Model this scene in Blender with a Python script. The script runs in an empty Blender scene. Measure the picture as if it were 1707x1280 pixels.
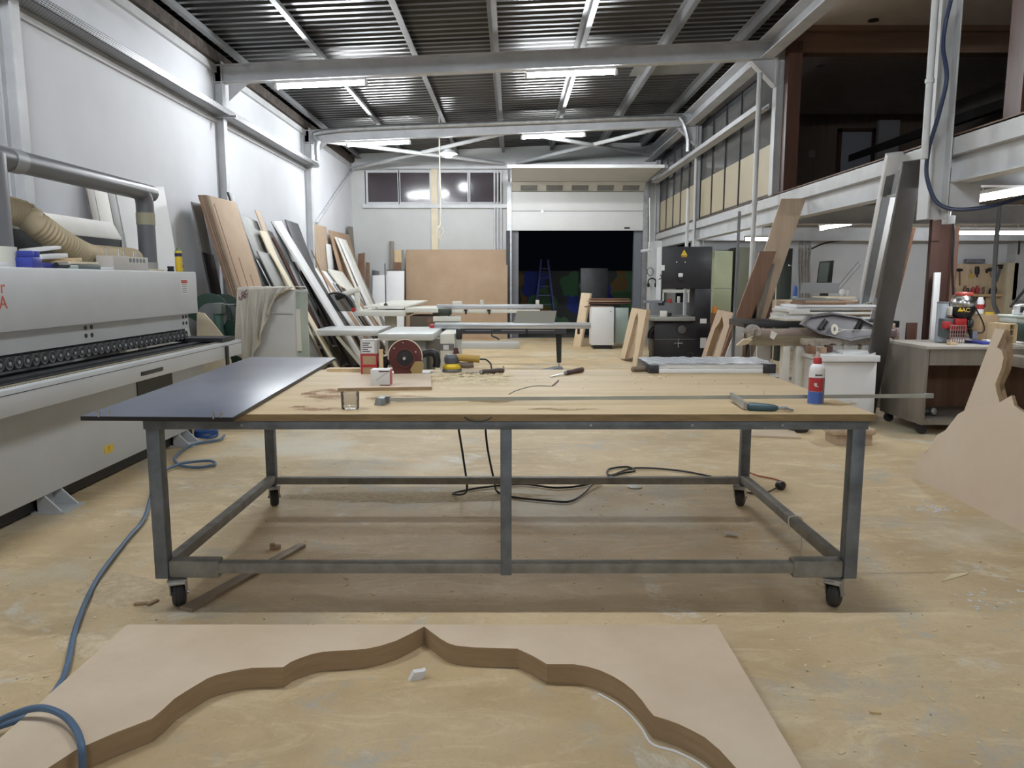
import bpy, bmesh, math, random
from mathutils import Vector, Matrix
V = Vector
C = bpy.context.scene.collection
SC = bpy.context.scene
rnd = random.Random(7)

# ------------------------------------------------------------------ camera, world, exposure
FPX = 1260.0
PITCH = math.atan(172 / FPX)
EYE = 1.5
cam = bpy.data.cameras.new('camera')
cam.sensor_width = 36
cam.lens = FPX / 1707 * 36
cam.clip_end = 200
cam_o = bpy.data.objects.new('camera', cam)
C.objects.link(cam_o)
cam_o.location = (0, 0, EYE)
cam_o.rotation_euler = (math.pi / 2 - PITCH, 0, 0)
SC.camera = cam_o
w = bpy.data.worlds.new('night')
SC.world = w
w.use_nodes = True
w.node_tree.nodes['Background'].inputs[0].default_value = (0.004, 0.005, 0.009, 1)
w.node_tree.nodes['Background'].inputs[1].default_value = 0.3
SC.view_settings.view_transform = 'Standard'
SC.view_settings.look = 'None'
SC.view_settings.gamma = 1
SC.view_settings.use_curve_mapping = False
SC.view_settings.exposure = 0.0
TUBE = 318.0      # radiance of the fluorescent tubes

# ------------------------------------------------------------------ measuring: a photo pixel on a known plane -> metres
def ray(px, py):
    a = (px - 853.5) / FPX
    b = (py - 640) / FPX
    return V((a, math.cos(PITCH) - b * math.sin(PITCH), -math.sin(PITCH) - b * math.cos(PITCH)))
def PZ(px, py, z=0.0):
    d = ray(px, py); t = (z - EYE) / d.z
    return V((d.x * t, d.y * t, z))
def PY(px, py, y):
    d = ray(px, py); t = y / d.y
    return V((d.x * t, y, EYE + d.z * t))
def PX(px, py, x):
    d = ray(px, py); t = x / d.x
    return V((x, d.y * t, EYE + d.z * t))

# ------------------------------------------------------------------ materials
def lin(c):
    return tuple((x / 12.92 if x <= 0.04045 else ((x + 0.055) / 1.055) ** 2.4) for x in c)
def rgb(r, g, b):
    return lin((r / 255, g / 255, b / 255))
MC = {}
def mat(name, col, rough=0.6, metal=0.0, var=0.0, scale=4.0, stretch=None, bump=0.0, bscale=60.0, col2=None, emit=0.0, alpha=None, spec=None):
    """Principled material whose colour wanders between col and col2 with noise in object space."""
    if name in MC: return MC[name]
    m = bpy.data.materials.new(name); MC[name] = m
    m.use_nodes = True
    nt = m.node_tree; n = nt.nodes; L = nt.links
    p = n['Principled BSDF']
    p.inputs['Base Color'].default_value = (*col, 1)
    p.inputs['Roughness'].default_value = rough
    p.inputs['Metallic'].default_value = metal
    if spec is not None: p.inputs['Specular IOR Level'].default_value = spec
    if emit:
        p.inputs['Emission Color'].default_value = (*col, 1)
        p.inputs['Emission Strength'].default_value = emit
    if var or col2 or bump:
        tc = n.new('ShaderNodeTexCoord'); mp = n.new('ShaderNodeMapping')
        L.new(tc.outputs['Object'], mp.inputs['Vector'])
        if stretch: mp.inputs['Scale'].default_value = stretch
        if var or col2:
            ns = n.new('ShaderNodeTexNoise'); ns.inputs['Scale'].default_value = scale
            ns.inputs['Detail'].default_value = 6; ns.inputs['Roughness'].default_value = 0.62
            L.new(mp.outputs['Vector'], ns.inputs['Vector'])
            r = n.new('ShaderNodeValToRGB')
            a, b = (col, col2) if col2 else (tuple(c * (1 - var) for c in col), tuple(min(1, c * (1 + var)) for c in col))
            r.color_ramp.elements[0].color = (*a, 1); r.color_ramp.elements[1].color = (*b, 1)
            r.color_ramp.elements[0].position = 0.33; r.color_ramp.elements[1].position = 0.68
            L.new(ns.outputs['Fac'], r.inputs['Fac']); L.new(r.outputs['Color'], p.inputs['Base Color'])
        if bump:
            nb = n.new('ShaderNodeTexNoise'); nb.inputs['Scale'].default_value = bscale; nb.inputs['Detail'].default_value = 4
            L.new(mp.outputs['Vector'], nb.inputs['Vector'])
            bp = n.new('ShaderNodeBump'); bp.inputs['Strength'].default_value = bump; bp.inputs['Distance'].default_value = 0.01
            L.new(nb.outputs['Fac'], bp.inputs['Height']); L.new(bp.outputs['Normal'], p.inputs['Normal'])
    return m
def wood(name, a, b, axis='x', rough=0.6, scale=9):
    s = {'x': (0.12, 1.6, 1.6), 'y': (1.6, 0.12, 1.6), 'z': (1.6, 1.6, 0.12)}[axis]
    return mat(name, a, rough, col2=b, scale=scale, stretch=s, bump=0.12, bscale=40)

def floor_mat():
    m = bpy.data.materials.new('dusty_concrete'); m.use_nodes = True
    nt = m.node_tree; n = nt.nodes; L = nt.links; p = n['Principled BSDF']
    tc = n.new('ShaderNodeTexCoord')
    def noise(sc, det=7, rough=0.6, st=(1, 1, 1), loc=(0, 0, 0), dist=0.0):
        mp = n.new('ShaderNodeMapping'); mp.inputs['Scale'].default_value = st; mp.inputs['Location'].default_value = loc
        L.new(tc.outputs['Object'], mp.inputs['Vector'])
        x = n.new('ShaderNodeTexNoise'); x.inputs['Scale'].default_value = sc; x.inputs['Detail'].default_value = det
        x.inputs['Roughness'].default_value = rough; x.inputs['Distortion'].default_value = dist
        L.new(mp.outputs['Vector'], x.inputs['Vector']); return x.outputs['Fac']
    def ramp(fac, p0, p1):
        r = n.new('ShaderNodeMapRange'); r.inputs[1].default_value = p0; r.inputs[2].default_value = p1
        L.new(fac, r.inputs[0]); return r.outputs[0]
    def mix(fac, a, b):
        x = n.new('ShaderNodeMix'); x.data_type = 'RGBA'
        if hasattr(fac, 'links') or not isinstance(fac, (int, float)): L.new(fac, x.inputs[0])
        else: x.inputs[0].default_value = fac
        for k, c in ((6, a), (7, b)):
            if isinstance(c, tuple): x.inputs[k].default_value = (*c, 1)
            else: L.new(c, x.inputs[k])
        return x.outputs[2]
    c = mix(ramp(noise(0.9, 8, 0.6, dist=0.4), 0.36, 0.64), (0.42, 0.31, 0.185), (0.57, 0.45, 0.30))
    c = mix(ramp(noise(2.6, 9, 0.65, loc=(3, 1, 0)), 0.50, 0.70), c, (0.53, 0.40, 0.25))
    # worn grey cement showing through the dust
    c = mix(ramp(noise(1.1, 9, 0.7, loc=(11.3, 4.2, 0), dist=0.3), 0.55, 0.68), c, (0.40, 0.375, 0.34))
    c = mix(ramp(noise(1.9, 10, 0.75, loc=(-5, 9, 0), dist=0.5), 0.58, 0.70), c, (0.60, 0.60, 0.61))
    c = mix(ramp(noise(1.4, 10, 0.78, loc=(4.4, -2.1, 0), dist=0.4), 0.57, 0.66), c, (0.42, 0.40, 0.38))
    # swept dust streaks
    c = mix(ramp(noise(3.2, 9, 0.75, st=(0.6, 1.5, 1), loc=(2, 7, 0), dist=1.2), 0.50, 0.80), c, (0.72, 0.61, 0.435))
    c = mix(ramp(noise(7, 9, 0.8, st=(0.7, 1.3, 1), loc=(8, 3, 0), dist=0.6), 0.56, 0.72), c, (0.46, 0.345, 0.20))
    c = mix(ramp(noise(0.55, 6, 0.6, loc=(1, 5.5, 0)), 0.54, 0.66), c, (0.56, 0.515, 0.44))
    c = mix(ramp(noise(38, 8, 0.85), 0.52, 0.78), c, (0.36, 0.265, 0.155))
    c = mix(ramp(noise(90, 4, 0.8, loc=(1, 2, 0)), 0.62, 0.78), c, (0.66, 0.56, 0.42))
    g = n.new('ShaderNodeMix'); g.data_type = 'RGBA'; g.blend_type = 'MULTIPLY'; g.inputs[0].default_value = 1; L.new(c, g.inputs[6]); g.inputs[7].default_value = (1.25, 1.235, 1.12, 1); c = g.outputs[2]
    L.new(c, p.inputs['Base Color'])
    p.inputs['Roughness'].default_value = 0.55
    p.inputs['Specular IOR Level'].default_value = 0.4
    bp = n.new('ShaderNodeBump'); bp.inputs['Strength'].default_value = 0.6; bp.inputs['Distance'].default_value = 0.009
    L.new(noise(17, 12, 0.9, dist=0.7), bp.inputs['Height']); L.new(bp.outputs['Normal'], p.inputs['Normal'])
    return m

M = {}
M['floor'] = floor_mat()
M['plaster'] = mat('white_plaster', (0.70, 0.715, 0.755), 0.75, var=0.05, scale=0.8, bump=0.1, bscale=14)
M['backwall'] = mat('grey_white_panel', (0.50, 0.51, 0.50), 0.6, var=0.06, scale=1.1)
M['steel'] = mat('grey_painted_steel', (0.56, 0.57, 0.59), 0.5, var=0.12, scale=2.5)
M['steel_w'] = mat('white_painted_steel', (0.56, 0.57, 0.58), 0.5, var=0.09, scale=3)
M['roof'] = mat('corrugated_sheet', (0.07, 0.07, 0.068), 0.34, 0.6, var=0.18, scale=0.7)
M['purlin'] = mat('purlin_steel', (0.20, 0.205, 0.21), 0.45, 0.2, var=0.15, scale=3)
M['galv'] = mat('galvanised', (0.42, 0.43, 0.44), 0.38, 0.7, var=0.2, scale=8)
M['frame'] = mat('bench_steel', (0.155, 0.175, 0.20), 0.48, 0.25, var=0.28, scale=9, bump=0.1, bscale=90)
M['dustframe'] = mat('dusty_bench_steel', (0.25, 0.24, 0.215), 0.62, 0.1, var=0.25, scale=10)
M['bench'] = mat('bench_plywood', (0.49, 0.355, 0.19), 0.62, col2=(0.64, 0.505, 0.315), scale=2.6, stretch=(0.3, 2.0, 1), bump=0.15, bscale=50)
M['benchedge'] = mat('bench_edge', (0.20, 0.145, 0.07), 0.65, col2=(0.36, 0.25, 0.125), scale=5, stretch=(1, 1, 6), bump=0.25, bscale=40)
M['mdf'] = mat('mdf', (0.375, 0.255, 0.16), 0.68, col2=(0.43, 0.31, 0.205), scale=1.6)
M['mdfl'] = mat('pale_mdf', (0.56, 0.435, 0.315), 0.68, col2=(0.62, 0.50, 0.375), scale=1.3)
M['mdfedge'] = mat('mdf_edge', (0.30, 0.205, 0.115), 0.75, col2=(0.37, 0.26, 0.15), scale=5, stretch=(1, 1, 10))
M['mdfd'] = mat('brown_mdf', (0.34, 0.225, 0.15), 0.68, col2=(0.40, 0.275, 0.18), scale=2)
M['slate'] = mat('slate_laminate', (0.085, 0.095, 0.135), 0.34, col2=(0.115, 0.125, 0.165), scale=3)
M['black'] = mat('black_plastic', (0.012, 0.012, 0.013), 0.42)
M['blackm'] = mat('black_laminate', (0.018, 0.018, 0.02), 0.35, var=0.2)
M['dark'] = mat('dark_steel', (0.03, 0.032, 0.036), 0.45, 0.3, var=0.2)
M['machine'] = mat('machine_grey', (0.52, 0.54, 0.555), 0.45, var=0.05, scale=1.5)
M['machined'] = mat('machine_dark_grey', (0.17, 0.18, 0.19), 0.5, var=0.1)
M['pvc'] = mat('grey_pvc', (0.13, 0.135, 0.15), 0.35, var=0.06)
M['white'] = mat('white_laminate', (0.74, 0.745, 0.75), 0.55, var=0.03, scale=2)
M['offwhite'] = mat('off_white_board', (0.68, 0.66, 0.60), 0.5, var=0.06)
M['cream'] = mat('cream_board', (0.66, 0.58, 0.43), 0.6, var=0.08)
M['pine'] = wood('pine', (0.56, 0.40, 0.22), (0.68, 0.52, 0.31), 'z')
M['oak'] = wood('pale_oak', (0.42, 0.31, 0.215), (0.53, 0.41, 0.30), 'z')
M['walnut'] = wood('brown_timber', (0.155, 0.075, 0.04), (0.225, 0.12, 0.07), 'z')
M['mahog'] = wood('mahogany', (0.065, 0.026, 0.017), (0.10, 0.042, 0.027), 'z', 0.45)
M['ply'] = wood('plywood_face', (0.58, 0.44, 0.28), (0.67, 0.54, 0.37), 'z')
M['greyb'] = mat('grey_board', (0.20, 0.20, 0.185), 0.5, var=0.15, scale=3)
M['dgrey'] = mat('charcoal_board', (0.055, 0.056, 0.06), 0.45, var=0.2, scale=3)
M['taupe'] = wood('taupe_laminate', (0.17, 0.145, 0.12), (0.23, 0.20, 0.165), 'z', 0.5, 6)
M['rubber'] = mat('rubber', (0.03, 0.03, 0.032), 0.6, var=0.2)
M['chrome'] = mat('bright_steel', (0.6, 0.6, 0.6), 0.22, 1.0)
M['red'] = mat('red_paint', (0.42, 0.03, 0.035), 0.4)
M['dred'] = mat('dark_red_paint', (0.095, 0.018, 0.016), 0.5, var=0.3)
M['blue'] = mat('blue_paint', (0.035, 0.05, 0.30), 0.4)
M['yellow'] = mat('yellow_paint', (0.72, 0.50, 0.03), 0.45)
M['hose'] = mat('blue_hose', (0.085, 0.15, 0.25), 0.45, var=0.15)
M['green'] = mat('green_paint', (0.009, 0.045, 0.027), 0.45, var=0.3, scale=8)
M['lampside'] = mat('side_tube_light', (0.93, 0.97, 1.0), 0.5, emit=TUBE * 0.26)
M['arch'] = mat('dusty_pale_mdf', (0.56, 0.435, 0.305), 0.7, col2=(0.68, 0.56, 0.42), scale=1.5)
M['lamp'] = mat('tube_light', (0.93, 0.97, 1.0), 0.5, emit=TUBE)
M['lampbody'] = mat('lamp_housing', (0.6, 0.6, 0.6), 0.5)
M['beige'] = mat('beige_panel', (0.50, 0.44, 0.31), 0.55, var=0.06, scale=1)
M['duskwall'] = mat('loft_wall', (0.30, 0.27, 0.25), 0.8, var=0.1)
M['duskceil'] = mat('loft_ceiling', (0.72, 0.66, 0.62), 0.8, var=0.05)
M['loftwood'] = wood('loft_wood', (0.20, 0.125, 0.085), (0.27, 0.175, 0.12), 'x')
M['paper'] = mat('paper_label', (0.72, 0.72, 0.72), 0.6)
M['card'] = mat('cardboard', (0.42, 0.30, 0.18), 0.8, var=0.1)
M['cloth'] = mat('cotton_cloth', (0.55, 0.515, 0.45), 0.9, var=0.08, scale=5, bump=0.15, bscale=120)
M['clotht'] = mat('cream_corrugated_hose', (0.46, 0.38, 0.25), 0.5, var=0.12)
M['rope'] = mat('string', (0.74, 0.70, 0.60), 0.85)
M['saw'] = mat('saw_table', (0.58, 0.60, 0.59), 0.38, 0.2, var=0.05)
M['alu'] = mat('aluminium', (0.55, 0.56, 0.58), 0.33, 0.6, var=0.05)
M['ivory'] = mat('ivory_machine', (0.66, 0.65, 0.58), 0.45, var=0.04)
M['dust'] = mat('sawdust', (0.50, 0.36, 0.19), 0.95, col2=(0.64, 0.50, 0.30), scale=60, bump=0.6, bscale=160)
M['shav'] = mat('wood_shaving', (0.72, 0.60, 0.38), 0.8, var=0.12, scale=20)
M['purple'] = mat('purple_print', (0.14, 0.05, 0.08), 0.8)
def glass_mat(name, tint, refl, rough=0.03, milky=0.0, mcol=(0.5, 0.5, 0.5)):
    m = bpy.data.materials.new(name); m.use_nodes = True
    nt = m.node_tree; n = nt.nodes; L = nt.links
    n.remove(n['Principled BSDF']); out = n['Material Output']
    tr = n.new('ShaderNodeBsdfTransparent'); tr.inputs[0].default_value = (*tint, 1)
    gl = n.new('ShaderNodeBsdfGlossy'); gl.inputs['Roughness'].default_value = rough
    lw = n.new('ShaderNodeFresnel'); lw.inputs['IOR'].default_value = refl
    mx = n.new('ShaderNodeMixShader')
    base = tr.outputs[0]
    if milky:
        df = n.new('ShaderNodeBsdfDiffuse'); df.inputs[0].default_value = (*mcol, 1); m2 = n.new('ShaderNodeMixShader'); m2.inputs[0].default_value = milky
        L.new(tr.outputs[0], m2.inputs[1]); L.new(df.outputs[0], m2.inputs[2]); base = m2.outputs[0]
    L.new(lw.outputs[0], mx.inputs[0]); L.new(base, mx.inputs[1]); L.new(gl.outputs[0], mx.inputs[2])
    L.new(mx.outputs[0], out.inputs['Surface'])
    return m
M['pane'] = glass_mat('window_glass', (0.55, 0.57, 0.60), 1.5, 0.12, 0.42, (0.14, 0.115, 0.125))
M['pane2'] = glass_mat('loft_window_glass', (0.55, 0.57, 0.60), 1.5, 0.12, 0.7, (0.19, 0.19, 0.185))
M['tumbler'] = glass_mat('tumbler_glass', (0.93, 0.93, 0.92), 1.55, 0.08)
M['guard'] = glass_mat('smoked_guard', (0.45, 0.46, 0.45), 1.5, 0.1)
M['film'] = glass_mat('plastic_film', (0.85, 0.88, 0.93), 1.4, 0.25, 0.8, (0.78, 0.82, 0.88))

def speckle(name, a, b2, cover=0.5):
    m = mat(name, a, .95, col2=b2, scale=70, bump=.5, bscale=200); nt = m.node_tree; n = nt.nodes; L = nt.links
    tc = n.new('ShaderNodeTexCoord'); x = n.new('ShaderNodeTexNoise'); x.inputs['Scale'].default_value = 110; x.inputs['Detail'].default_value = 5; x.inputs['Roughness'].default_value = .8
    y = n.new('ShaderNodeTexNoise'); y.inputs['Scale'].default_value = 9; ad = n.new('ShaderNodeMath'); ad.operation = 'MULTIPLY_ADD'; ad.inputs[1].default_value = .6
    L.new(tc.outputs['Object'], x.inputs['Vector']); L.new(tc.outputs['Object'], y.inputs['Vector']); L.new(y.outputs['Fac'], ad.inputs[0]); L.new(x.outputs['Fac'], ad.inputs[2])
    g = n.new('ShaderNodeMath'); g.operation = 'GREATER_THAN'; g.inputs[1].default_value = 1.3 - cover; L.new(ad.outputs[0], g.inputs[0]); L.new(g.outputs[0], n['Principled BSDF'].inputs['Alpha'])
    return m
# ------------------------------------------------------------------ mesh builder
def catmull(pts, k=8):
    pts = [V(p) for p in pts]
    if len(pts) < 3: return pts
    P = [pts[0] * 2 - pts[1]] + pts + [pts[-1] * 2 - pts[-2]]
    out = []
    for i in range(1, len(P) - 2):
        a, b, c, d = P[i - 1], P[i], P[i + 1], P[i + 2]
        for j in range(k):
            t = j / k
            out.append(0.5 * ((2 * b) + (c - a) * t + (2 * a - 5 * b + 4 * c - d) * t * t + (3 * b - a - 3 * c + d) * t ** 3))
    out.append(pts[-1]); return out
ORG = {}
class B:
    def __init__(s):
        s.bm = bmesh.new(); s.mi = 0; s.mats = []; s.T = Matrix()
    def use(s, m):
        if m not in s.mats: s.mats.append(m)
        s.mi = s.mats.index(m); return s
    def v(s, p): return s.bm.verts.new(s.T @ V(p))
    def face(s, vs):
        try:
            f = s.bm.faces.new(vs); f.material_index = s.mi; return f
        except ValueError: return None
    def hexa(s, p, bev=0):
        vs = [s.v(q) for q in p]
        fs = [s.face([vs[i] for i in q]) for q in ((3, 2, 1, 0), (4, 5, 6, 7), (0, 1, 5, 4), (1, 2, 6, 5), (2, 3, 7, 6), (3, 0, 4, 7))]
        if bev:
            es = {e for f in fs if f for e in f.edges}
            r = bmesh.ops.bevel(s.bm, geom=list(es), offset=bev, segments=2, affect='EDGES', profile=0.5)
            for f in r['faces']: f.material_index = s.mi
        return s
    def box(s, x0, x1, y0, y1, z0, z1, bev=0):
        return s.hexa([(x0, y0, z0), (x1, y0, z0), (x1, y1, z0), (x0, y1, z0), (x0, y0, z1), (x1, y0, z1), (x1, y1, z1), (x0, y1, z1)], bev)
    def slab(s, a, b, c, d, t, bev=0):
        """A flat board: face a b c d, thickness t along the direction of vector t."""
        a, b, c, d, t = map(V, (a, b, c, d, t))
        return s.hexa([a, b, c, d, a + t, b + t, c + t, d + t], bev)
    def bar(s, p0, p1, w, h, up=(0, 0, 1), bev=0):
        """Rectangular bar along p0-p1, w across, h along up."""
        p0, p1, up = V(p0), V(p1), V(up)
        d = (p1 - p0).normalized(); sd = d.cross(up).normalized(); u = sd.cross(d).normalized()
        a, b = sd * w / 2, u * h / 2
        return s.hexa([p0 - a - b, p0 + a - b, p1 + a - b, p1 - a - b, p0 - a + b, p0 + a + b, p1 + a + b, p1 - a + b], bev)
    def ring(s, c, ax1, ax2, r, n):
        return [s.v(c + ax1 * (r * math.cos(2 * math.pi * i / n)) + ax2 * (r * math.sin(2 * math.pi * i / n))) for i in range(n)]
    def sweep(s, pts, rad, n=8, caps=True):
        pts = [V(p) for p in pts]; prev = None; ax1 = None
        for i, p in enumerate(pts):
            d = ((pts[min(i + 1, len(pts) - 1)] - pts[max(i - 1, 0)])).normalized()
            if ax1 is None:
                ax1 = d.cross(V((0, 0, 1)))
                if ax1.length < 1e-3: ax1 = d.cross(V((0, 1, 0)))
            ax1 = (ax1 - d * ax1.dot(d)).normalized(); ax2 = d.cross(ax1)
            r = rad[i] if isinstance(rad, (list, tuple)) else rad
            rg = s.ring(p, ax1, ax2, r, n)
            if prev:
                for k in range(n): s.face([prev[k], prev[(k + 1) % n], rg[(k + 1) % n], rg[k]])
            elif caps: s.face(rg[::-1])
            prev = rg
        if caps: s.face(prev)
        return s
    def cyl(s, p0, p1, r, r2=None, n=16, caps=True):
        return s.sweep([p0, p1], [r, r if r2 is None else r2], n, caps)
    def tube(s, pts, r, n=8, k=8): return s.sweep(catmull(pts, k), r, n)
    def lathe(s, prof, c=(0, 0, 0), axis=(0, 0, 1), n=24):
        """prof: (radius, height) pairs along axis."""
        ax = V(axis).normalized(); c = V(c)
        return s.sweep_prof([(c + ax * h, r) for r, h in prof], ax, n)
    def sweep_prof(s, pr, ax, n):
        a1 = ax.cross(V((0, 1, 0)) if abs(ax.y) < 0.9 else V((1, 0, 0))).normalized(); a2 = ax.cross(a1); prev = None
        for i, (p, r) in enumerate(pr):
            rg = s.ring(p, a1, a2, max(r, 1e-4), n)
            if prev:
                for k in range(n): s.face([prev[k], prev[(k + 1) % n], rg[(k + 1) % n], rg[k]])
            else: s.face(rg[::-1])
            prev = rg
        s.face(prev); return s
    def prism(s, poly, f0, f1):
        """poly: list of 2-D points; f0,f1 map a 2-D point to the two end faces."""
        a = [s.v(f0(*q)) for q in poly]; b = [s.v(f1(*q)) for q in poly]
        s.face(a[::-1]); s.face(b); n = len(poly)
        for i in range(n): s.face([a[i], a[(i + 1) % n], b[(i + 1) % n], b[i]])
        return s
    def quad(s, a, b, c, d): s.face([s.v(q) for q in (a, b, c, d)]); return s
    def ibeam(s, p0, p1, h, wd, tf=0.014, tw=0.012, up=(0, 0, 1)):
        """I-section; p0-p1 is the middle of its depth."""
        p0, p1, up = V(p0), V(p1), V(up)
        d = (p1 - p0).normalized(); sd = d.cross(up).normalized(); u = sd.cross(d).normalized()
        s.bar(p0 + u * (h - tf) / 2, p1 + u * (h - tf) / 2, wd, tf, u)
        s.bar(p0 - u * (h - tf) / 2, p1 - u * (h - tf) / 2, wd, tf, u)
        s.bar(p0, p1, tw, h - 2 * tf, u); return s
    def mesh(s, name, off):
        bmesh.ops.recalc_face_normals(s.bm, faces=s.bm.faces)
        me = bpy.data.meshes.new(name)
        if off.length: bmesh.ops.translate(s.bm, verts=s.bm.verts, vec=-off)
        s.bm.to_mesh(me); s.bm.free()
        for p in me.polygons: p.use_smooth = True
        me.set_sharp_from_angle(angle=math.radians(32))
        for m in s.mats: me.materials.append(m)
        return me
    def part(s, name, parent, m=None, label=None):
        """Link as a part: coordinates are world metres; stored relative to the parent."""
        if m is not None and not s.mats: s.use(m)
        if not s.mats: raise ValueError(name)
        me = s.mesh(name, ORG[parent.name])
        o = bpy.data.objects.new(name, me); C.objects.link(o); o.parent = parent
        ORG[o.name] = ORG[parent.name].copy()
        if label: o['label'] = label
        return o
    def top(s, name, label, cat, m=None, group=None, kind=None):
        if m is not None and not s.mats: s.use(m)
        lo = V((min(v.co.x for v in s.bm.verts), min(v.co.y for v in s.bm.verts), min(v.co.z for v in s.bm.verts)))
        hi = V((max(v.co.x for v in s.bm.verts), max(v.co.y for v in s.bm.verts), max(v.co.z for v in s.bm.verts)))
        org = V(((lo.x + hi.x) / 2, (lo.y + hi.y) / 2, lo.z))
        o = bpy.data.objects.new(name, s.mesh(name, org)); C.objects.link(o); o.location = org
        ORG[o.name] = org
        o['label'] = label; o['category'] = cat
        if group: o['group'] = group
        if kind: o['kind'] = kind
        return o
def bb(m):  # a builder that already has its material (in use() all members share the mats list)
    b = B(); b.use(m); return b
FIRST = {}
def fix(b):
    return b
def thing(name, label, cat, loc=(0, 0, 0), group=None, kind=None):
    o = bpy.data.objects.new(name, None); C.objects.link(o); o.location = loc; o.empty_display_size = 0.1
    ORG[o.name] = V(loc)
    o['label'] = label; o['category'] = cat
    if group: o['group'] = group
    if kind: o['kind'] = kind
    return o
def struct(b, name, m=None, label=None, parent=None):
    if parent is not None: return b.part(name, parent, m)
    if m is not None and not b.mats: b.use(m)
    o = bpy.data.objects.new(name, b.mesh(name, V((0, 0, 0)))); C.objects.link(o); o['kind'] = 'structure'
    ORG[o.name] = V((0, 0, 0))
    o['label'] = label or name.replace('_', ' ') + ' of the workshop hall'; o['category'] = name.split('_')[0]
    return o
def dup(root, delta, label=None, group=None, rotz=None):
    r = root.copy(); C.objects.link(r); r.location = root.location + V(delta)
    if rotz is not None: r.rotation_euler = (0, 0, rotz)
    if label: r['label'] = label
    if group: r['group'] = group
    for ch in list(root.children):
        c = ch.copy(); C.objects.link(c); c.parent = r
        for g in list(ch.children):
            d = g.copy(); C.objects.link(d); d.parent = c
    return r
def lettering(txt, size, loc, rot, m, parent, name='lettering', ext=0.0008):
    cu = bpy.data.curves.new(name, 'FONT'); cu.body = txt; cu.size = size; cu.extrude = ext
    cu.align_x = 'CENTER'; cu.align_y = 'CENTER'
    t = bpy.data.objects.new(name, cu)
    me = bpy.data.meshes.new_from_object(t)
    bpy.data.objects.remove(t)
    me.transform(Matrix.Translation(V(loc) - ORG[parent.name]) @ rot.to_matrix().to_4x4() if hasattr(rot, 'to_matrix') else Matrix.Translation(V(loc) - ORG[parent.name]) @ rot)
    me.materials.append(m)
    o = bpy.data.objects.new(name, me); C.objects.link(o); o.parent = parent; ORG[o.name] = ORG[parent.name].copy()
    return o
def frame_rot(right, up):
    r, u = V(right).normalized(), V(up).normalized(); nrm = r.cross(u)
    return Matrix(((r.x, u.x, nrm.x), (r.y, u.y, nrm.y), (r.z, u.z, nrm.z))).to_4x4()
# ------------------------------------------------------------------ the hall
XL, XR, YB, YF = -4.14, 3.70, 20.0, -4.5
XE = 11.4
ZM0, ZM1 = 2.45, 2.70          # mezzanine edge beam
def roofz(x): return 4.60 + (x - XL) * 0.042
b = B(); b.box(XL - .3, XE + .2, YF - .2, 20.1, -0.3, 0); struct(b, 'floor', M['floor'], 'dusty sawdust covered concrete floor')
b = B(); b.box(XL - .25, XL, YF, YB + .2, 0, 4.47)
struct(b, 'wall_left', M['plaster'], 'white plastered long wall')
b = B(); b.box(XL - .25, XE, YF - .2, YF, 0, 5.2); struct(b, 'wall_rear', M['plaster'], 'white wall behind the camera')
b = B(); b.box(XE, XE + .2, YF, 17, 0, 5.4); struct(b, 'wall_right', M['plaster'], 'white wall closing the side bay')
# back wall with window strip and door opening
xw0, xw1, xd0, xd1 = PY(608, 300, YB).x, PY(836, 300, YB).x, -0.03, 3.40
zw0, zw1 = 3.47, 4.30
b = B()
b.box(XL, xd0, YB, YB + .2, 0, zw0); b.box(XL, xw0, YB, YB + .2, zw0, 5)
b.box(xw0, xd0, YB, YB + .2, zw1, 5); b.box(xw1, xd0, YB, YB + .2, zw0, zw1)
b.box(xd1, XR + .6, YB, YB + .2, 0, 5); b.box(xd0, xd1, YB, YB + .2, 4.15, 5)
struct(b, 'wall_back', M['backwall'], 'pale panelled end wall with door opening')
b = B(); b.box(3.9, XE, 16.6, 16.75, 0, ZM0 + .1); struct(b, 'wall_side', M['plaster'], 'white wall at the end of the low bay')
# vertical cover strips on the back wall and the ledge below the windows
k = 0
def trim(b, m, label):
    global k
    k += 1
    return struct(b, 'trim_%d' % k, m, label)
b = B(); b.box(PY(720, 400, YB).x, PY(731, 400, YB).x, YB - .06, YB - .001, 0, 4.35); trim(b, M['cream'], 'cream post between the end wall windows')
b = B(); b.box(xw0 - .05, xd0 - .02, YB - .09, YB - .001, zw0 - .11, zw0 - .01); trim(b, M['steel_w'], 'white ledge under the windows')
b = B(); b.box(XL, XR, YB - .16, YB - .001, 4.33, 4.5); trim(b, M['steel'], 'grey steel beam across the end wall top')
for i, (a, c) in enumerate(((613, 663), (667, 716), (733, 779), (784, 834))):
    x0, x1 = PY(a, 300, YB).x, PY(c, 300, YB).x
    f = B(); t = .045
    for q in ((x0 - t, x0, zw0, zw1), (x1, x1 + t, zw0, zw1), (x0, x1, zw0, zw0 + t), (x0, x1, zw1 - t, zw1)):
        f.box(q[0], q[1], YB - .03, YB + .1, q[2], q[3])
    fo = struct(f, 'window_%d' % (i + 1), M['steel'], 'dark high window pane %s in the end wall' % ('one', 'two', 'three', 'four')[i])
    p = B(); p.box(x0, x1, YB + .03, YB + .04, zw0 + t, zw1 - t); p.part('window_pane', fo, M['pane'])
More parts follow.
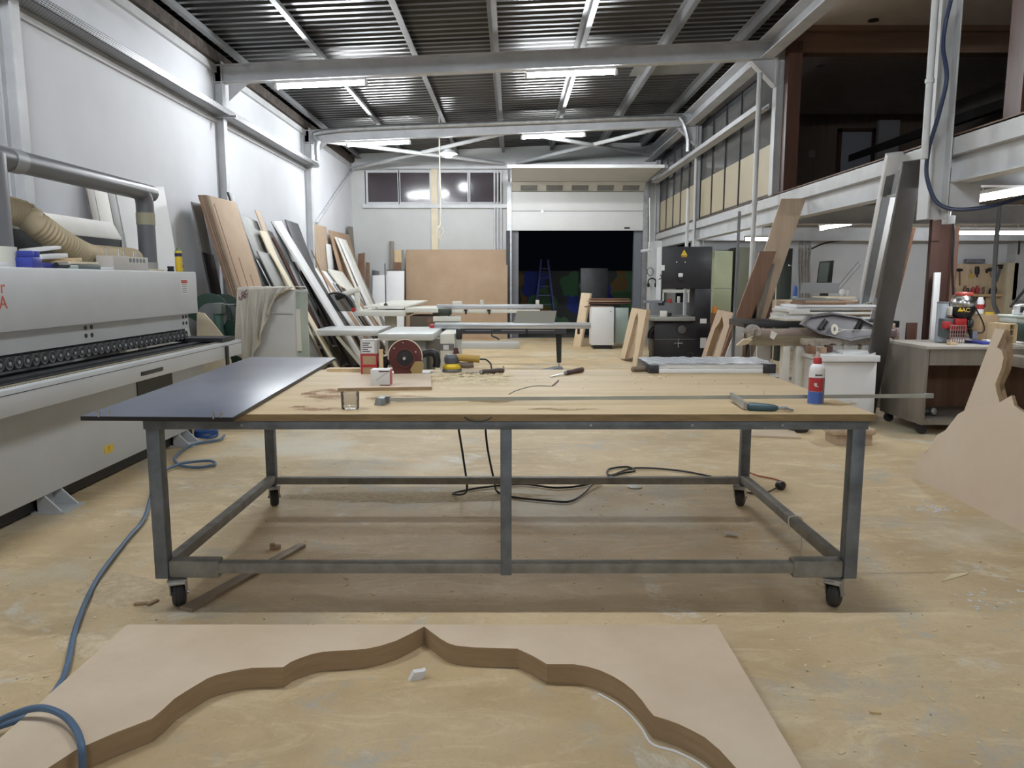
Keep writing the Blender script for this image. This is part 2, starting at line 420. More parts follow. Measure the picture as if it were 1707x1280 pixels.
# corrugated roof: ribs run across the hall
b = B(); prof = []; y = YF - .2; pitch = 0.19
while y < YB + .2:
    prof += [(y, 0), (y + .07, 0), (y + .095, .04), (y + .165, .04)]; y += pitch
x0, x1 = XL - .3, XR + .35
lo = [b.v((x0, q[0], roofz(x0) + .12 + q[1])) for q in prof]; hi = [b.v((x1, q[0], roofz(x1) + .12 + q[1])) for q in prof]
for i in range(len(prof) - 1): b.face([lo[i], lo[i + 1], hi[i + 1], hi[i]])
struct(b, 'ceiling', M['roof'], 'dark corrugated metal roof')
b = B(); pa = PY(1030, 180, 12.9); b.slab((2.0, 12.6, roofz(2.0) + .105), (3.5, 12.6, roofz(3.5) + .105), (3.5, 13.5, roofz(3.5) + .105), (2.0, 13.5, roofz(2.0) + .105), (0, 0, .012))
trim(b, M['greyb'], 'pale flat sheet patching the corrugated roof')
# purlins along the hall
for i, x in enumerate((-3.92, -2.75, -1.42, -.25, .98, 2.22, 3.3)):
    b = B(); z = roofz(x)
    b.bar((x, YF, z + .055), (x, YB, z + .055), .012, .12); b.bar((x + .03, YF, z), (x + .03, YB, z), .07, .012); b.bar((x - .03, YF, z + .112), (x - .03, YB, z + .112), .07, .01)
    trim(b, M['purlin'], 'grey roof purlin running the length of the hall, row %s from the white wall' % ('one', 'two', 'three', 'four', 'five', 'six', 'seven')[i])
b = B(); b.box(XL - .02, XL + .10, YF, YB, 4.47, 4.62); trim(b, mat('eave_grime', (0.035, 0.026, 0.02), .9, col2=(.10, .075, .06), scale=9, bump=.6, bscale=18), 'dark grimy gap along the eave')
b = B(); b.box(XL, XL + .05, YF, YB, 4.36, 4.46); trim(b, M['steel_w'], 'pale flashing strip below the eave')
# frames: columns and roof beams
YC = (-2.6, 1.92, 6.45, 10.97, 15.55)
names = ('beside the camera', 'next to the bench', 'behind the dust pipe', 'behind the leaning boards', 'beside the saw bay')
for i, y in enumerate(YC):
    b = B(); b.ibeam((XL + .065, y, 0), (XL + .065, y, 4.5), .13, .12, up=(1, 0, 0)); struct(b, 'column_%d' % (i + 1), M['steel'], 'grey steel column against the white wall ' + names[i])
    b = B(); b.ibeam((XL + .02, y, 4.33), (XR - .05, y, 4.33 + (XR - XL) * .042), .24, .14)
    # haunches
    b.prism([(XL + .2, 4.22), (XL + .5, 4.235), (XL + .2, 3.98)], lambda p, q: (p, y - .006, q), lambda p, q: (p, y + .006, q))
    b.prism([(XR - .05, 4.53), (XR - .4, 4.515), (XR - .05, 4.18)], lambda p, q: (p, y - .006, q), lambda p, q: (p, y + .006, q))
    b.bar((XR - .40, y, 4.50), (XR - .06, y, 4.17), .14, .012)
    struct(b, 'beam_%d' % (i + 1), M['steel'], 'grey steel roof beam spanning the hall ' + names[i])
for i, y in enumerate((11.0, 15.55, 19.8)):
    b = B(); b.ibeam((XR + .06, y, ZM1 if i == 0 else 0), (XR + .06, y, 4.75), .2, .15, up=(1, 0, 0))
    struct(b, 'column_%d' % (i + 6), M['steel_w'], 'white steel column carrying the mezzanine edge, %s' % ('by the loft opening', 'behind the band saw', 'in the far corner')[i])
b = B(); b.ibeam((3.60, 6.62, 2.02), (3.60, 6.62, 4.9), .17, .17, up=(1, 0, 0)); struct(b, 'column_9', M['steel_w'], 'white steel column beside the dark loft opening')
b = B(); b.box(3.70, 3.96, 6.55, 6.69, 2.1, ZM0); b.prism([(3.7, 2.45), (4.0, 2.45), (3.7, 2.05)], lambda p, q: (p, 6.60, q), lambda p, q: (p, 6.64, q)); trim(b, M['steel'], 'grey bracket plate under the mezzanine edge')
# eave channel on the mezzanine side
b = B(); b.bar((3.58, YF, 4.66), (3.58, YB, 4.66), .02, .26); b.bar((3.50, YF, 4.535), (3.50, YB, 4.535), .18, .016); b.bar((3.50, YF, 4.785), (3.50, YB, 4.785), .18, .016)
trim(b, M['steel'], 'grey eave channel over the loft side')
# mezzanine edge, deck and cross beams
b = B(); b.box(3.70, 3.72, YF, YB, ZM0 + .11, ZM1); b.box(3.70, 3.86, YF, YB, ZM1 - .012, ZM1)
trim(b, M['steel_w'], 'white mezzanine fascia plate')
b = B(); b.ibeam((3.78, YF, 2.44), (3.78, YB, 2.44), .24, .16); trim(b, M['steel_w'], 'white steel edge beam of the mezzanine')
b = B(); b.box(3.72, XE, YF, YB, 2.66, ZM1 + .02); struct(b, 'floor_mezzanine', M['loftwood'], 'loft floor over the side bay')
b = B(); prof = []; y = YF
while y < 16.6: prof += [(y, 0), (y + .08, 0), (y + .10, .05), (y + .16, .05)]; y += .18
lo = [b.v((3.87, q[0], 2.57 + q[1])) for q in prof]; hi = [b.v((XE, q[0], 2.57 + q[1])) for q in prof]
for i in range(len(prof) - 1): b.face([lo[i], lo[i + 1], hi[i + 1], hi[i]])
struct(b, 'ceiling_side', mat('deck_sheet', (.25, .22, .18), .5, .2, var=.15, scale=2), 'ribbed steel deck above the side bay')
for i, y in enumerate((2.3, 6.62, 11.0, 15.5)):
    b = B(); b.ibeam((3.87, y, 2.43), (XE, y, 2.43), .26, .16); struct(b, 'beam_%d' % (i + 6), M['steel'], 'grey cross beam under the mezzanine %s' % ('over the bench bay', 'at the brown post', 'before the wall lamp', 'against the far wall')[i])
# loft: windows over beige panels in the two far bays, a dark open room in the near bays
def bay(y0, y1, n, tag):
    fr = B(); w_ = (y1 - y0) / n
    fr.box(3.76, 3.80, y0, y1, ZM1, ZM1 + .06); fr.box(3.76, 3.80, y0, y1, 4.46, 4.56)
    for i in range(n + 1): fr.box(3.745, 3.80, y0 + i * w_ - .012, y0 + i * w_ + .012, ZM1, 4.56)
    fo = struct(fr, 'window_%d' % tag, M['dark'], 'row of dark loft windows over beige panels, %s' % ('near half', 'far half')[tag - 5])
    for i in range(n):
        p = B(); p.box(3.765, 3.785, y0 + i * w_ + .014, y0 + (i + 1) * w_ - .014, ZM1 + .06, 3.47); p.part('lower_panel', fo, M['beige'])
        p = B(); p.box(3.77, 3.776, y0 + i * w_ + .014, y0 + (i + 1) * w_ - .014, 3.475, 4.46); p.part('window_pane', fo, M['pane2'])
bay(11.13, 15.45, 5, 5); bay(15.67, 19.6, 5, 6)
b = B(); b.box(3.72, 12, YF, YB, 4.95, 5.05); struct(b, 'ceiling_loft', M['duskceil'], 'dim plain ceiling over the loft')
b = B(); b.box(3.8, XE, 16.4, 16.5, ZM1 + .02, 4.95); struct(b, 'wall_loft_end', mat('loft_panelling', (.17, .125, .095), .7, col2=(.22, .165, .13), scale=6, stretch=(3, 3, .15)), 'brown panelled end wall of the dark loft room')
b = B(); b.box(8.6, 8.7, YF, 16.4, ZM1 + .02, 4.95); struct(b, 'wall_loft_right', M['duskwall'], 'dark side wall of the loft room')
b = B(); b.box(3.86, 8.6, 10.95, 11.15, 4.62, 4.94); b.box(3.86, 8.6, 10.85, 11.25, 4.88, 4.95); struct(b, 'beam_loft', M['loftwood'], 'brown timber beam crossing the loft ceiling')
b = B(); b.box(3.74, 3.92, 10.7, 10.86, ZM1 + .02, 4.7); trim(b, M['mahog'], 'dark timber jamb of the loft opening')
b = B(); b.box(3.72, 3.90, 5.75, 5.95, ZM1 + .02, 4.95); trim(b, M['mahog'], 'dark timber post beside the white column')
# loft doorway and plain boards up there
p0, p1 = PY(1392, 290, 16.4), PY(1458, 215, 16.4)
b = B(); t = .07
b.box(p0.x, p0.x + t, 16.32, 16.4, ZM1 + .02, p1.z); b.box(p1.x - t, p1.x, 16.32, 16.4, ZM1 + .02, p1.z); b.box(p0.x, p1.x, 16.32, 16.4, p1.z - t, p1.z)
d = struct(b, 'door_2', M['mahog'], 'dark framed pale doorway in the loft end wall')
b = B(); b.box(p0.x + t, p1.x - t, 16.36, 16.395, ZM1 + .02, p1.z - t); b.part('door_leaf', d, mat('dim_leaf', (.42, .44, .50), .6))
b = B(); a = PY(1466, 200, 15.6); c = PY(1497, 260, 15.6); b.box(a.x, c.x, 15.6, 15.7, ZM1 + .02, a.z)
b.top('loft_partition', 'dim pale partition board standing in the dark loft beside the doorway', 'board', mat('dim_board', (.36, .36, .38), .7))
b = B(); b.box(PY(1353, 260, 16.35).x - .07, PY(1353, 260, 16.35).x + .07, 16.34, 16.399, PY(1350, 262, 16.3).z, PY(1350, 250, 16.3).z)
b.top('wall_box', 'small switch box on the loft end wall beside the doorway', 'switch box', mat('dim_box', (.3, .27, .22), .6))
# lower sloping soffit seen through the loft
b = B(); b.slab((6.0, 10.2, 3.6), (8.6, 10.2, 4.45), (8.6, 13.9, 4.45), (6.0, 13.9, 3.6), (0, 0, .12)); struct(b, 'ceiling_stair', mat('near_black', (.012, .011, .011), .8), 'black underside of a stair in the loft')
# downlights in the loft ceiling
for i, (px, py) in enumerate(((1456, 33), (1368, 108))):
    q = PZ(px, py, 4.95); b = B(); b.cyl((q.x, q.y, 4.955), (q.x, q.y, 4.935), .07, n=20)
    b.top('ceiling_spotlight', 'unlit round spotlight in the loft ceiling %s' % ('before the timber beam', 'beyond the timber beam')[i], 'spotlight', M['black'] if i == 0 else M['galv'])
# left wall ledge beam and perforated cable tray
b = B(); b.box(XL, XL + .03, YF, 15.6, 3.68, 3.73); trim(b, M['steel_w'], 'white ledge rail along the long wall')
t = thing('cable_tray', 'perforated galvanised cable tray along the white wall', 'cable tray', (XL + .12, 8, 3.76))
b = B(); b.box(XL + .05, XL + .24, 3, 15.7, 3.76, 3.765); b.box(XL + .05, XL + .055, 3, 15.7, 3.76, 3.84); b.box(XL + .235, XL + .24, 3, 15.7, 3.76, 3.84)
def perf_mat():
    m = mat('perforated_tray', (.40, .41, .42), .4, .6); n = m.node_tree.nodes; L = m.node_tree.links
    tc = n.new('ShaderNodeTexCoord'); br = n.new('ShaderNodeTexBrick'); mp = n.new('ShaderNodeMapping'); mp.inputs['Scale'].default_value = (1, 1, 1)
    sp = n.new('ShaderNodeSeparateXYZ'); cb = n.new('ShaderNodeCombineXYZ'); ad = n.new('ShaderNodeMath')
    L.new(tc.outputs['Object'], sp.inputs[0]); L.new(sp.outputs['X'], ad.inputs[0]); L.new(sp.outputs['Z'], ad.inputs[1])
    L.new(sp.outputs['Y'], cb.inputs[0]); L.new(ad.outputs[0], cb.inputs[1]); L.new(cb.outputs[0], br.inputs[0])
    br.inputs['Scale'].default_value = 12; br.inputs['Mortar Size'].default_value = .035
    br.inputs['Color1'].default_value = br.inputs['Color2'].default_value = (.08, .08, .08, 1); br.inputs['Mortar'].default_value = (.45, .46, .47, 1)
    L.new(br.outputs['Color'], n['Principled BSDF'].inputs['Base Color']); return m
b.part('tray', t, perf_mat())
for y in (6.45, 10.97, 15.5):
    q = B(); q.box(XL + .04, XL + .34, y - .16, y - .12, 3.73, 3.76); q.part('bracket', t, M['galv'])
# tubes under the roof beams
def tube_lamp(c, lx, slope, label, hang=.05, group='fluorescent tubes under the roof beams', body=.035, r=.026, along_y=False):
    t = thing('tube_lamp', label, 'lamp', c, group)
    c = V(c); d = V((0, lx / 2, 0)) if along_y else V((lx / 2, 0, lx / 2 * slope))
    q = B(); q.bar(c - d + V((0, 0, .05)), c + d + V((0, 0, .05)), .09, body); q.part('housing', t, M['lampbody'])
    q = B(); q.cyl(c - d * .97, c + d * .97, r, n=12); q.part('tube', t, M['lamp'] if group.startswith('fluor') else M['lampside'])
    for e in (-1, 1):
        q = B(); q.bar(c + d * e * .97, c + d * e * 1.03, .06, .07); q.part('end_cap', t, M['lampbody'])
        q = B(); q.cyl(c + d * e * .5 + V((0, 0, .05)), c + d * e * .5 + V((0, 0, .05 + hang)), .008, n=6); q.part('hanger', t, M['lampbody'])
    return t
LW = ('beside the white wall', 'beside the loft')
for y, lab in ((11.0, 'under the beam past the workbench'), (15.57, 'under the farther beam'), (3.3, 'above the workbench'), (-3.8, 'behind the camera')):
    for i, x in enumerate((-2.66, .82)):
        if y < 0 and i == 0: continue   # only one tube burns at the rear
        z = 4.33 + (x - XL) * .042 - .19
        tube_lamp((x, y, z), 1.25, .042, 'glowing fluorescent tube %s, %s' % (lab, LW[i]), .03 if y > 10 else .36)
# pendant lamp with pull cord
p = PY(747, 257, 17.2)
t = thing('pendant_lamp', 'glowing white enamel pendant lamp hanging before the end wall', 'lamp', (p.x, p.y, p.z))
b = B(); b.lathe([(.03, .16), (.05, .15), (.09, .08), (.19, .02), (.20, 0), (.185, .01), (.08, .06), (.02, .10)], p, (0, 0, 1), 28); b.part('lamp_shade', t, M['white'])
b = B(); b.lathe([(.01, -.08), (.08, -.06), (.10, 0), (.05, .06), (.02, .09)], p, (0, 0, 1), 20); b.part('bulb', t, M['lamp'])
b = B(); b.cyl(p + V((0, 0, .15)), (p.x, p.y, roofz(p.x) + .12), .008, n=6); b.part('flex', t, M['black'])
# white control cord with a looped end
q = PY(733, 262, 16.0); e = PY(735, 372, 16.0)
b = B(); b.tube([(q.x, 16, roofz(q.x) + .12), q, (q.x + .01, 16, (q.z + e.z) / 2), e, PY(729, 384, 16), PY(733, 397, 16), PY(740, 388, 16), PY(736, 378, 16), PY(730, 380, 16.0), PY(735, 400, 16)], .013, 6)
b.top('pull_cord', 'white control cord hanging from the roof with a looped end', 'cord', M['rope'])
# wind braces between the last beam and the end wall
for i, (a, c) in enumerate(((PY(532, 234, 15.7), PY(840, 273, 19.8)), (PY(589, 281, 19.8), PY(845, 221, 15.7)), (PY(862, 272, 19.8), PY(1126, 207, 15.7)), (PY(890, 225, 15.7), PY(1085, 258, 19.8)))):
    b = B(); b.cyl(a, c, .042, n=10); trim(b, M['steel_w'], 'white diagonal wind brace in the roof, tube %s' % ('one', 'two', 'three', 'four')[i])
# diagonal brace on the long wall
a, c = PX(588, 282, XL + .06), PX(528, 372, XL + .06); b = B(); b.bar(a, c, .05, .05, (1, 0, 0)); trim(b, M['steel'], 'grey diagonal brace flat on the white wall')
# conduit along the farther beam
b = B(); zz = lambda x: 4.33 + (x - XL) * .042
b.tube([(XL + .3, 15.38, 3.85), (XL + .33, 15.38, 4.2), (XL + .6, 15.38, zz(XL + .6) + .07), (0, 15.38, zz(0) + .07), (3.0, 15.38, zz(3.) + .05), (3.3, 15.38, zz(3.3)), (3.45, 15.38, 4.3), (3.47, 15.38, 4.02)], .045, 10)
b.top('conduit', 'ribbed grey conduit clipped along the farther roof beam', 'conduit', M['galv'])
b = B(); b.box(3.50, 3.66, 11.2, 19.4, 3.92, 3.925); b.box(3.50, 3.505, 11.2, 19.4, 3.92, 4.0); b.box(3.655, 3.66, 11.2, 19.4, 3.92, 4.0)
b.top('cable_tray', 'plain grey cable tray in front of the loft windows', 'cable tray', M['steel'])
# white down pipes by the mezzanine columns
for px, y, lab, z0, z1, r in ((1258, 10.75, 'beside the loft opening', .0, 4.3, .035), (1147, 15.3, 'behind the band saw', 0, 3.3, .035), (1536, 6.45, 'beside the loft column', 2.5, 4.9, .028)):
    x = PY(px, 330, y).x
    b = B(); b.cyl((x, y, z0), (x, y, z1), r, n=12); 
    for z in (z0 + .6, (z0 + z1) / 2 + .4): b.cyl((x, y, z), (x, y, z + .03), r * 1.3, n=12)
    b.top('down_pipe', 'thin white pipe running up ' + lab, 'pipe', M['steel_w'])
b = B(); b.tube([PX(1585, 0, 3.5), PX(1576, 40, 3.5), PX(1572, 80, 3.48), PX(1578, 130, 3.48), PX(1565, 190, 3.48), PX(1548, 250, 3.48), PX(1546, 300, 3.5), (3.62, 6.5, 2.12), (3.9, 6.35, 2.1), (4.6, 6.4, 2.27), (5.6, 6.45, 2.29), (7, 6.5, 2.29)], .017, 8)
b.top('blue_cable', 'thick dark blue cable looping down the white loft column', 'cable', mat('navy_cable', (.03, .045, .10), .45))
# tubes of the side bay
tube_lamp((4.60, 7.2, 2.30), 1.5, .0, 'bright fluorescent tube under the mezzanine deck above the tool bay', .17, 'side bay tubes', r=.03, along_y=True)
tube_lamp((5.06, 12.0, 2.35), 1.2, .0, 'small bright tube under the mezzanine past the leaning planks', .17, 'side bay tubes', along_y=True)
q = PY(1250, 404, 15.0); tube_lamp((q.x, 14.6, 2.28), .45, .0, 'tiny bright tube behind the leaning planks', .2, 'side bay tubes')
tube_lamp((8.5, 13.5, 2.33), 1.5, .0, 'added fluorescent tube brightening the tool board wall', .19, 'side bay tubes')  # added tube, keeps the wall at the end of the low bay bright
tube_lamp((6.0, 1.5, 2.33), 1.5, .0, 'bright fluorescent tube over the bay beside the camera', .19, 'side bay tubes')
# sectional door
t = struct((lambda b: (b.box(xd0 - .10, xd0 + .02, YB - .14, YB - .001, 0, 4.15), b.box(xd1 - .02, xd1 + .10, YB - .14, YB - .001, 0, 4.15), b.bar((xd0 - .04, YB - .1, 4.05), (xd0 - .04, 17.3, 4.02), .06, .08), b.bar((xd1 + .04, YB - .1, 4.05), (xd1 + .04, 17.3, 4.02), .06, .08), b)[-1])(B()), 'door_1', M['galv'], 'raised white sectional door over the dark gateway')
for a, c in ((2.785, 3.27), (3.28, 3.76)):
    b = B(); b.box(xd0 + .02, xd1 - .02, YB - .12, YB - .07, a, c, .006); b.part('door_panel', t, M['white'])
b = B(); b.slab((xd0 + .02, YB - .09, 3.77), (xd1 - .02, YB - .09, 3.77), (xd1 - .02, 19.55, 3.97), (xd0 + .02, 19.55, 3.97), (0, .03, .04)); w3 = b.part('door_panel', t, M['ivory'])
for i in range(5):
    u = xd0 + .25 + i * .65
    b = B(); b.slab((u, YB - .19, 3.80), (u + .42, YB - .19, 3.80), (u + .42, 19.68, 3.895), (u, 19.68, 3.895), (0, -.012, -.014)); b.part('vision_panel', w3, M['greyb'])
b = B(); b.slab((xd0 + .02, 19.54, 3.98), (xd1 - .02, 19.54, 3.98), (xd1 - .02, 17.4, 4.02), (xd0 + .02, 17.4, 4.02), (0, 0, .04)); b.part('door_panel', t, M['ivory'])
b = B(); b.bar((xd0, 17.36, 4.03), (xd1, 17.36, 4.03), .05, .07); b.part('edge_rail', t, M['white'])
b = B(); b.box(xd1 - .5, xd1 - .36, YB - .135, YB - .12, 2.83, 2.87); b.part('handle', t, M['black'])
b = B(); b.cyl((.78, YB - .12, 3.27), (.78, YB - .15, 3.27), .03, n=12); b.part('latch', t, M['chrome'])
b = B(); b.box(xd0 + .02, xd0 + .2, YB + .02, YB + .19, 0, 4.1); b.part('jamb_post', t, M['pvc'])
b = B(); b.box(xd1 - .22, xd1 - .02, YB + .02, YB + .19, 0, 4.1); b.part('jamb_post', t, mat('slate_post', (.16, .175, .20), .5))
b = B(); b.box(xd0 - .12, xd0 - .02, YB - .16, YB - .141, 0, 2.78); b.part('track_cover', t, M['dark'])
# pipes beside the door
for i, x in enumerate((xd0 - .42, xd0 - .34, xd0 - .25)):
    b = B(); b.cyl((x, YB - .05, .0), (x, YB - .05, 4.3), .025, n=10); b.top('wall_pipe', 'thin grey pipe beside the gateway, number %s from the door track' % ('three', 'two', 'one')[i], 'pipe', M['steel'])
# outside: yard, painted wall, parked things in the dark
b = B(); b.box(-12, 14, 20.1, 40, -.32, -.02); struct(b, 'ground_yard', mat('yard', (.10, .10, .09), .8, var=.2), 'dark yard outside the gateway')
def graffiti():
    m = mat('painted_yard_wall', (.05, .05, .05), .85); n = m.node_tree.nodes; L = m.node_tree.links
    tc = n.new('ShaderNodeTexCoord'); vo = n.new('ShaderNodeTexVoronoi'); vo.inputs['Scale'].default_value = 2.2; ns = n.new('ShaderNodeTexNoise'); ns.inputs['Scale'].default_value = 2.4
    mx = n.new('ShaderNodeMix'); mx.data_type = 'RGBA'; mx.inputs[0].default_value = .35
    L.new(tc.outputs['Object'], ns.inputs['Vector']); L.new(tc.outputs['Object'], mx.inputs[6]); L.new(ns.outputs['Color'], mx.inputs[7]); L.new(mx.outputs[2], vo.inputs['Vector'])
    r = n.new('ShaderNodeValToRGB'); r.color_ramp.interpolation = 'CONSTANT'
    cols = ((0, (.10, .11, .10)), (.3, (.10, .24, .12)), (.45, (.06, .09, .42)), (.58, (.10, .11, .10)), (.74, (.30, .18, .07)), (.82, (.14, .28, .14)))
    r.color_ramp.elements[0].color = (*cols[0][1], 1); r.color_ramp.elements[1].position = cols[1][0]; r.color_ramp.elements[1].color = (*cols[1][1], 1)
    for p_, c_ in cols[2:]:
        e = r.color_ramp.elements.new(p_); e.color = (*c_, 1)
    sp = n.new('ShaderNodeSeparateColor'); L.new(vo.outputs['Color'], sp.inputs[0]); L.new(sp.outputs[0], r.inputs['Fac']); L.new(r.outputs['Color'], n['Principled BSDF'].inputs['Base Color'])
    return m
b = B(); b.box(-8, 10, 25.6, 25.8, -.1, 1.83); struct(b, 'wall_yard', graffiti(), 'painted wall across the dark yard')
a, c = PY(968, 447, 21.5), PY(1013, 500, 21.5)
t = thing('steel_locker', 'black steel locker standing in the dark gateway', 'locker', ((a.x + c.x) / 2, 21.8, 0))
b = B(); b.box(a.x, c.x, 21.5, 22.2, 0, a.z, .01); b.part('body', t, M['dark'])
lettering('SR', .16, (a.x - .002 + .0, 21.75, a.z - .5), frame_rot((0, -1, 0), (0, 0, 1)), M['paper'], t)
t = thing('step_ladder', 'blue folding ladder standing open in the dark yard', 'ladder', (1.0, 23.5, 0))
for s in (-1, 1):
    for e in (-1, 1):
        b = B(); b.bar((1.0 + s * .10, 23.5 + e * .05, 2.15), (1.0 + s * .34, 23.5 + e * .6, -.02), .045, .03); b.part('side_rail', t, mat('ladder_blue', (.10, .11, .32), .5))
for i in range(7):
    z = .25 + i * .27; u = 1 - z / 2.15; b = B(); b.bar((1.0 - .10 - .24 * u, 23.45 - .55 * u, z), (1.0 + .10 + .24 * u, 23.45 - .55 * u, z), .04, .02); b.part('tread', t, mat('ladder_blue', (.10, .11, .32), .5))
# ------------------------------------------------------------------ the workbench
ZT = .918
t = thing('workbench', 'long steel framed workbench on castors with a worn plywood top', 'workbench', (-.02, 4.12, 0))
b = B(); b.box(-1.63, 1.605, 3.285, 4.975, .885, ZT, .003); o = b.part('tabletop', t, M['bench'])
b = B(); b.box(-1.632, 1.607, 3.2825, 3.288, .886, .9165); b.part('front_edge', o, M['benchedge'], 'stained raw edge of the top')
x0, x1, y0, y1 = -1.64, 1.585, 3.30, 4.94
for nm, q in (('top_rail', (x0, x1, y0, y0 + .05, .845, .884)), ('top_rail', (x0, x1, y1 - .05, y1, .845, .884)), ('top_rail', (x0, x0 + .05, y0 + .05, y1 - .05, .845, .884)), ('top_rail', (x1 - .05, x1, y0 + .05, y1 - .05, .845, .884)),
              ('lower_rail', (x0 + .08, x1 - .08, y0 + .01, y0 + .06, .172, .222)), ('lower_rail', (x0 + .08, x1 - .08, y1 - .06, y1 - .01, .16, .205)), ('lower_rail', (x0 + .02, x0 + .07, y0 + .06, y1 - .06, .172, .222)), ('lower_rail', (x1 - .07, x1 - .02, y0 + .06, y1 - .06, .172, .222))):
    b = B(); b.box(*q, .004); b.part(nm, t, M['frame'] if nm == 'top_rail' else M['dustframe'])
for x, y in ((x0 + .01, y0), (x1 - .07, y0), (x0 + .01, y1 - .06), (x1 - .07, y1 - .06)):
    b = B(); b.box(x, x + .06, y, y + .06, .15, .846, .004); b.part('leg', t, M['frame'])
b = B(); b.box(-.052, -.002, y0 - .004, y0 + .05, .168, .846, .004); b.part('leg', t, M['frame'])
b = B(); b.box(-.052, -.002, y1 - .05, y1, .168, .846, .004); b.part('leg', t, M['frame'])
# folded corner channels carrying the castors
for x in (x0 + .07, x1 - .30):
    b = B(); b.box(x, x + .23, y0 + .005, y0 + .075, .15, .235, .012); b.part('corner_channel', t, M['dustframe'])
# castors
def castor(x, y, ang):
    q = B(); q.T = Matrix.Translation((x, y, 0)) @ Matrix.Rotation(ang, 4, 'Z')
    q.use(M['galv']); q.box(-.05, .05, -.04, .04, .142, .15)
    q.cyl((0, 0, .125), (0, 0, .142), .03, n=14)
    for s in (-1, 1): q.prism([(-.05, .14), (.05, .14), (.045, .06), (.03, .05), (.0, .06)], lambda a, c: (a, s * .031, c), lambda a, c: (a, s * .036, c))
    q.cyl((.028, -.042, .0625), (.028, .042, .0625), .009, n=8); q.box(-.055, .05, -.036, .036, .128, .142, .004)
    c = q.part('castor', t)
    q = B(); q.T = Matrix.Translation((x, y, 0)) @ Matrix.Rotation(ang, 4, 'Z')
    q.lathe([(.022, -.028), (.048, -.028), (.056, -.024), (.0615, -.016), (.0625, -.010), (.0600, -.007), (.0625, -.003), (.0625, .003), (.0600, .007), (.0625, .010), (.0615, .016), (.056, .024), (.048, .028), (.022, .028)], (.028, 0, .0625), (0, 1, 0), 28); q.part('wheel', c, M['rubber'])
castor(x0 + .10, y0 + .03, 1.9); castor(x1 - .10, y0 + .03, .95); castor(x0 + .05, y1 - .03, 1.9); castor(x1 - .06, y1 - .03, 1.1)
# bolts on the frame
for x in (-1.2, .35, .8, 1.2):
    b = B(); b.cyl((x, y0 - .003, .865), (x, y0, .865), .006, n=8); b.part('screw', t, M['galv'])
# charcoal panel over the bench corner
t = thing('laminate_panel', 'large slate grey laminate panel overhanging the bench corner', 'panel', (-1.55, 4.3, ZT))
c4 = [PZ(135, 701, ZT), PZ(388, 703, ZT), PZ(560, 600, ZT), PZ(418, 599, ZT)]
b = B(); b.slab(*c4, (0, 0, .019), .001); o = b.part('board', t, M['slate'])
b = B()
for i in range(4):
    p, q = c4[i], c4[(i + 1) % 4]; u = (q - p).normalized(); nrm = V((u.y, -u.x, 0)); b.slab(p, q, q + nrm * .0012, p + nrm * .0012, (0, 0, .0185))
b.part('edge_band', t, M['black'], 'black edge strip')
for px, py in ((165, 695), (182, 694), (356, 698), (369, 696)):
    p = PZ(px, py, ZT + .019); b = B(); b.cyl(p, p + V((0, 0, .028)), .0045, n=10); b.cyl(p + V((0, 0, .014)), p + V((0, 0, .017)), .006, n=10); b.part('connector_pin', t, M['chrome'])
# pine strip on the far edge of the top
def on_bench(px, py, z=ZT): return PZ(px, py, z)
a, c = PZ(548, 618, ZT), PZ(690, 618, ZT)
b = B(); b.box(-1.2, -.60, 4.86, 4.94, ZT, ZT + .018); b.top('wooden_batten', 'thin pine batten lying along the far bench edge', 'batten', M['pine'])
# pale board under the boxes
a, c, d, e = on_bench(563, 652.5), on_bench(719.5, 650), on_bench(717.5, 627), on_bench(578, 629)
b = B(); b.use(M['mdfl']); b.slab(a, c, d, e, (0, 0, .018)); b.use(M['mdfedge'])
for p_, q_ in ((a, c), (c, d)):
    u_ = (q_ - p_).normalized(); n_ = V((u_.y, -u_.x, 0)) * .0008; b.slab(p_, q_, q_ + n_, p_ + n_, (0, 0, .0178))
b.top('mdf_board', 'flat beige board on the bench under the small red and white box', 'board')
ZB = ZT + .0181
def carton(name, label, px0, px1, py, depth, h, z, mt, rz=0.0):
    p, q = PZ(px0, py, z), PZ(px1, py, z); cx, wd = (p.x + q.x) / 2, abs(q.x - p.x)
    th = thing(name, label, 'box', (cx, p.y + depth / 2, z))
    b = B(); b.box(p.x, q.x, p.y, p.y + depth, z, z + h, .002); bo = b.part('body', th, mt)
    return th, p, q, bo
th, p, q, bo = carton('carton', 'tall narrow red and brown carton standing on the bench', 602, 629, 624, .11, .215, ZT, M['card'])
y = p.y
b = B(); b.box(p.x - .0008, q.x + .0008, y - .0012, y + .111, ZT + .13, ZT + .2155); b.part('label_band', th, mat('grey_print', (.42, .40, .38), .6))
b = B(); b.box(p.x + .008, q.x - .014, y - .0025, y - .0012, ZT + .135, ZT + .208); lb = b.part('label', th, M['paper'])
b = B()
for i in range(5): b.box(p.x + .012, p.x + .012 + (.05, .036, .06, .04, .05)[i], y - .0032, y - .0025, ZT + .142 + i * .013, ZT + .148 + i * .013)
b.part('print', lb, M['dark'])
b = B()
for z0, z1 in ((.118, .13), (.045, .062)): b.box(p.x - .001, q.x + .001, y - .0015, y + .1115, ZT + z0, ZT + z1)
b.box(p.x - .001, p.x + .012, y - .0016, y + .1, ZT, ZT + .13); b.box(q.x - .006, q.x + .001, y - .0016, y + .1115, ZT, ZT + .13); b.part('red_band', th, M['red'])
th, p, q, bo = carton('small_box', 'small white cube box with red side on the beige board', 618, 650, 643, .085, .088, ZB, M['paper'])
b = B(); b.box(q.x - .0002, q.x + .001, p.y + .002, p.y + .083, ZB + .001, ZB + .087); b.part('red_side', th, mat('faded_red', (.50, .12, .12), .6))
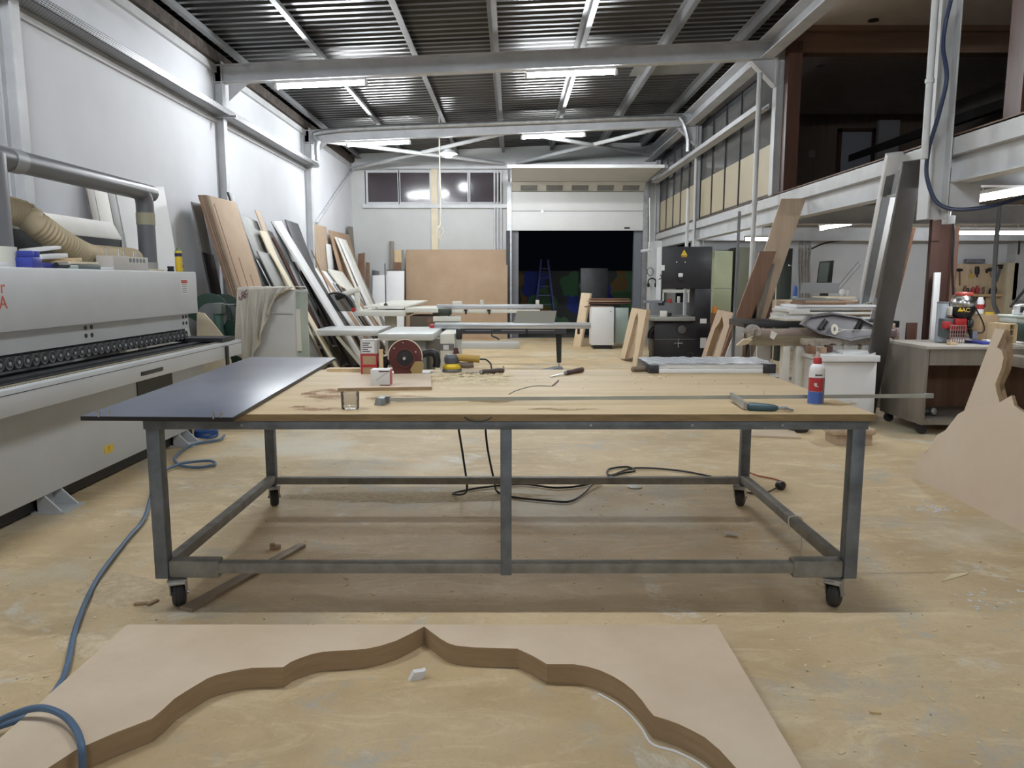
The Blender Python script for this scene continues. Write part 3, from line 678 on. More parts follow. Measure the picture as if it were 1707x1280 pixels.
b = B(); b.box(p.x + .045, q.x - .002, p.y - .0008, p.y - .0001, ZB + .076, ZB + .082); b.box(p.x + .05, q.x, p.y - .0008, p.y - .0001, ZB + .001, ZB + .006); b.bar((p.x + .03, p.y - .0005, ZB + .03), (q.x - .01, p.y - .0005, ZB + .075), .001, .0015, (0, 0, 1)); b.part('print', bo, M['dred'])
# battery with long stick behind boxes
p = PZ(636, 625, ZT); b = B(); b.box(p.x - .012, p.x + .012, p.y - .01, p.y + .01, ZT, ZT + .16); b.top('wood_offcut', 'small upright wood offcut between the carton and the circular saw', 'offcut', M['pine'])
# circular saw standing on the bench
p = PZ(676, 624, ZT); R = .105
t = thing('circular_saw', 'old circular saw with dark red blade guard standing on the bench', 'circular saw', (p.x, p.y, ZT))
cz = ZT + .112
b = B(); n = 40
poly = [(R * math.cos(a), R * math.sin(a)) for a in [math.radians(-38 + 256 * i / n) for i in range(n + 1)]]
b.prism(poly + [(-.07, -.112), (.085, -.112)], lambda u, v_: (p.x + u, p.y, cz + v_), lambda u, v_: (p.x + u, p.y + .045, cz + v_)); b.part('blade_guard', t, M['dred'])
b = B(); rim = [(p.x + 1.015 * R * math.cos(a), p.y, cz + 1.015 * R * math.sin(a)) for a in [math.radians(-10 + 200 * i / n) for i in range(n + 1)]]
b.sweep(rim, .0035, 6); b.part('guard_rim', t, M['cream'])
b = B(); b.prism([(.045, -.112), (.10, -.112), (.118, -.055), (.11, -.03), (.06, -.03), (.03, -.08)], lambda u, v_: (p.x + u, p.y - .004, cz + v_), lambda u, v_: (p.x + u, p.y, cz + v_)); b.part('brass_plate', t, mat('brass_plate', (.38, .27, .12), .5, .3))
b = B(); b.lathe([(.062, .0), (.062, .006), (.052, .007), (.05, .001)], (p.x + .0, p.y - .001, cz - .01), (0, -1, 0), 32); b.part('hub_ring', t, M['dred'])
b = B(); b.cyl((p.x, p.y - .002, cz - .01), (p.x, p.y - .0045, cz - .01), .05, n=32); b.part('hub_recess', t, M['black'])
b = B(); b.cyl((p.x - .004, p.y - .004, cz - .01), (p.x - .004, p.y - .016, cz - .01), .011, n=6); b.part('hub_bolt', t, M['chrome'])
for u, v_ in ((-.068, .052), (-.012, .088), (.066, .03)):
    b = B(); b.cyl((p.x + u, p.y, cz + v_), (p.x + u, p.y - .003, cz + v_), .005, n=8); b.part('rivet', t, M['galv'])
b = B(); b.cyl((p.x - .02, p.y + .045, cz - .01), (p.x - .02, p.y + .22, cz - .01), .055, n=20); b.part('motor', t, M['dark'])
b = B(); b.tube([(p.x + .06, p.y + .07, cz - .01), (p.x + .13, p.y + .08, cz + .015), (p.x + .175, p.y + .08, cz + .01), (p.x + .19, p.y + .08, cz - .03), (p.x + .185, p.y + .08, cz - .075)], .024, 12); b.part('handle', t, M['black'])
b = B(); b.tube([(p.x - .06, p.y + .07, cz - .04), (p.x - .13, p.y + .08, cz - .03), (p.x - .155, p.y + .08, cz - .07)], .03, 12); b.part('front_grip', t, M['black'])
b = B(); b.box(p.x - .12, p.x + .15, p.y + .03, p.y + .15, ZT, ZT + .006); b.part('sole_plate', t, M['galv'])
# orbital sander
p = PZ(760, 621, ZT)
t = thing('orbital_sander', 'grey and yellow orbital sander lying on the bench', 'sander', (p.x, p.y, ZT))
b = B(); b.lathe([(.062, .002), (.066, .008), (.064, .016), (.055, .02)], (p.x - .03, p.y + .06, ZT), (0, .0, 1), 28); b.part('sanding_pad', t, M['machined'])
b = B(); b.lathe([(.06, .02), (.062, .034), (.05, .05), (.042, .054)], (p.x - .03, p.y + .06, ZT), (0, 0, 1), 28); b.part('skirt', t, M['yellow'])
b = B(); b.lathe([(.045, .052), (.05, .07), (.05, .092), (.036, .11), (.01, .114)], (p.x - .03, p.y + .06, ZT), (0, 0, 1), 24); b.part('motor_head', t, mat('plum_grey', (.09, .09, .11), .5))
b = B(); b.tube([(p.x + .0, p.y + .06, ZT + .092), (p.x + .05, p.y + .06, ZT + .088), (p.x + .10, p.y + .06, ZT + .084), (p.x + .15, p.y + .06, ZT + .08)], .024, 12); b.part('handle', t, mat('ochre', (.42, .27, .06), .5))
b = B(); b.tube([(p.x + .0, p.y + .06, ZT + .045), (p.x + .06, p.y + .06, ZT + .04), (p.x + .11, p.y + .06, ZT + .045)], .02, 10); b.part('dust_box', t, mat('dust_box', (.16, .12, .10), .6))
b = B(); b.tube([(p.x + .15, p.y + .06, ZT + .08), (p.x + .19, p.y + .06, ZT + .077), (p.x + .22, p.y + .06, ZT + .05), (p.x + .235, p.y + .05, ZT + .012), (p.x + .3, p.y + .12, ZT + .006), (p.x + .3, p.y + .3, ZT + .006)], .005, 8); b.part('power_cord', t, M['black'])
# wooden handled chisels and loose handle
def chisel(label, a, c, d, hm, hr=.015):
    """a tip, c ferrule, d butt."""
    a, c, d = V(a), V(c), V(d); u = (d - c).normalized(); L_ = (d - c).length
    t = thing('chisel', label, 'chisel', (c.x, c.y, ZT))
    b = B(); b.sweep([c, c + u * L_ * .12, c + u * L_ * .3, c + u * L_ * .7, c + u * L_ * .95, d], [hr * .75, hr * .95, hr * .85, hr * 1.05, hr, hr * .6], 12); b.part('handle', t, hm)
    b = B(); b.cyl(c - u * .012, c + u * .006, hr * .7, n=12); b.part('ferrule', t, M['galv'])
    b = B(); b.bar(a, c, .012, .004); b.part('blade', t, M['galv'])
def up(p, h): return V((p.x, p.y, ZT + h))
dk = wood('dark_handle', (.05, .035, .03), (.09, .065, .05), 'x', .5)
chisel('dark handled chisel lying in pale shavings behind the clamp', up(PZ(765, 624, ZT), .004), up(PZ(803, 624, ZT), .016), up(PZ(840, 622, ZT), .017), dk, .017)
chisel('brown handled scraper lying alone on the bench middle', up(PZ(918, 629, ZT), .004), up(PZ(943, 625, ZT), .014), up(PZ(972, 620, ZT), .017), wood('brown_handle', (.06, .03, .03), (.10, .05, .045), 'x', .5), .016)
a, c = PZ(1052, 620, ZT), PZ(1100, 618, ZT)
b = B(); b.sweep([up(a, .018), up(a, .018) + V((.01, 0, 0)), up(a, .018).lerp(up(c, .016), .5), up(c, .016)], [.010, .017, .018, .014], 12)
b.top('wooden_grip', 'loose greyish wooden tool handle poking from the white package', 'handle', wood('grey_handle', (.16, .115, .085), (.23, .17, .125), 'x'))
a, c = PZ(921, 644, ZT), PZ(931, 635, ZT); b = B(); b.bar(up(a, .004), up(c, .004), .006, .007); b.top('pencil_stub', 'short dark pencil stub on the bench near the scraper', 'pencil', M['dred'])
b = B(); b.tube([up(PZ(848, 658, ZT), .002), up(PZ(862, 651, ZT), .002), up(PZ(890, 644, ZT), .002), up(PZ(922, 644, ZT), .002)], .0025, 6); b.top('thin_strip', 'thin curled wood strip on the bench before the pencil stub', 'strip', M['dustframe'])
# wrapped white package
t = thing('wrapped_package', 'long white package in plastic film with black taped ends', 'package', (1.1, 4.75, ZT))
a, c = PZ(1082, 622.5, ZT), PZ(1292, 622.5, ZT)
b = B()
b.box(a.x, c.x, a.y, a.y + .42, ZT, ZT + .03, .004); b.box(a.x + .003, c.x - .004, a.y + .003, a.y + .42, ZT + .031, ZT + .058, .005); b.part('boards', t, M['white'])
b = B(); nx, ny = 40, 10; g = []
for i in range(nx + 1):
    for j in range(ny + 1):
        u, w_ = i / nx, j / ny; x = a.x - .004 + (c.x - a.x + .008) * u; y = a.y - .004 + .43 * w_
        z = ZT + .062 + .0035 * math.sin(u * 41 + 5 * w_) * math.sin(w_ * 9 + u * 13) + rnd.uniform(-.002, .003)
        g.append(b.v((x, y, z)))
for i in range(nx):
    for j in range(ny): b.face([g[i * (ny + 1) + j], g[(i + 1) * (ny + 1) + j], g[(i + 1) * (ny + 1) + j + 1], g[i * (ny + 1) + j + 1]])
b.part('plastic_film', t, M['film'])
for x, s in ((a.x, .062), (c.x - .075, .079)):
    b = B(); b.box(x - .003, x + s, a.y - .003, a.y + .423, ZT + .001, ZT + .054 if s < .07 else ZT + .060, .003); b.part('black_tape', t, mat('scuffed_tape', (.012, .013, .016), .3, col2=(.05, .055, .065), scale=30))
# glue bottle
p = PZ(1364, 675, ZT)
t = thing('glue_bottle', 'white and red glue bottle with blue label standing on the bench', 'bottle', (p.x, p.y, ZT))
c = V((p.x, p.y + .035, ZT)); r = .0355
b = B(); b.lathe([(r * .9, 0), (r, .006), (r, .165), (r * .92, .178), (r * .62, .19), (r * .5, .193)], c, (0, 0, 1), 32); b.part('body', t, M['white'])
b = B(); b.lathe([(r + .0006, .004), (r + .0006, .062)], c, (0, 0, 1), 32); b.part('label', t, mat('blue_label', (.06, .13, .42), .4), 'blue lower label')
b = B(); b.lathe([(r + .0006, .063), (r + .0006, .128)], c, (0, 0, 1), 32); b.part('label', t, M['red'], 'red middle label')
b = B(); n = 14; 
for i in range(n):
    a0, a1 = math.radians(-60 + 70 * i / n), math.radians(-60 + 70 * (i + 1) / n); rr = r + .0012
    b.quad(c + V((rr * math.cos(a0), rr * math.sin(a0), .004)), c + V((rr * math.cos(a1), rr * math.sin(a1), .004)), c + V((rr * math.cos(a1), rr * math.sin(a1), .128)), c + V((rr * math.cos(a0), rr * math.sin(a0), .128)))
b.part('label', t, mat('grey_label', (.20, .20, .22), .4), 'grey side label')
b = B()
for i, (u, w_) in enumerate(((-.02, .005), (-.013, .004), (-.007, .006), (.0, .004), (.006, .005))): b.box(c.x + u, c.x + u + w_, c.y - r - .0012, c.y - r + .004, ZT + .138, ZT + .145)
b.part('print', t, M['dark'])
b = B(); b.box(c.x - .022, c.x - .012, c.y - r - .0016, c.y - r + .01, ZT + .092, ZT + .104); b.box(c.x - .018, c.x - .004, c.y - r - .0016, c.y - r + .006, ZT + .086, ZT + .09); b.part('white_mark', t, M['paper'])
b = B(); b.lathe([(.018, .19), (.019, .195), (.019, .215), (.016, .222)], c, (0, 0, 1), 24); b.part('cap', t, M['red'])
b = B(); b.lathe([(.012, .222), (.008, .24), (.0055, .248), (.003, .25)], c, (0, 0, 1), 16); b.part('nozzle', t, mat('grubby_nozzle', (.48, .36, .30), .4))
# long bar clamp across the bench and beyond
t = thing('bar_clamp', 'long steel bar clamp with blue handle lying across the bench', 'clamp', (0, 3.55, ZT))
a, c = PZ(632, 678, ZT), PZ(1585, 669, ZT + .01)
p0, p1 = V((a.x, 3.57, ZT + .02)), V((2.05, 3.66, ZT + .024))
b = B(); b.bar(p0, p1, .008, .018); b.part('rail', t, mat('clamp_rail', (.42, .43, .38), .45, .3, var=.15))
b = B(); b.bar(p1 - V((.03, 0, 0)), p1 + V((.012, 0, 0)), .012, .022); b.part('end_stop', t, M['galv'])
b = B(); b.use(mat('cast_jaw', (.20, .21, .20), .5, .4, var=.2)); b.bar(p0 + V((-.02, .01, 0)), p0 + V((.035, .01, 0)), .03, .03); b.prism([(-.03, -.05), (.005, -.07), (.022, -.06), (.02, .01), (-.012, .012)], lambda u, v_: (p0.x + u, p0.y + v_, ZT + .002), lambda u, v_: (p0.x + u * .8, p0.y + v_ * .8, ZT + .034)); b.part('fixed_jaw', t)
h0, h1 = PZ(1246, 678, ZT + .016), PZ(1292, 680, ZT + .016)
b = B(); b.sweep([h0, h0 + V((.006, 0, 0)), h0.lerp(h1, .25), h0.lerp(h1, .8), h1, h1 + V((.012, 0, 0))], [.012, .020, .021, .017, .014, .009], 14); b.part('screw_handle', t, mat('petrol_plastic', (.045, .095, .12), .45))
b = B(); b.cyl(h1, h1 + V((.055, 0, 0)), .008, n=10); b.part('spindle', t, M['galv'])
b = B(); b.bar(h1 + V((.045, .03, 0)), h1 + V((.062, -.045, -.003)), .012, .01); b.part('tommy_bar', t, M['galv'])
b = B(); b.bar(V((h0.x - .01, h0.y, ZT + .02)), V((h0.x - .002, p0.y + .06, ZT + .03)), .016, .03); b.part('sliding_jaw', t, M['galv'])
# glass tumbler
p = PZ(581, 684, ZT); c = V((p.x, p.y + .04, ZT))
b = B(); b.lathe([(.001, .002), (.038, .001), (.040, .006), (.042, .078), (.0395, .078), (.036, .014), (.001, .012)], c, (0, 0, 1), 32)
bmesh.ops.delete(b.bm, geom=[f for f in b.bm.faces if len(f.verts) > 4], context='FACES_ONLY')
gt = glass_mat('cut_glass', (.93, .92, .90), 1.35, .12, .12, (.7, .68, .64)); pn = [x for x in gt.node_tree.nodes if x.type == 'BSDF_GLOSSY'][0]; fr_ = [x for x in gt.node_tree.nodes if x.type == 'FRESNEL'][0]
nb = gt.node_tree.nodes.new('ShaderNodeTexVoronoi'); nb.inputs['Scale'].default_value = 75; bp = gt.node_tree.nodes.new('ShaderNodeBump'); bp.inputs['Strength'].default_value = .35; bp.inputs['Distance'].default_value = .003
tc_ = gt.node_tree.nodes.new('ShaderNodeTexCoord'); gt.node_tree.links.new(tc_.outputs['Object'], nb.inputs['Vector']); gt.node_tree.links.new(nb.outputs['Distance'], bp.inputs['Height']); gt.node_tree.links.new(bp.outputs['Normal'], pn.inputs['Normal']); gt.node_tree.links.new(bp.outputs['Normal'], fr_.inputs['Normal'])
b.top('glass_tumbler', 'textured clear glass tumbler near the front bench edge', 'glass', gt)
# sawdust piles and shavings on the bench
def pile(label, pts, h, z, name='sawdust_pile', m=None):
    b = B(); c = sum((V(p) for p in pts), V()) / len(pts); c.z = z; n = len(pts); prev = None
    for k in range(6):
        f = 1 - k / 6; rg = []
        for p in pts:
            q = c.lerp(V((p[0], p[1], z)), f); rg.append(b.v((q.x + rnd.uniform(-1, 1) * .004, q.y + rnd.uniform(-1, 1) * .004, z + .0006 + h * (1 - f * f) * rnd.uniform(.8, 1.1))))
        if prev:
            for i in range(n): b.face([prev[i], prev[(i + 1) % n], rg[(i + 1) % n], rg[i]])
        else: b.face(rg[::-1])
        prev = rg
    b.face(prev); return b.top(name, label, 'sawdust', m or M['dust'], kind='stuff')
def blob(px, py, rx, ry, z, n=22):
    return [PZ(px + rx * math.cos(2 * math.pi * i / n) * rnd.uniform(.75, 1.15), py + ry * math.sin(2 * math.pi * i / n) * rnd.uniform(.8, 1.15), z) for i in range(n)]
M['drift'] = mat('floor_sawdust', (.50, .385, .24), .95, col2=(.68, .56, .39), scale=25, bump=.9, bscale=70)
td = speckle('thin_sawdust', (.34, .23, .11), (.52, .38, .2), .46)
pd = speckle('pinkish_sawdust', (.36, .20, .12), (.56, .38, .25), .45)
pile('brown sawdust heap lying on the middle of the bench', blob(818, 667, 40, 4.5, ZT), .012, ZT, m=mat('brown_sawdust', (.27, .185, .09), .95, col2=(.38, .27, .14), scale=80, bump=.5, bscale=200))
pile('speckled sawdust heap beside the slate panel', blob(540, 658, 36, 11, ZT), .004, ZT, m=pd)
pile('pinkish sawdust strip behind the bar clamp jaw', blob(668, 665, 62, 6, ZT), .002, ZT, m=pd)
pile('thin sawdust line in front of the clamp rail', blob(930, 682, 62, 2.2, ZT), .004, ZT, m=td)
pile('sawdust smear around the glue bottle', blob(1395, 672, 42, 5, ZT), .003, ZT, m=td)
pile('pale sawdust trail beside the glass tumbler', blob(520, 680, 42, 5, ZT), .0025, ZT, m=pd)
def curl(b, p, L_, w_, a, r, z):
    n = 8; u = V((math.cos(a), math.sin(a), 0)); s = V((-u.y, u.x, 0)); pr = None
    for i in range(n + 1):
        f = i / n; q = V((p[0], p[1], z)) + u * (L_ * (f - .5)) + s * (r * math.sin(f * 3.1)) + V((0, 0, .001 + r * .5 * abs(math.sin(f * 5))))
        row = [b.v(q - s * w_ / 2), b.v(q + s * w_ / 2 + V((0, 0, .002)))]
        if pr: b.face([pr[0], pr[1], row[1], row[0]])
        pr = row
b = B()
for i in range(150):
    q = PZ(rnd.uniform(722, 850), rnd.gauss(633, 5), ZT); curl(b, q, rnd.uniform(.03, .11), rnd.uniform(.004, .012), rnd.uniform(-.7, .7), rnd.uniform(.002, .014), ZT)
for i in range(26):
    q = PZ(rnd.uniform(770, 830), rnd.gauss(624, 1.5), ZT); curl(b, q, rnd.uniform(.02, .06), rnd.uniform(.004, .01), rnd.uniform(0, 3), rnd.uniform(.004, .02), ZT)
for i in range(16):
    q = PZ(rnd.gauss(1085, 18), rnd.gauss(629, 3), ZT); curl(b, q, rnd.uniform(.02, .05), .005, rnd.uniform(0, 3), .008, ZT)
for i in range(26):
    q = PZ(rnd.uniform(870, 1290), rnd.uniform(626, 660), ZT); curl(b, q, rnd.uniform(.01, .03), .004, rnd.uniform(0, 3), .005, ZT)
b.top('wood_shavings', 'pale curled wood shavings scattered over the bench top', 'shavings', M['shav'], kind='stuff')
# string tied round a lower rail
b = B(); p = PZ(1287, 850, .222); p.x = x1 - .02
b.tube([(x1 - .075, 3.97, .16), (x1 - .08, 3.97, .226), (x1 - .015, 3.97, .226), (x1 - .018, 3.95, .165), (x1 - .012, 3.95, .1), (x1 - .016, 3.94, .03), (x1 - .012, 3.935, .006), (x1 - .04, 3.92, .006)], .004, 6)
b.top('string', 'pale string tied round the lower rail and hanging to the floor', 'string', M['rope'])
# black flexes under the bench
b = B(); b.tube([(-.39, 4.96, .884), (-.37, 4.99, .6), (-.33, 5.02, .3), (-.31, 5.0, .08), PZ(755, 822, .012), PZ(800, 813, .012), PZ(870, 807, .012), PZ(930, 813, .012), PZ(985, 806, .012), PZ(1030, 790, .012), PZ(1058, 785, .012), PZ(1045, 778, .012), PZ(1015, 782, .012), PZ(1018, 792, .012), PZ(1060, 780, .012), PZ(1130, 784, .012), PZ(1185, 794, .012)], .0075, 8)
b.top('black_flex', 'black power flex hanging under the bench and looping across the floor', 'cord', M['black'])
b = B(); b.tube([(-.16, 4.96, .884), (-.18, 4.99, .65), (-.17, 5.03, .4), (-.12, 5.0, .15), PZ(830, 820, .012), PZ(860, 829, .012), PZ(930, 836, .012), PZ(955, 834, .012), PZ(975, 820, .012), PZ(990, 806, .026), PZ(1010, 800, .012)], .0075, 8)
b.top('black_flex', 'second black flex hanging beside the middle bench leg', 'cord', M['black'])
b = B(); b.tube([(-.21, 3.284, .905), (-.19, 3.277, .893), (-.15, 3.276, .887), (-.11, 3.277, .893), (-.09, 3.284, .905)], .0025, 6); b.top('wire_loop', 'thin dark wire loop drooping over the front bench edge', 'wire', M['black'])
t = thing('extension_lead', 'orange extension lead with a round black socket on the floor', 'extension lead', PZ(1300, 815))
b = B(); b.tube([PZ(1238, 770, .008), PZ(1240, 782, .008), PZ(1262, 792, .008), PZ(1290, 798, .008), PZ(1308, 805, .008), PZ(1306, 812, .02)], .006, 8); b.part('cable', t, mat('orange_cable', (.42, .12, .05), .5))
q = PZ(1301, 816, .0); b = B(); b.lathe([(.012, -.03), (.03, -.025), (.032, .02), (.02, .03)], q + V((0, 0, .032)), (.6, -1, .1), 16); b.part('socket', t, M['black'])
b = B(); b.tube([q + V((-.02, .0, .02)), PZ(1280, 820, .008), PZ(1262, 823, .008), PZ(1235, 818, .008)], .006, 8); b.part('lead', t, mat('brown_cable', (.07, .05, .03), .5))
# floor litter near the bench
a, c = PZ(300, 1017, .0), PZ(498, 910, .0)
d = (c - a).normalized(); s = V((-d.y, d.x, 0)) * -.07
b = B(); b.slab(a, c, c + s * .7, a + s, (0, 0, .018), .001); b.top('wooden_strip', 'flat grey brown wood strip on the floor against the front castor', 'strip', wood('strip', (.26, .20, .14), (.34, .27, .19), 'y'))
p = PZ(459, 914); b = B(); b.T = Matrix.Translation(p) @ Matrix.Rotation(.3, 4, 'Z'); b.use(M['mdfedge']); b.box(-.03, .03, -.02, .02, 0, .018, .003); b.box(-.03, .0, -.02, .01, .018, .032, .003); b.top('wood_chunk', 'small broken brown wood chunk on the floor under the bench', 'offcut')
p = PZ(690, 1132); b = B(); b.T = Matrix.Translation(p) @ Matrix.Rotation(.35, 4, 'Z'); b.use(M['white']); b.prism([(-.02, 0), (.03, 0), (.04, .012), (.045, .035), (.035, .03), (.0, .032)], lambda u, v_: (u, -.012, v_), lambda u, v_: (u, .014, v_)); b.top('plastic_scrap', 'small white folded plastic scrap on the floor inside the arch cutout', 'scrap')
p = PZ(1215, 893); b = B(); b.tube([p + V((-.03, 0, .012)), p + V((0, .005, .014)), p + V((.05, -.02, .008))], .011, 8); b.top('paper_twist', 'small twisted paper scrap on the floor under the bench', 'scrap', M['offwhite'])
p = PZ(1458, 1188); b = B(); b.bar(p + V((-.02, .0, .004)), p + V((.018, -.006, .004)), .012, .008); b.top('wooden_plug', 'tiny tan wood peg alone on the bare floor beside the arch sheet', 'offcut', M['pine'])
a = PZ(1570, 970); b = B(); b.slab(a, PZ(1612, 958), PZ(1614, 955), PZ(1586, 958), (0, 0, .004)); b.top('wood_splinter', 'pale wood splinter on the floor beyond the front castor', 'splinter', M['shav'])
a = PZ(1056, 812); b = B(); b.lathe([(.05, 0), (.055, .006), (.04, .012)], PZ(1058, 812), (0, 0, 1), 20); b.top('floor_disc', 'flat round whitish lid on the floor behind the bench', 'lid', M['offwhite'])
b = B(); b.slab(PZ(1245, 728), PZ(1335, 732), PZ(1318, 716), PZ(1263, 717), (0, 0, .02), .001); b.top('board_offcut', 'pale square board offcut lying on the floor behind the bench', 'offcut', M['mdfl'])
p = PZ(1336, 722); b = B(); b.lathe([(.09, 0), (.11, .03), (.11, .06), (.05, .075)], p + V((0, .1, 0)), (0, 0, 1), 24); b.top('rubber_disc', 'dark round rubber base on the floor behind the board offcut', 'disc', M['rubber'])
for i, (px, py) in enumerate(((235, 1008), (255, 1006))):
    p = PZ(px, py); b = B(); b.T = Matrix.Translation(p) @ Matrix.Rotation(.2 + i, 4, 'Z'); b.box(-.03, .03, -.01, .01, 0, .012, .003); b.top('bark_piece', 'crumbly brown wood fragment in the dust %s' % ('farther from the castor', 'beside the castor')[i], 'fragment', M['mdfedge'])
b = B()
for i in range(520):
    px, py = rnd.uniform(0, 1707), rnd.uniform(760, 1275); p = PZ(px, py)
    if -1.66 < p.x < .90 and p.y < 3.1 or p.x < -2.75 or p.x > 2.75: continue
    s = rnd.uniform(.003, .009); b.T = Matrix.Translation(p) @ Matrix.Rotation(rnd.uniform(0, 3), 4, 'Z'); b.box(-s * rnd.uniform(.8, 2.2), s, -s * .5, s * .5, 0, s * .5)
b.top('wood_chips', 'tiny pale wood chips sprinkled over the floor', 'wood chips', M['shav'], kind='stuff')
b = B()
for i in range(150):
    px, py = rnd.uniform(0, 1707), rnd.uniform(760, 1275); p = PZ(px, py)
    if -1.66 < p.x < .90 and p.y < 3.1 or p.x < -2.75 or p.x > 2.75: continue
    s = rnd.uniform(.0025, .006); b.T = Matrix.Translation(p) @ Matrix.Rotation(rnd.uniform(0, 3), 4, 'Z'); b.box(-s * rnd.uniform(.6, 1.5), s, -s * .5, s * .5, 0, s * .5)
b.top('dark_crumbs', 'tiny dark crumbs sprinkled over the floor', 'crumbs', M['mdfedge'], kind='stuff')
pile('lumpy sawdust drift on the floor between the blue hose and the castor', blob(205, 985, 70, 28, 0, 30), .016, 0, 'sawdust_drift', M['drift'])
pile('sawdust drift on the floor behind the slate panel leg', blob(150, 1075, 60, 24, 0, 30), .012, 0, 'sawdust_drift', M['drift'])
pile('thin sawdust drift on the floor under the far bench rail', blob(700, 828, 230, 10, 0, 40), .008, 0, 'sawdust_drift', M['drift'])
# chips of white paint near the leaning sheets
for i, (px, py, rx, ry, lab) in enumerate(((1545, 845, 30, 5, 'near the bench'), (1570, 850, 14, 3, 'close to the leaning sheets'), (1640, 1000, 60, 20, 'in the open floor'))):
    b = B()
    for k_ in range(26):
        p = PZ(rnd.gauss(px, rx * .6), rnd.gauss(py, ry * .6)); s = rnd.uniform(.004, .014); b.T = Matrix.Translation(p) @ Matrix.Rotation(rnd.uniform(0, 3), 4, 'Z'); b.box(-s, s, -s * .4, s * .4, 0, .002)
    b.top('paint_flakes', 'white paint flakes on the floor ' + lab, 'flakes', M['white'], kind='stuff')
# ------------------------------------------------------------------ arch cut MDF sheet on the floor
TH = .081
prof = [(-20, 1316), (40, 1288), (80, 1280), (126, 1250), (190, 1222), (253, 1198), (272, 1182), (290, 1165), (310, 1152), (330, 1140), (345, 1131), (360, 1125), (390, 1118), (420, 1113), (472, 1112), (485, 1103), (500, 1097), (520, 1090), (540, 1086), (575, 1084), (610, 1081.5), (635, 1076), (660, 1068), (685, 1056), (707, 1044), (720, 1054), (735, 1065), (747, 1072), (760, 1076), (790, 1079), (830, 1080), (862, 1081), (888, 1093), (912, 1107), (957, 1107), (980, 1111), (1000, 1117), (1022, 1127), (1040, 1138), (1056, 1151), (1070, 1167), (1080, 1181), (1090, 1193), (1110, 1199), (1130, 1206), (1153, 1217), (1175, 1229), (1200, 1250), (1230, 1283)]
top_ = [PZ(*q, TH) for q in prof]
inner = [(q.x, q.y) for q in top_]
xa, xb, ya = PZ(213, 1040, TH).x, PZ(1195, 1042, TH).x, PZ(600, 1041, TH).y
xc = (inner[0][0] + inner[-1][0]) / 2
inner = [(-1.40, .75), (-1.42, 1.6)] + inner[2:] + [(.70, 1.6), (.68, .75)]
t = thing('arch_sheet', 'big MDF sheet with an ogee arch cut out lying on the floor', 'sheet', ((xa + xb) / 2, 2, 0))
b = B(); b.use(M['arch'])
mid = max(range(len(inner)), key=lambda i: inner[i][1])
def half(q):
    vt = [b.v((p[0], p[1], TH)) for p in q]; vb = [b.v((p[0], p[1], .002)) for p in q]
    b.mi = 0; f1, f2 = b.face(vt), b.face(vb[::-1])
    bmesh.ops.triangulate(b.bm, faces=[f1, f2])
    b.use(M['mdfedge'])
    for i in range(len(q) - 1): b.face([vt[i], vt[i + 1], vb[i + 1], vb[i]])
tip = inner[mid]
half([(tip[0], ya), (xa, ya), (xa, .75)] + inner[:mid + 1])
half([tip] + inner[mid + 1:] + [(xb, .75), (xb, ya), (tip[0], ya)])
b.part('board', t)
# white film line along the foot of the cut
b = B(); seg = [PZ(x, y + 36, .002) for x, y in ((1000, 1119), (1040, 1143), (1070, 1174), (1090, 1203), (1130, 1216), (1175, 1240), (1230, 1290))]
b.tube([q + V((-.006, -.004, 0)) for q in seg], .004, 6); b.part('edge_film', t, M['paper'])
# ------------------------------------------------------------------ blue air hose
b = B()
b.tube([(-2.76, 7.12, .03), (-2.76, 6.95, .02), PZ(318, 742, .02), PZ(292, 762, .02), PZ(300, 775, .02), PZ(330, 779, .02), PZ(358, 774, .02), PZ(350, 768, .022), PZ(320, 770, .035), PZ(295, 775, .03), PZ(262, 795, .02), PZ(242, 860, .02), PZ(215, 895, .02), PZ(165, 960, .02), PZ(130, 1035, .02), PZ(112, 1110, .02), PZ(100, 1140, .025), PZ(70, 1178, .03), PZ(30, 1200, .03), PZ(-40, 1225, .03), PZ(-120, 1275, .03), PZ(-90, 1300, .02), PZ(-20, 1215, .05), PZ(30, 1188, .1), PZ(70, 1180, .115), PZ(105, 1192, .113), PZ(126, 1215, .108), PZ(136, 1245, .10), PZ(138, 1290, .02)], .0115, 10)
b.top('air_hose', 'long blue air hose snaking over the floor beside the bench', 'hose', M['hose'])
p = V((-2.95, 7.10, 0)); b = B()
for i in range(4):
    pts = [(p.x - .0 + .10 * math.cos(a) + .004 * math.sin(3 * a + i), p.y + .06 + .10 * math.sin(a) , .02 + .018 * i + .006 * math.sin(a * 2 + i)) for a in [2 * math.pi * j / 20 for j in range(21)]]
    b.sweep(pts, .009, 8)
b.top('hose_coil', 'coil of bright blue air hose on the floor beside the machine foot', 'hose', mat('blue_coil', (.02, .09, .32), .45))
# ------------------------------------------------------------------ edge banding machine
t = thing('edge_bander', 'huge grey edge banding machine along the white wall', 'edge bander', (-3.4, 5.2, 0))
b = B(); b.box(-3.74, -3.10, 2.4, 7.50, 1.185, 1.585, .012); hood = b.part('hood', t, M['machine'])
b = B(); b.box(-3.74, -3.17, 2.45, 7.42, 1.04, 1.185); b.part('inner_panel', t, M['machine'])
b = B(); b.box(-3.74, -3.20, 2.4, 7.40, .93, 1.04); b.part('roller_housing', t, M['dark'])
proto = None
for i in range(54):
    y = 2.56 + i * .089
    b = B(); b.lathe([(.012, .0), (.03, .0), (.030, .006), (.038, .008), (.042, .004), (.042, -.04), (.02, -.045)], (-3.145, y, .985), (1, 0, 0), 18)
    b.use(mat('roller_grey', (.085, .087, .09), .5)); r = b.part('roller', t)
    if True:
        b = B(); b.lathe([(.013, .007), (.013, .012), (.006, .013)], (-3.145, y, .985), (1, 0, 0), 10); b.part('bearing', r, M['galv'])
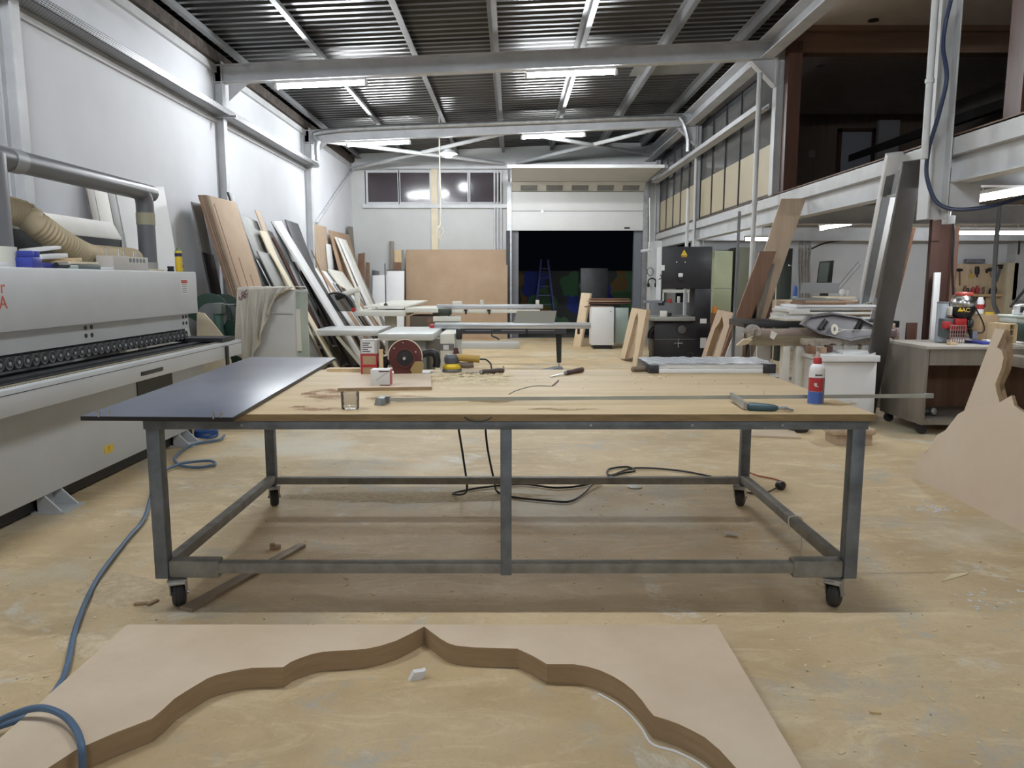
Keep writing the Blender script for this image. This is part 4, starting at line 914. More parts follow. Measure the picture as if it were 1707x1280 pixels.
for yy, zz_ in ((5.62, 1.155), (5.70, 1.155), (5.62, 1.095), (5.70, 1.095), (7.30, 1.155), (7.37, 1.155), (7.3, 1.095), (7.37, 1.095)):
    b = B(); b.cyl((-3.172, yy, zz_), (-3.166, yy, zz_), .017, n=14); b.part('bolt_hole', t, M['black'])
b = B(); b.box(-3.3, -2.80, 2.4, 7.6, .86, .895); b.part('conveyor_bed', t, M['machined'])
b = B(); b.box(-3.08, -3.0, 2.4, 7.5, .895, .915); b.part('track_strip', t, M['dark'])
b = B(); b.box(-2.97, -2.93, 2.4, 7.45, .895, .905); b.part('track_strip', t, M['black'])
b = B()
for i in range(150): b.box(-2.87, -2.835, 2.5 + i * .033, 2.521 + i * .033, .895, .912)
b.part('feed_chain', t, mat('chain_tan', (.30, .26, .19), .6))
b = B(); b.box(-2.84, -2.78, 2.4, 7.75, .755, .905, .006); b.part('support_rail', t, M['machine'])
b = B(); b.box(-2.7815, -2.7785, 2.4, 7.75, .872, .876); b.part('rail_groove', t, M['black'])
b = B(); b.box(-2.7815, -2.777, 5.62, 5.98, .792, .822, .004); b.part('rail_slot', t, M['black'])
b = B(); b.box(-2.781, -2.765, 7.30, 7.36, .62, .87); b.part('bracket', t, M['black'])
b = B(); b.box(-3.35, -2.80, 7.3, 7.62, .915, .95); b.part('end_table', t, M['dark'])
b = B(); b.box(-3.74, -3.02, 2.4, 7.38, .12, .80, .01); body = b.part('body', t, M['machine'])
b = B(); b.box(-3.021, -3.012, 6.02, 6.65, .56, .70); b.part('vent_panel', body, M['dark'])
p = PX(181, 748, -3.02); b = B(); b.box(-3.021, -3.017, p.y - .06, p.y + .06, p.z - .03, p.z + .03); s = b.part('warning_sticker', t, M['yellow'])
lettering('!', .05, (-3.0165, p.y + .0, p.z), frame_rot((0, 1, 0), (0, 0, 1)), M['black'], s)
b = B(); b.box(-3.6, -3.1, 2.6, 7.2, .02, .12); b.part('plinth', t, M['black'])
for y in (4.86, 6.85, 3.0):
    b = B(); b.use(M['machine']); b.prism([(-.10, 0), (.10, 0), (.05, .16), (-.10, .16)], lambda u, v_: (-3.1, y + u, v_), lambda u, v_: (-3.085, y + u, v_))
    b.prism([(-.02, 0), (.18, 0), (.02, .16), (-.02, .16)], lambda u, v_: (-3.1 + u, y - .1, v_), lambda u, v_: (-3.1 + u, y - .085, v_)); b.prism([(-.02, 0), (.18, 0), (.02, .16), (-.02, .16)], lambda u, v_: (-3.1 + u, y + .085, v_), lambda u, v_: (-3.1 + u, y + .1, v_))
    b.box(-3.12, -2.90, y - .12, y + .12, 0, .012); b.part('foot', t)
for px, py, ch in ((4, 479, 'r'), (5, 505, 'A')):
    p = PX(px, py, -3.1); lettering(ch, .115, (-3.0985, p.y, p.z), frame_rot((0, 1, 0), (0, 0, 1)), mat('red_print', (.55, .10, .06), .5), t)
a, c = PX(301, 466, -3.1), PX(313, 490, -3.1)
b = B(); b.box(-3.1005, -3.0975, a.y, c.y, c.z, a.z); pl = b.part('rating_plate', t, M['paper'])
b = B(); b.box(-3.0977, -3.0965, a.y + .005, c.y - .005, a.z - .035, a.z - .005); b.part('header', pl, mat('red_header', (.45, .08, .06), .5))
b = B()
for i in range(5): b.box(-3.0977, -3.0967, a.y + .015, c.y - .02, a.z - .052 - i * .018, a.z - .045 - i * .018)
b.part('print', pl, M['machined'])
# angled rear lid
p0, p1 = PX(30, 345, -3.95), PX(253, 395, -3.95)
b = B(); yl0, yl1 = 5.62, 7.22
b.use(M['offwhite']); b.slab((-3.74, yl0, 2.02), (-3.74, yl1, 2.02), (-3.67, yl1, 1.88), (-3.67, yl0, 1.88), (0, 0, .02))
b.use(M['dark']); b.slab((-3.67, yl0, 1.88), (-3.67, yl1, 1.88), (-3.67, yl1, 1.585), (-3.67, yl0, 1.585), (-.02, 0, 0)); b.slab((-3.74, yl1, 2.02), (-3.67, yl1, 1.88), (-3.67, yl1, 1.585), (-3.74, yl1, 1.585), (0, -.02, 0))
b.part('rear_cover', t, label='pale sloped cover with a charcoal front')
# dust extraction pipe
t = thing('dust_pipe', 'grey dust extraction pipe rising from the edge bander', 'pipe', (-3.4, 7.2, 1.585))
e = PX(262, 322, -3.42); y0_, z0_ = 4.93, PX(5, 255, -3.42).z
zp = e.z - .02
b = B(); b.tube([(-3.42, 3.0, zp), (-3.42, 7.0, zp), (-3.42, 7.12, zp - .01), (-3.42, 7.19, zp - .07), (-3.42, 7.2, zp - .2)], .078, 20, 6); b.part('overhead_pipe', t, M['pvc'])
b = B(); b.cyl((-3.42, 7.2, zp - .19), (-3.42, 7.2, 1.66), .078, n=20); b.part('riser', t, M['pvc'])
b = B(); b.cyl((-3.42, 7.2, zp - .30), (-3.42, 7.2, zp - .19), .083, n=20); b.part('tape_band', t, mat('tan_tape', (.34, .32, .22), .5))
b = B(); b.cyl((-3.42, 7.2, 1.587), (-3.42, 7.2, 1.67), .083, n=20); b.part('clear_collar', t, mat('collar', (.36, .36, .33), .4))
b = B(); b.cyl((-3.42, 5.28, zp), (-3.42, 5.40, zp), .084, n=20); b.part('coupling', t, mat('coupling', (.26, .27, .28), .4))
b = B(); b.cyl((-3.38, 5.0, 1.66), (-3.38, 5.0, zp + .0), .115, n=22); b.part('riser', t, M['pvc'])
b = B(); b.cyl((-3.38, 5.0, 1.587), (-3.38, 5.0, 1.72), .13, n=22); b.part('clear_collar', t, M['ivory'])
# ribbed suction hose
pts = catmull([(-3.66, 4.6, 2.02), PX(22, 352, -3.61), PX(60, 374, -3.52), PX(100, 402, -3.47), PX(140, 424, -3.46), PX(180, 437, -3.46), PX(222, 443, -3.46)], 130)
pts = [V((p.x, p.y, max(p.z, 1.695))) for p in pts]
b = B(); rad = []
dd = 0
for i, p in enumerate(pts):
    if i: dd += (p - pts[i - 1]).length
    rad.append(.096 + .005 * math.sin(dd * 2 * math.pi / .032))
b.sweep(pts, rad, 18); b.top('suction_hose', 'cream ribbed suction hose lying on top of the edge bander', 'hose', M['clotht'])
# bits and pieces on the machine
ZH = 1.5855
def hx(px, py): return PX(px, py, -3.18)
t = thing('bar_clamp', 'blue clamp lying on the edge bander beside white offcuts', 'clamp', (-3.2, 5.2, ZH))
y = PX(48, 446, -3.2).y
b = B(); b.use(M['blue']); b.box(-3.26, -3.14, y - .05, y + .06, ZH, ZH + .07, .01); b.box(-3.25, -3.15, y - .04, y - .01, ZH + .07, ZH + .11, .005); b.box(-3.25, -3.15, y + .02, y + .05, ZH + .07, ZH + .11, .005); b.part('jaw', t)
b = B(); b.bar((-3.2, y + .05, ZH + .03), (-3.2, y + .30, ZH + .015), .03, .03); b.part('bar', t, M['blue'])
b = B(); b.cyl((-3.15, y + .22, ZH + .022), (-3.15, y + .36, ZH + .022), .02, n=12); b.part('knob', t, M['dark'])
def loose(name, label, px0, px1, py, h, mt, x=-3.2, tilt=0, dx=.16, dz=0):
    a, c = PX(px0, py, x), PX(px1, py, x)
    b = B(); b.slab((x - dx, a.y, ZH + dz), (x, a.y, ZH + dz), (x, c.y, ZH + dz + tilt), (x - dx, c.y, ZH + dz + tilt), (0, 0, h), .002); return b.top(name, label, 'offcut', mt)
loose('painted_offcut', 'pale green painted board piece under the white offcuts', 80, 131, 447, .03, mat('pale_green', (.42, .50, .46), .5))
loose('painted_offcut', 'dark grey green board piece at the end of the offcut heap', 131, 168, 447, .035, mat('grey_green', (.10, .125, .125), .5))
loose('board_offcut', 'tan board offcut resting over the dark green piece', 120, 165, 446, .018, M['cream'], dz=.036, tilt=.003)
loose('board_offcut', 'light wood offcut sloping on the edge bander', 92, 138, 446, .025, M['pine'], dz=.031, tilt=.03, x=-3.24)
loose('white_offcut', 'lower white board offcut leaning on the heap', 72, 115, 446, .03, M['white'], dz=.06, tilt=.022, x=-3.22, dx=.12)
loose('white_offcut', 'upper white board offcut tilted over the blue clamp', 58, 105, 446, .022, M['white'], dz=.108, tilt=.035, x=-3.27, dx=.1)
loose('white_offcut', 'flat white strip on the edge bander before the drill block', 168, 192, 448, .022, M['white'])
loose('white_offcut', 'flat white strip on the edge bander at the thick riser', -30, 16, 445, .03, M['white'])
a, c = PX(190, 449, -3.2), PX(248, 451, -3.2)
t = thing('bit_block', 'pale block with router bits standing on the edge bander', 'tool block', (-3.28, (a.y + c.y) / 2, ZH))
b = B(); b.box(-3.34, -3.2, a.y, c.y, ZH, ZH + .115, .004); bl = b.part('block', t, mat('block_grey', (.50, .47, .43), .6))
for i in range(5):
    y = a.y + .42 + i * .062 if False else a.y + (c.y - a.y) * (.47 + i * .1)
    b = B(); b.cyl((-3.2002, y, ZH + .085), (-3.198, y, ZH + .085), .020, n=14); b.part('hole', bl, M['machined'])
for f, h in ((.02, .06), (.35, .06), (.5, .045), (.78, .05), (.84, .035), (.92, .05)):
    y = a.y + (c.y - a.y) * f; b = B(); b.cyl((-3.26, y, ZH + .115), (-3.26, y, ZH + .115 + h), .007, n=8); b.part('router_bit', t, M['chrome'])
b = B(); b.box(-3.3, -3.2, c.y + .0, c.y + .30, ZH, ZH + .018); b.top('thin_lath', 'thin tan lath beside the drill block under the riser', 'lath', M['cream'])
p = PX(299, 454, -3.2)
t = thing('spray_can', 'yellow spray can with green top standing on the edge bander', 'spray can', (-3.2, p.y, ZH))
b = B(); b.lathe([(.031, 0), (.033, .004), (.033, .185), (.028, .197)], (-3.2, p.y, ZH), (0, 0, 1), 24); b.part('body', t, M['yellow'])
b = B(); b.lathe([(.0335, .145), (.0335, .178)], (-3.2, p.y, ZH), (0, 0, 1), 24); b.part('label', t, mat('navy', (.02, .02, .06), .4))
b = B(); b.lathe([(.027, .197), (.020, .212), (.009, .215), (.009, .23), (.002, .232)], (-3.2, p.y, ZH), (0, 0, 1), 20); b.part('cap', t, mat('sage', (.18, .26, .13), .5))
lettering('O', .04, (-3.166, p.y + .006, ZH + .05), frame_rot((0, 1, 0), (0, 0, 1)), M['dred'], t)
p = PX(285, 453, -3.2)
b = B(); b.lathe([(.028, 0), (.03, .003), (.03, .02), (.026, .022), (.026, .03), (.03, .032), (.03, .046), (.027, .05)], (-3.2, p.y, ZH), (0, 0, 1), 24); b.top('black_jar', 'small black screw jar beside the yellow spray can', 'jar', M['black'])
# ------------------------------------------------------------------ helpers for standing and leaning things
def rect(b, px0, py0, px1, py1, Y, dep, bev=0):
    a, c = PY(px0, py1, Y), PY(px1, py0, Y)
    return b.box(min(a.x, c.x), max(a.x, c.x), Y, Y + dep, a.z, c.z, bev)
LEANS = [(15.45, 15.65, -3.935, -3.935, 4.4), (10.87, 11.07, -3.935, -3.935, 4.4)]
def lean(name, label, near, far, low, Xt, t, m, group=None, cat='board', edge=None, hole=None, xmax=None):
    """Board leaning on the white wall: top edge from near to far at x=Xt, low = a lower point on its near edge; stands on the floor."""
    while True:
        a, c = PX(*near, Xt), PX(*far, Xt)
        if c.y < a.y + .02: c.y = a.y + .02
        l = PY(*low, a.y)
        k = (l.x - Xt) / (l.z - a.z) if abs(l.z - a.z) > .05 else -.25
        xb = min(max(Xt - k * a.z, Xt + .15), Xt + 1.15, ) if xmax is None else min(Xt - k * a.z, xmax)
        ok = True
        for y0, y1, xt2, xb2, z2 in LEANS:
            if y1 > a.y - .003 and y0 < c.y + .003:
                if xb - t < xb2 + .008: xb = xb2 + t + .010
                z = min(z2, a.z, c.z)
                if xb + (Xt - xb) * z / max(a.z, c.z) - t < xb2 + (xt2 - xb2) * z / z2 + .010: ok = False
        if ok or Xt > -3.3: break
        Xt += .006
    LEANS.append((a.y, c.y, Xt, xb, max(a.z, c.z)))
    b = B(); b.use(m)
    b.hexa([(xb - t, a.y, 0), (xb, a.y, 0), (xb, c.y, 0), (xb - t, c.y, 0), (Xt - t, a.y, a.z), (Xt, a.y, a.z), (Xt, c.y, c.z), (Xt - t, c.y, c.z)], .0015)
    if edge:
        b.use(edge); b.hexa([(xb - t + .002, a.y - .0015, 0), (xb - .002, a.y - .0015, 0), (xb - .002, a.y, 0), (xb - t + .002, a.y, 0), (Xt - t + .002, a.y - .0015, a.z), (Xt - .002, a.y - .0015, a.z), (Xt - .002, a.y, a.z), (Xt - t + .002, a.y, a.z)])
    if hole:
        b.use(hole[0])
        for f, z0, z1 in hole[1:]:
            y = a.y + (c.y - a.y) * f
            for_x = lambda z: xb + (Xt - xb) * z / a.z
            b.hexa([(for_x(z0), y, z0), (for_x(z0) + .002, y, z0), (for_x(z0) + .002, y + .035, z0), (for_x(z0), y + .035, z0), (for_x(z1), y, z1), (for_x(z1) + .002, y, z1), (for_x(z1) + .002, y + .035, z1), (for_x(z1), y + .035, z1)])
    return b.top(name, label, cat, None, group)
def backlean(name, label, p0, p1, Yt, Yb, t, m, cat='board', zb=0.0):
    a, c = PY(*p0, Yt), PY(*p1, Yt)
    b = B(); b.hexa([(a.x, Yb, zb), (c.x, Yb, zb), (c.x, Yb + t, zb), (a.x, Yb + t, zb), (a.x, Yt, a.z), (c.x, Yt, c.z), (c.x, Yt + t, c.z), (a.x, Yt + t, a.z)], .002)
    return b.top(name, label, cat, m)
slot = mat('routed_slot', (.20, .085, .06), .7)
edge_g = mat('layered_edge', (.30, .24, .16), .7, col2=(.42, .34, .23), scale=6)
edge_r = mat('reddish_edge', (.30, .16, .11), .7, col2=(.40, .24, .17), scale=6)
# white sheets behind the edge bander
lean('white_sheet', 'tall white panel leaning on the wall behind the dust pipe riser', (192, 312), (273, 311), (213, 386), -4.09, .018, M['white'], xmax=-3.77)
lean('grey_sheet', 'narrow dark grey panel edge beside the tall white panel', (178, 310), (190, 313), (210, 384), -4.09, .018, M['greyb'], xmax=-3.77)
lean('cream_sheet', 'narrow cream panel leaning on the wall behind the hose', (155, 306), (177, 310), (192, 377), -4.09, .018, M['offwhite'], xmax=-3.77)
lean('taupe_sheet', 'narrow shadowed taupe panel leaning behind the cream one', (142, 303), (154, 306), (175, 374), -4.09, .018, M['taupe'], xmax=-3.77)
# MDF stack with routed slots
lean('grey_sheet', 'shadowed grey sheet standing upright behind the slotted MDF stack', (320, 336), (336, 340), (350, 480), -4.03, .02, M['greyb'])
lean('dark_sheet', 'black sheet standing low between the grey sheet and the slotted MDF stack', (338, 420), (356, 425), (345, 480), -3.95, .02, M['blackm'])
for r in [
 ('dark_offcut', 'small dark green board end sticking up behind the slotted MDF', (381, 320), (390, 324), (400, 380), -4.03, .03, 'dgrey'),
 ('olive_sheet', 'olive grey sheet with a pale top leaning behind the slotted MDF', (400, 358), (429, 369), (430, 440), -4.02, .02, 'greyb'),
 ('grey_sheet', 'wide blue grey sheet leaning beside the slotted MDF', (407, 379), (438, 385), (440, 466), -3.97, .02, 'greyb'),
 ('pine_board', 'narrow pine stick rising above the leaning sheets', (426, 350), (434, 353), (441, 390), -4.02, .022, 'oak'),
 ('olive_board', 'olive board standing behind the yellowish boards', (441, 381), (454, 387), (470, 440), -4.0, .02, 'greyb'),
]: lean(r[0], r[1], r[2], r[3], r[4], r[5], r[6], M[r[7]], 'boards leaning along the white wall')
stack = ('rearmost', 'fourth from the slotted face', 'third from the slotted face', 'second from the slotted face')
for i in range(4):
    o = i * 4
    lean('mdf_sheet', 'brown edged MDF sheet in the slotted stack, ' + stack[i], (333 + o, 325), (378 + o, 336), (384 + o, 485), -3.985 + i * .034, .028, M['mdfd'], 'slotted MDF stack', edge=(edge_r, edge_g)[i % 2])
lean('mdf_sheet', 'pinkish MDF sheet with three routed slots on the front of the stack', (349, 326), (393, 337), (399, 485), -3.845, .03, M['mdf'], 'slotted MDF stack', edge=M['mdfl'], hole=(slot, (.06, .1, 2.46), (.36, .1, 1.80), (.62, .1, 1.58)))
# the long row of leaning boards
rows = [
 ('oak_board', 'upright oak veneer board beside the third wall column', (522, 373), (544, 378), (526, 445), -4.05, .03, 'oak'),
 ('white_board', 'narrow white board upright beside the oak veneer board', (544, 406), (553, 408), (547, 445), -4.04, .02, 'white'),
 ('brown_sheet', 'brown framed panel leaning in the corner', (551, 384), (582, 391), (568, 450), -3.99, .05, 'mdfd'),
 ('taupe_board', 'grey brown board standing upright close to the corner', (581, 377), (588, 378), (583, 440), -4.05, .02, 'taupe'),
 ('tan_board', 'long yellowish board leaning against the blue grey sheet', (433, 384), (444, 386), (472, 470), -3.95, .022, 'cream'),
 ('grey_board', 'lower grey sheet with a black edge in front of the blue grey sheet', (429, 418), (450, 423), (459, 479), -3.90, .022, 'greyb'),
 ('black_strip', 'slim black strip leaning before the lower grey sheet', (427, 433), (431, 432), (450, 478), -3.84, .02, 'blackm'),
 ('dark_strip', 'slim purplish strip at the foot of the slotted MDF', (424, 440), (427, 441), (440, 478), -3.82, .02, 'dgrey'),
 ('tan_board', 'shorter yellowish board leaning beside the lower grey sheet', (451, 421), (459, 423), (484, 479), -3.90, .022, 'cream'),
 ('brown_board', 'dark maroon board leaning beside the long white bar', (455, 395), (459, 397), (491, 479), -3.95, .02, 'mahog'),
 ('olive_board', 'thin olive board pressed behind the long white bar', (453, 369), (457, 370), (480, 440), -3.99, .02, 'greyb'),
 ('charcoal_board', 'charcoal board standing high behind the long white bar', (476, 366), (497, 373), (500, 430), -4.02, .025, 'dgrey'),
 ('charcoal_board', 'shorter charcoal board leaning in front of the high one', (486, 401), (504, 402), (503, 443), -3.95, .025, 'dgrey'),
 ('black_board', 'glossy black board leaning right beside the long white bar', (490, 436), (503, 438), (525, 500), -3.88, .03, 'blackm'),
 ('black_board', 'black board with grey top leaning under the charcoal boards', (504, 433), (517, 435), (535, 487), -3.86, .022, 'blackm'),
 ('black_board', 'low black board in front of the other black boards', (503, 450), (511, 452), (529, 490), -3.80, .022, 'blackm'),
 ('white_bar', 'long white bar leaning steeply beyond the cloth covered machine', (457, 369), (469, 368), (516, 499), -3.93, .05, 'white'),
 ('white_edged_board', 'pale board with white edge leaning beside the black boards', (518, 443), (527, 446), (550, 487), -3.83, .022, 'white'),
 ('tan_board', 'tan board between the white edged board and the white plank', (528, 448), (536, 451), (559, 487), -3.83, .022, 'mdfd'),
 ('white_plank', 'white plank leaning beside the tan board', (537, 451), (547, 453), (566, 487), -3.82, .022, 'white'),
 ('cream_sheet', 'wide cream sheet leaning among the saw bay boards', (547, 448), (571, 453), (575, 484), -3.86, .022, 'offwhite'),
 ('cream_batten', 'cream slat with a cut opening, first of three by the brown panel', (560, 395), (565, 396), (595, 481), -3.90, .04, 'offwhite'),
 ('cream_batten', 'cream slat in the middle of three by the brown panel', (566, 397), (571, 398), (602, 481), -3.88, .04, 'white'),
 ('cream_batten', 'cream slat on the corner side of three by the brown panel', (573, 399), (577, 400), (608, 481), -3.86, .04, 'offwhite'),
 ('grey_plank', 'grey plank leaning low beside the cream slats', (591, 445), (597, 446), (623, 511), -3.80, .03, 'greyb'),
]
for r in rows: lean(r[0], r[1], r[2], r[3], r[4], r[5], r[6], M[r[7]], 'boards leaning along the white wall')
for i in range(9):
    cn, mm = (('white', 'white'), ('black', 'blackm'), ('brown', 'mdfd'), ('black', 'dgrey'), ('cream', 'cream'))[i % 5]
    lean('leftover_board', 'low %s leftover board in the tight row beyond the saw tables' % cn, (556 + 5 * i, 470 + 3 * i), (560 + 5 * i, 471 + 3 * i), (590 + 4.4 * i, 545), -3.80, .024, M[mm], 'leftover boards beyond the saw tables')
b = B(); a, c = PX(519, 417, -3.72), PX(574, 484, -3.40); b.cyl(a, (c.x + .25, c.y, 0.0), .012, n=8); b.top('thin_rod', 'thin tan rod leaning across the cream sheet', 'rod', M['mdfd'])
# end wall boards
backlean('brown_plank', 'brown plank leaning in the end wall corner', (597, 423), (608, 421), 19.85, 19.3, .03, M['walnut'])
backlean('brown_plank', 'shorter brown plank beside the corner plank', (610, 437), (616, 438), 19.85, 19.3, .03, M['walnut'])
backlean('dark_offcut', 'small dark board peeking over the shorter white cabinet side', (620, 450), (632, 452), 19.8, 19.6, .03, M['dgrey'])
backlean('brown_lath', 'tall narrow grey brown lath against the end wall', (649, 402), (656, 402), 19.9, 19.7, .03, M['taupe'])
backlean('grained_board', 'yellow grained wood panel against the end wall above the white panels', (657, 417), (671, 417), 19.88, 19.65, .02, M['pine'])
backlean('grained_board', 'low brown wood panel in front of the yellow grained one', (656, 437), (673, 437), 19.8, 19.5, .02, M['walnut'])
backlean('white_sheet', 'shorter white cabinet side leaning at the end wall', (621, 459), (645, 458), 19.4, 19.1, .02, M['white'])
backlean('white_sheet', 'taller white cabinet side with dark top edge leaning at the end wall', (645, 451), (674, 450), 19.35, 19.0, .025, M['white'])
b = B(); a, c = PY(644, 451, 19.34), PY(675, 449, 19.34); b.box(a.x, c.x, 19.33, 19.38, a.z, a.z + .02); b.top('dark_edging', 'dark edging strip along the top of the taller white cabinet side', 'strip', M['dark'])
backlean('mdf_sheet', 'large beige MDF sheet leaning on the end wall beside the gateway', (677, 416), (846, 416), 19.9, 19.55, .025, M['mdf'])
b = B(); a = PY(673, 416, 19.8); b.box(a.x - .02, a.x + .04, 19.5, 19.55, 0, a.z - .02); b.top('grey_batten', 'thin grey batten standing beside the large MDF sheet', 'batten', M['greyb'])
# ------------------------------------------------------------------ green grinder
c = PY(362, 520, 8.75); gx, gz = c.x, c.z
t = thing('pedestal_grinder', 'old dark green pedestal grinder between the edge bander and the leaning boards', 'grinder', (gx, 8.9, 0))
for i, (px, y) in enumerate(((350, 8.75), (374, 9.0))):
    q = PY(px, 528, y); n = 20; R = .27
    b = B(); pl = [(R * math.cos(a), R * math.sin(a)) for a in [math.radians(-55 + 235 * k_ / n) for k_ in range(n + 1)]]
    b.prism(pl, lambda u, v_: (q.x + u * .8, y + u * .3, q.z + v_), lambda u, v_: (q.x + u * .8 - .04, y + u * .3 + .11, q.z + v_)); b.part('wheel_hood', t, M['green'])
    b = B(); b.cyl((q.x + .03, y - .02, q.z), (q.x - .02, y + .1, q.z), .16, n=24); b.part('grinding_wheel', t, M['machined'])
b = B(); rect(b, 354, 505, 369, 524, 8.62, .14, .02); b.part('switch_box', t, mat('dull_grey_green', (.14, .17, .155), .5))
b = B(); q0, q1 = PY(363, 522, 8.7), PY(372, 600, 8.7); b.tube([q0, q0.lerp(q1, .4), (q1.x, 8.75, q0.lerp(q1, .6).z)], .05, 12); b.part('elbow', t, mat('dull_teal', (.05, .11, .09), .5))
b = B(); b.box(gx - .08, gx + .2, 8.8, 9.1, .06, gz - .1); b.box(gx - .15, gx + .22, 8.7, 9.15, 0, .06); b.part('pedestal', t, M['green'])
b = B(); b.bar(PY(372, 507, 8.7), PY(392, 507, 8.7), .02, .012); b.part('tool_rest', t, M['galv'])
# yellowish fibre sheet under the grinder
b = B(); a = [(328, 520), (340, 522), (356, 540), (372, 560), (385, 602), (388, 694), (328, 694)]
b.prism(a, lambda u, v_: tuple(PY(u, v_, 8.3)), lambda u, v_: tuple(PY(u, v_, 8.3) + V((0, .02, 0)))); b.top('chute_plate', 'curved cream chute plate below the green grinder', 'plate', M['cream'])
# ------------------------------------------------------------------ cloth covered machine
YC_ = 8.7
t = thing('covered_machine', 'grey machine cabinet standing beyond the edge bander', 'machine', (-2.75, 9.0, 0))
b = B(); a, c = PY(404, 482, YC_), PY(489, 482, YC_); b.box(a.x, c.x, YC_, YC_ + .6, .05, a.z - .01, .01); b.part('cabinet', t, mat('pale_cabinet', (.52, .52, .51), .5, var=.05))
b = B(); rect(b, 440, 520, 488, 523, YC_ - .02, .02); b.part('ledge', t, M['machine'])
b = B(); rect(b, 489, 486, 500, 600, YC_ + .1, .3); b.part('side_panel', t, mat('greenish_side', (.36, .42, .38), .3))
for px in (492, 497):
    b = B(); rect(b, px, 515, px + 2.4, 585, YC_ + .06, .03); b.part('side_rail', t, M['ivory'])
b = B(); b.box(a.x + .05, c.x - .05, YC_ + .05, YC_ + .55, 0, .05); b.part('plinth', t, M['black'])
# drape
def drape():
    b = B(); nu, nv = 46, 30; a, c = PY(398, 480, YC_ - .035), PY(492, 480, YC_ - .035); zt = a.z + .012; g = []
    hem = [(0, 588), (.06, 598), (.14, 604), (.24, 605), (.34, 596), (.45, 570), (.58, 545), (.7, 520), (.82, 498), (.9, 490), (1, 488)]
    def hemz(u):
        for (u0, y0), (u1, y1) in zip(hem, hem[1:]):
            if u <= u1: return PY(420, y0 + (y1 - y0) * (u - u0) / (u1 - u0), YC_).z
    for i in range(nu + 1):
        u = i / nu; hz = hemz(u); row = []
        for j in range(-8, nv + 1):
            if j <= 0:
                v_ = -j / 8; p = V((a.x + (c.x - a.x) * u, YC_ - .03 + .55 * v_, zt + .006 * math.sin(u * 30) * v_))
            else:
                f = j / nv; z = zt + (hz - zt) * f; x = a.x + (c.x - a.x) * (u * (1 - .16 * f) - .01)
                amp = .010 + .05 * f
                p = V((x, YC_ - .05 - amp * (1.62 + math.sin(u * 34 + 2.2 * f) + .6 * math.sin(u * 61 + 1.1 + f * 1.3)) - .02 * f, z))
            row.append(b.v(p))
        g.append(row)
    for i in range(nu):
        for j in range(len(g[0]) - 1): b.face([g[i][j], g[i][j + 1], g[i + 1][j + 1], g[i + 1][j]])
    return b
cl = drape().top('dust_cloth', 'creased cream cloth draped over the grey machine cabinet', 'cloth', M['cloth'])
q = PY(406, 493, YC_ - .12)
ORG[cl.name] = cl.location.copy()
for ch, px, py in (('R', 408, 488), ('S', 404, 496)):
    q = PY(px, py, YC_ - .11); lettering(ch, .11, q, frame_rot((-.25, 0, 1), (-1, 0, -.25)), M['purple'], cl, 'print')
# low trestle with a white board
yb = 9.6
b = B(); a = [PZ(472, 581, .36), PZ(510, 586, .36), PZ(566, 578, .36), PZ(522, 574, .36)]
b.slab(*a, (0, 0, .022)); b.top('white_board', 'white board lying flat on low timber blocks before the saws', 'board', M['offwhite'])
ac = sum(a, V()) / 4
b = B(); b.box(ac.x - .45, ac.x + .4, ac.y - .1, ac.y + .5, .0, .2, .005); b.box(ac.x - .4, ac.x + .38, ac.y - .05, ac.y + .5, .2, .36, .005); b.top('timber_block', 'grey brown timber block carrying the low white board', 'block', M['taupe'])
b = B(); p = PZ(533, 576, .382); b.box(p.x - .1, p.x + .08, p.y, p.y + .12, .382, .41, .004); b.top('black_block', 'small dark block on the low white board', 'block', M['dgrey'])
b = B(); p = PZ(590, 604, .0); b.cyl((p.x - .25, p.y, .11), (p.x + .16, p.y + .2, .13), .085, n=16); b.top('paper_roll', 'tan paper roll lying on the floor behind the carton', 'roll', M['card'])
b = B(); p = PZ(592, 583, .30); b.tube([(p.x - .2, p.y + .02, .01), (p.x - .1, p.y - .1, .012), (p.x + .15, p.y - .08, .012), (p.x + .22, p.y + .05, .012), (p.x + .0, p.y + .12, .012), (p.x - .2, p.y + .05, .012)], .012, 6); b.top('cable_loop', 'thin dark cable loop on the floor near the paper roll', 'cable', M['rubber'])
b = B(); p = PZ(560, 612, 0)
# ------------------------------------------------------------------ panel saw, closer one
ZS = .74
t = thing('panel_saw', 'sliding table panel saw with a long aluminium beam, closer to the workbench', 'panel saw', (-.8, 12, 0))
f0, f1 = PZ(521, 550.5, ZS), PZ(629, 550.5, ZS); g0, g1 = PZ(542, 543, ZS), PZ(640, 543, ZS)
b = B(); b.box(f0.x, f1.x + .02, f0.y, g0.y, ZS - .085, ZS, .004); b.part('extension_table', t, M['saw'])
h0, h1 = PZ(630, 556.6, ZS), PZ(707.5, 556.6, ZS)
b = B(); b.box(h0.x + .0, h1.x + .12, h0.y, f0.y + .9, ZS - .095, ZS + .001, .004); b.part('main_table', t, M['saw'])
b = B(); b.box(h0.x + .1, h1.x - .02, h0.y + .25, f0.y + .9, .0, ZS - .096, .01); b.part('stand', t, M['machined'])
b = B(); b.prism([(h1.x - .02, ZS - .1), (h1.x + .22, ZS - .1), (h1.x + .26, ZS - .18), (h1.x + .2, ZS - .36), (h1.x - .02, ZS - .36)], lambda u, v_: (u, h0.y + .4, v_), lambda u, v_: (u, h0.y + .75, v_)); b.part('blade_cover', t, mat('mouse_grey', (.20, .19, .17), .5))
b = B(); b.bar((f0.x + .35, f0.y + .1, ZS - .09), (f0.x + .85, f0.y + .2, .0), .05, .03, (0, 1, 0)); b.part('diagonal_leg', t, M['ivory'])
YR = 12.3
b = B(); rect(b, 724, 539, 985, 548, YR, .30, .004); b.part('sliding_carriage', t, M['alu'])
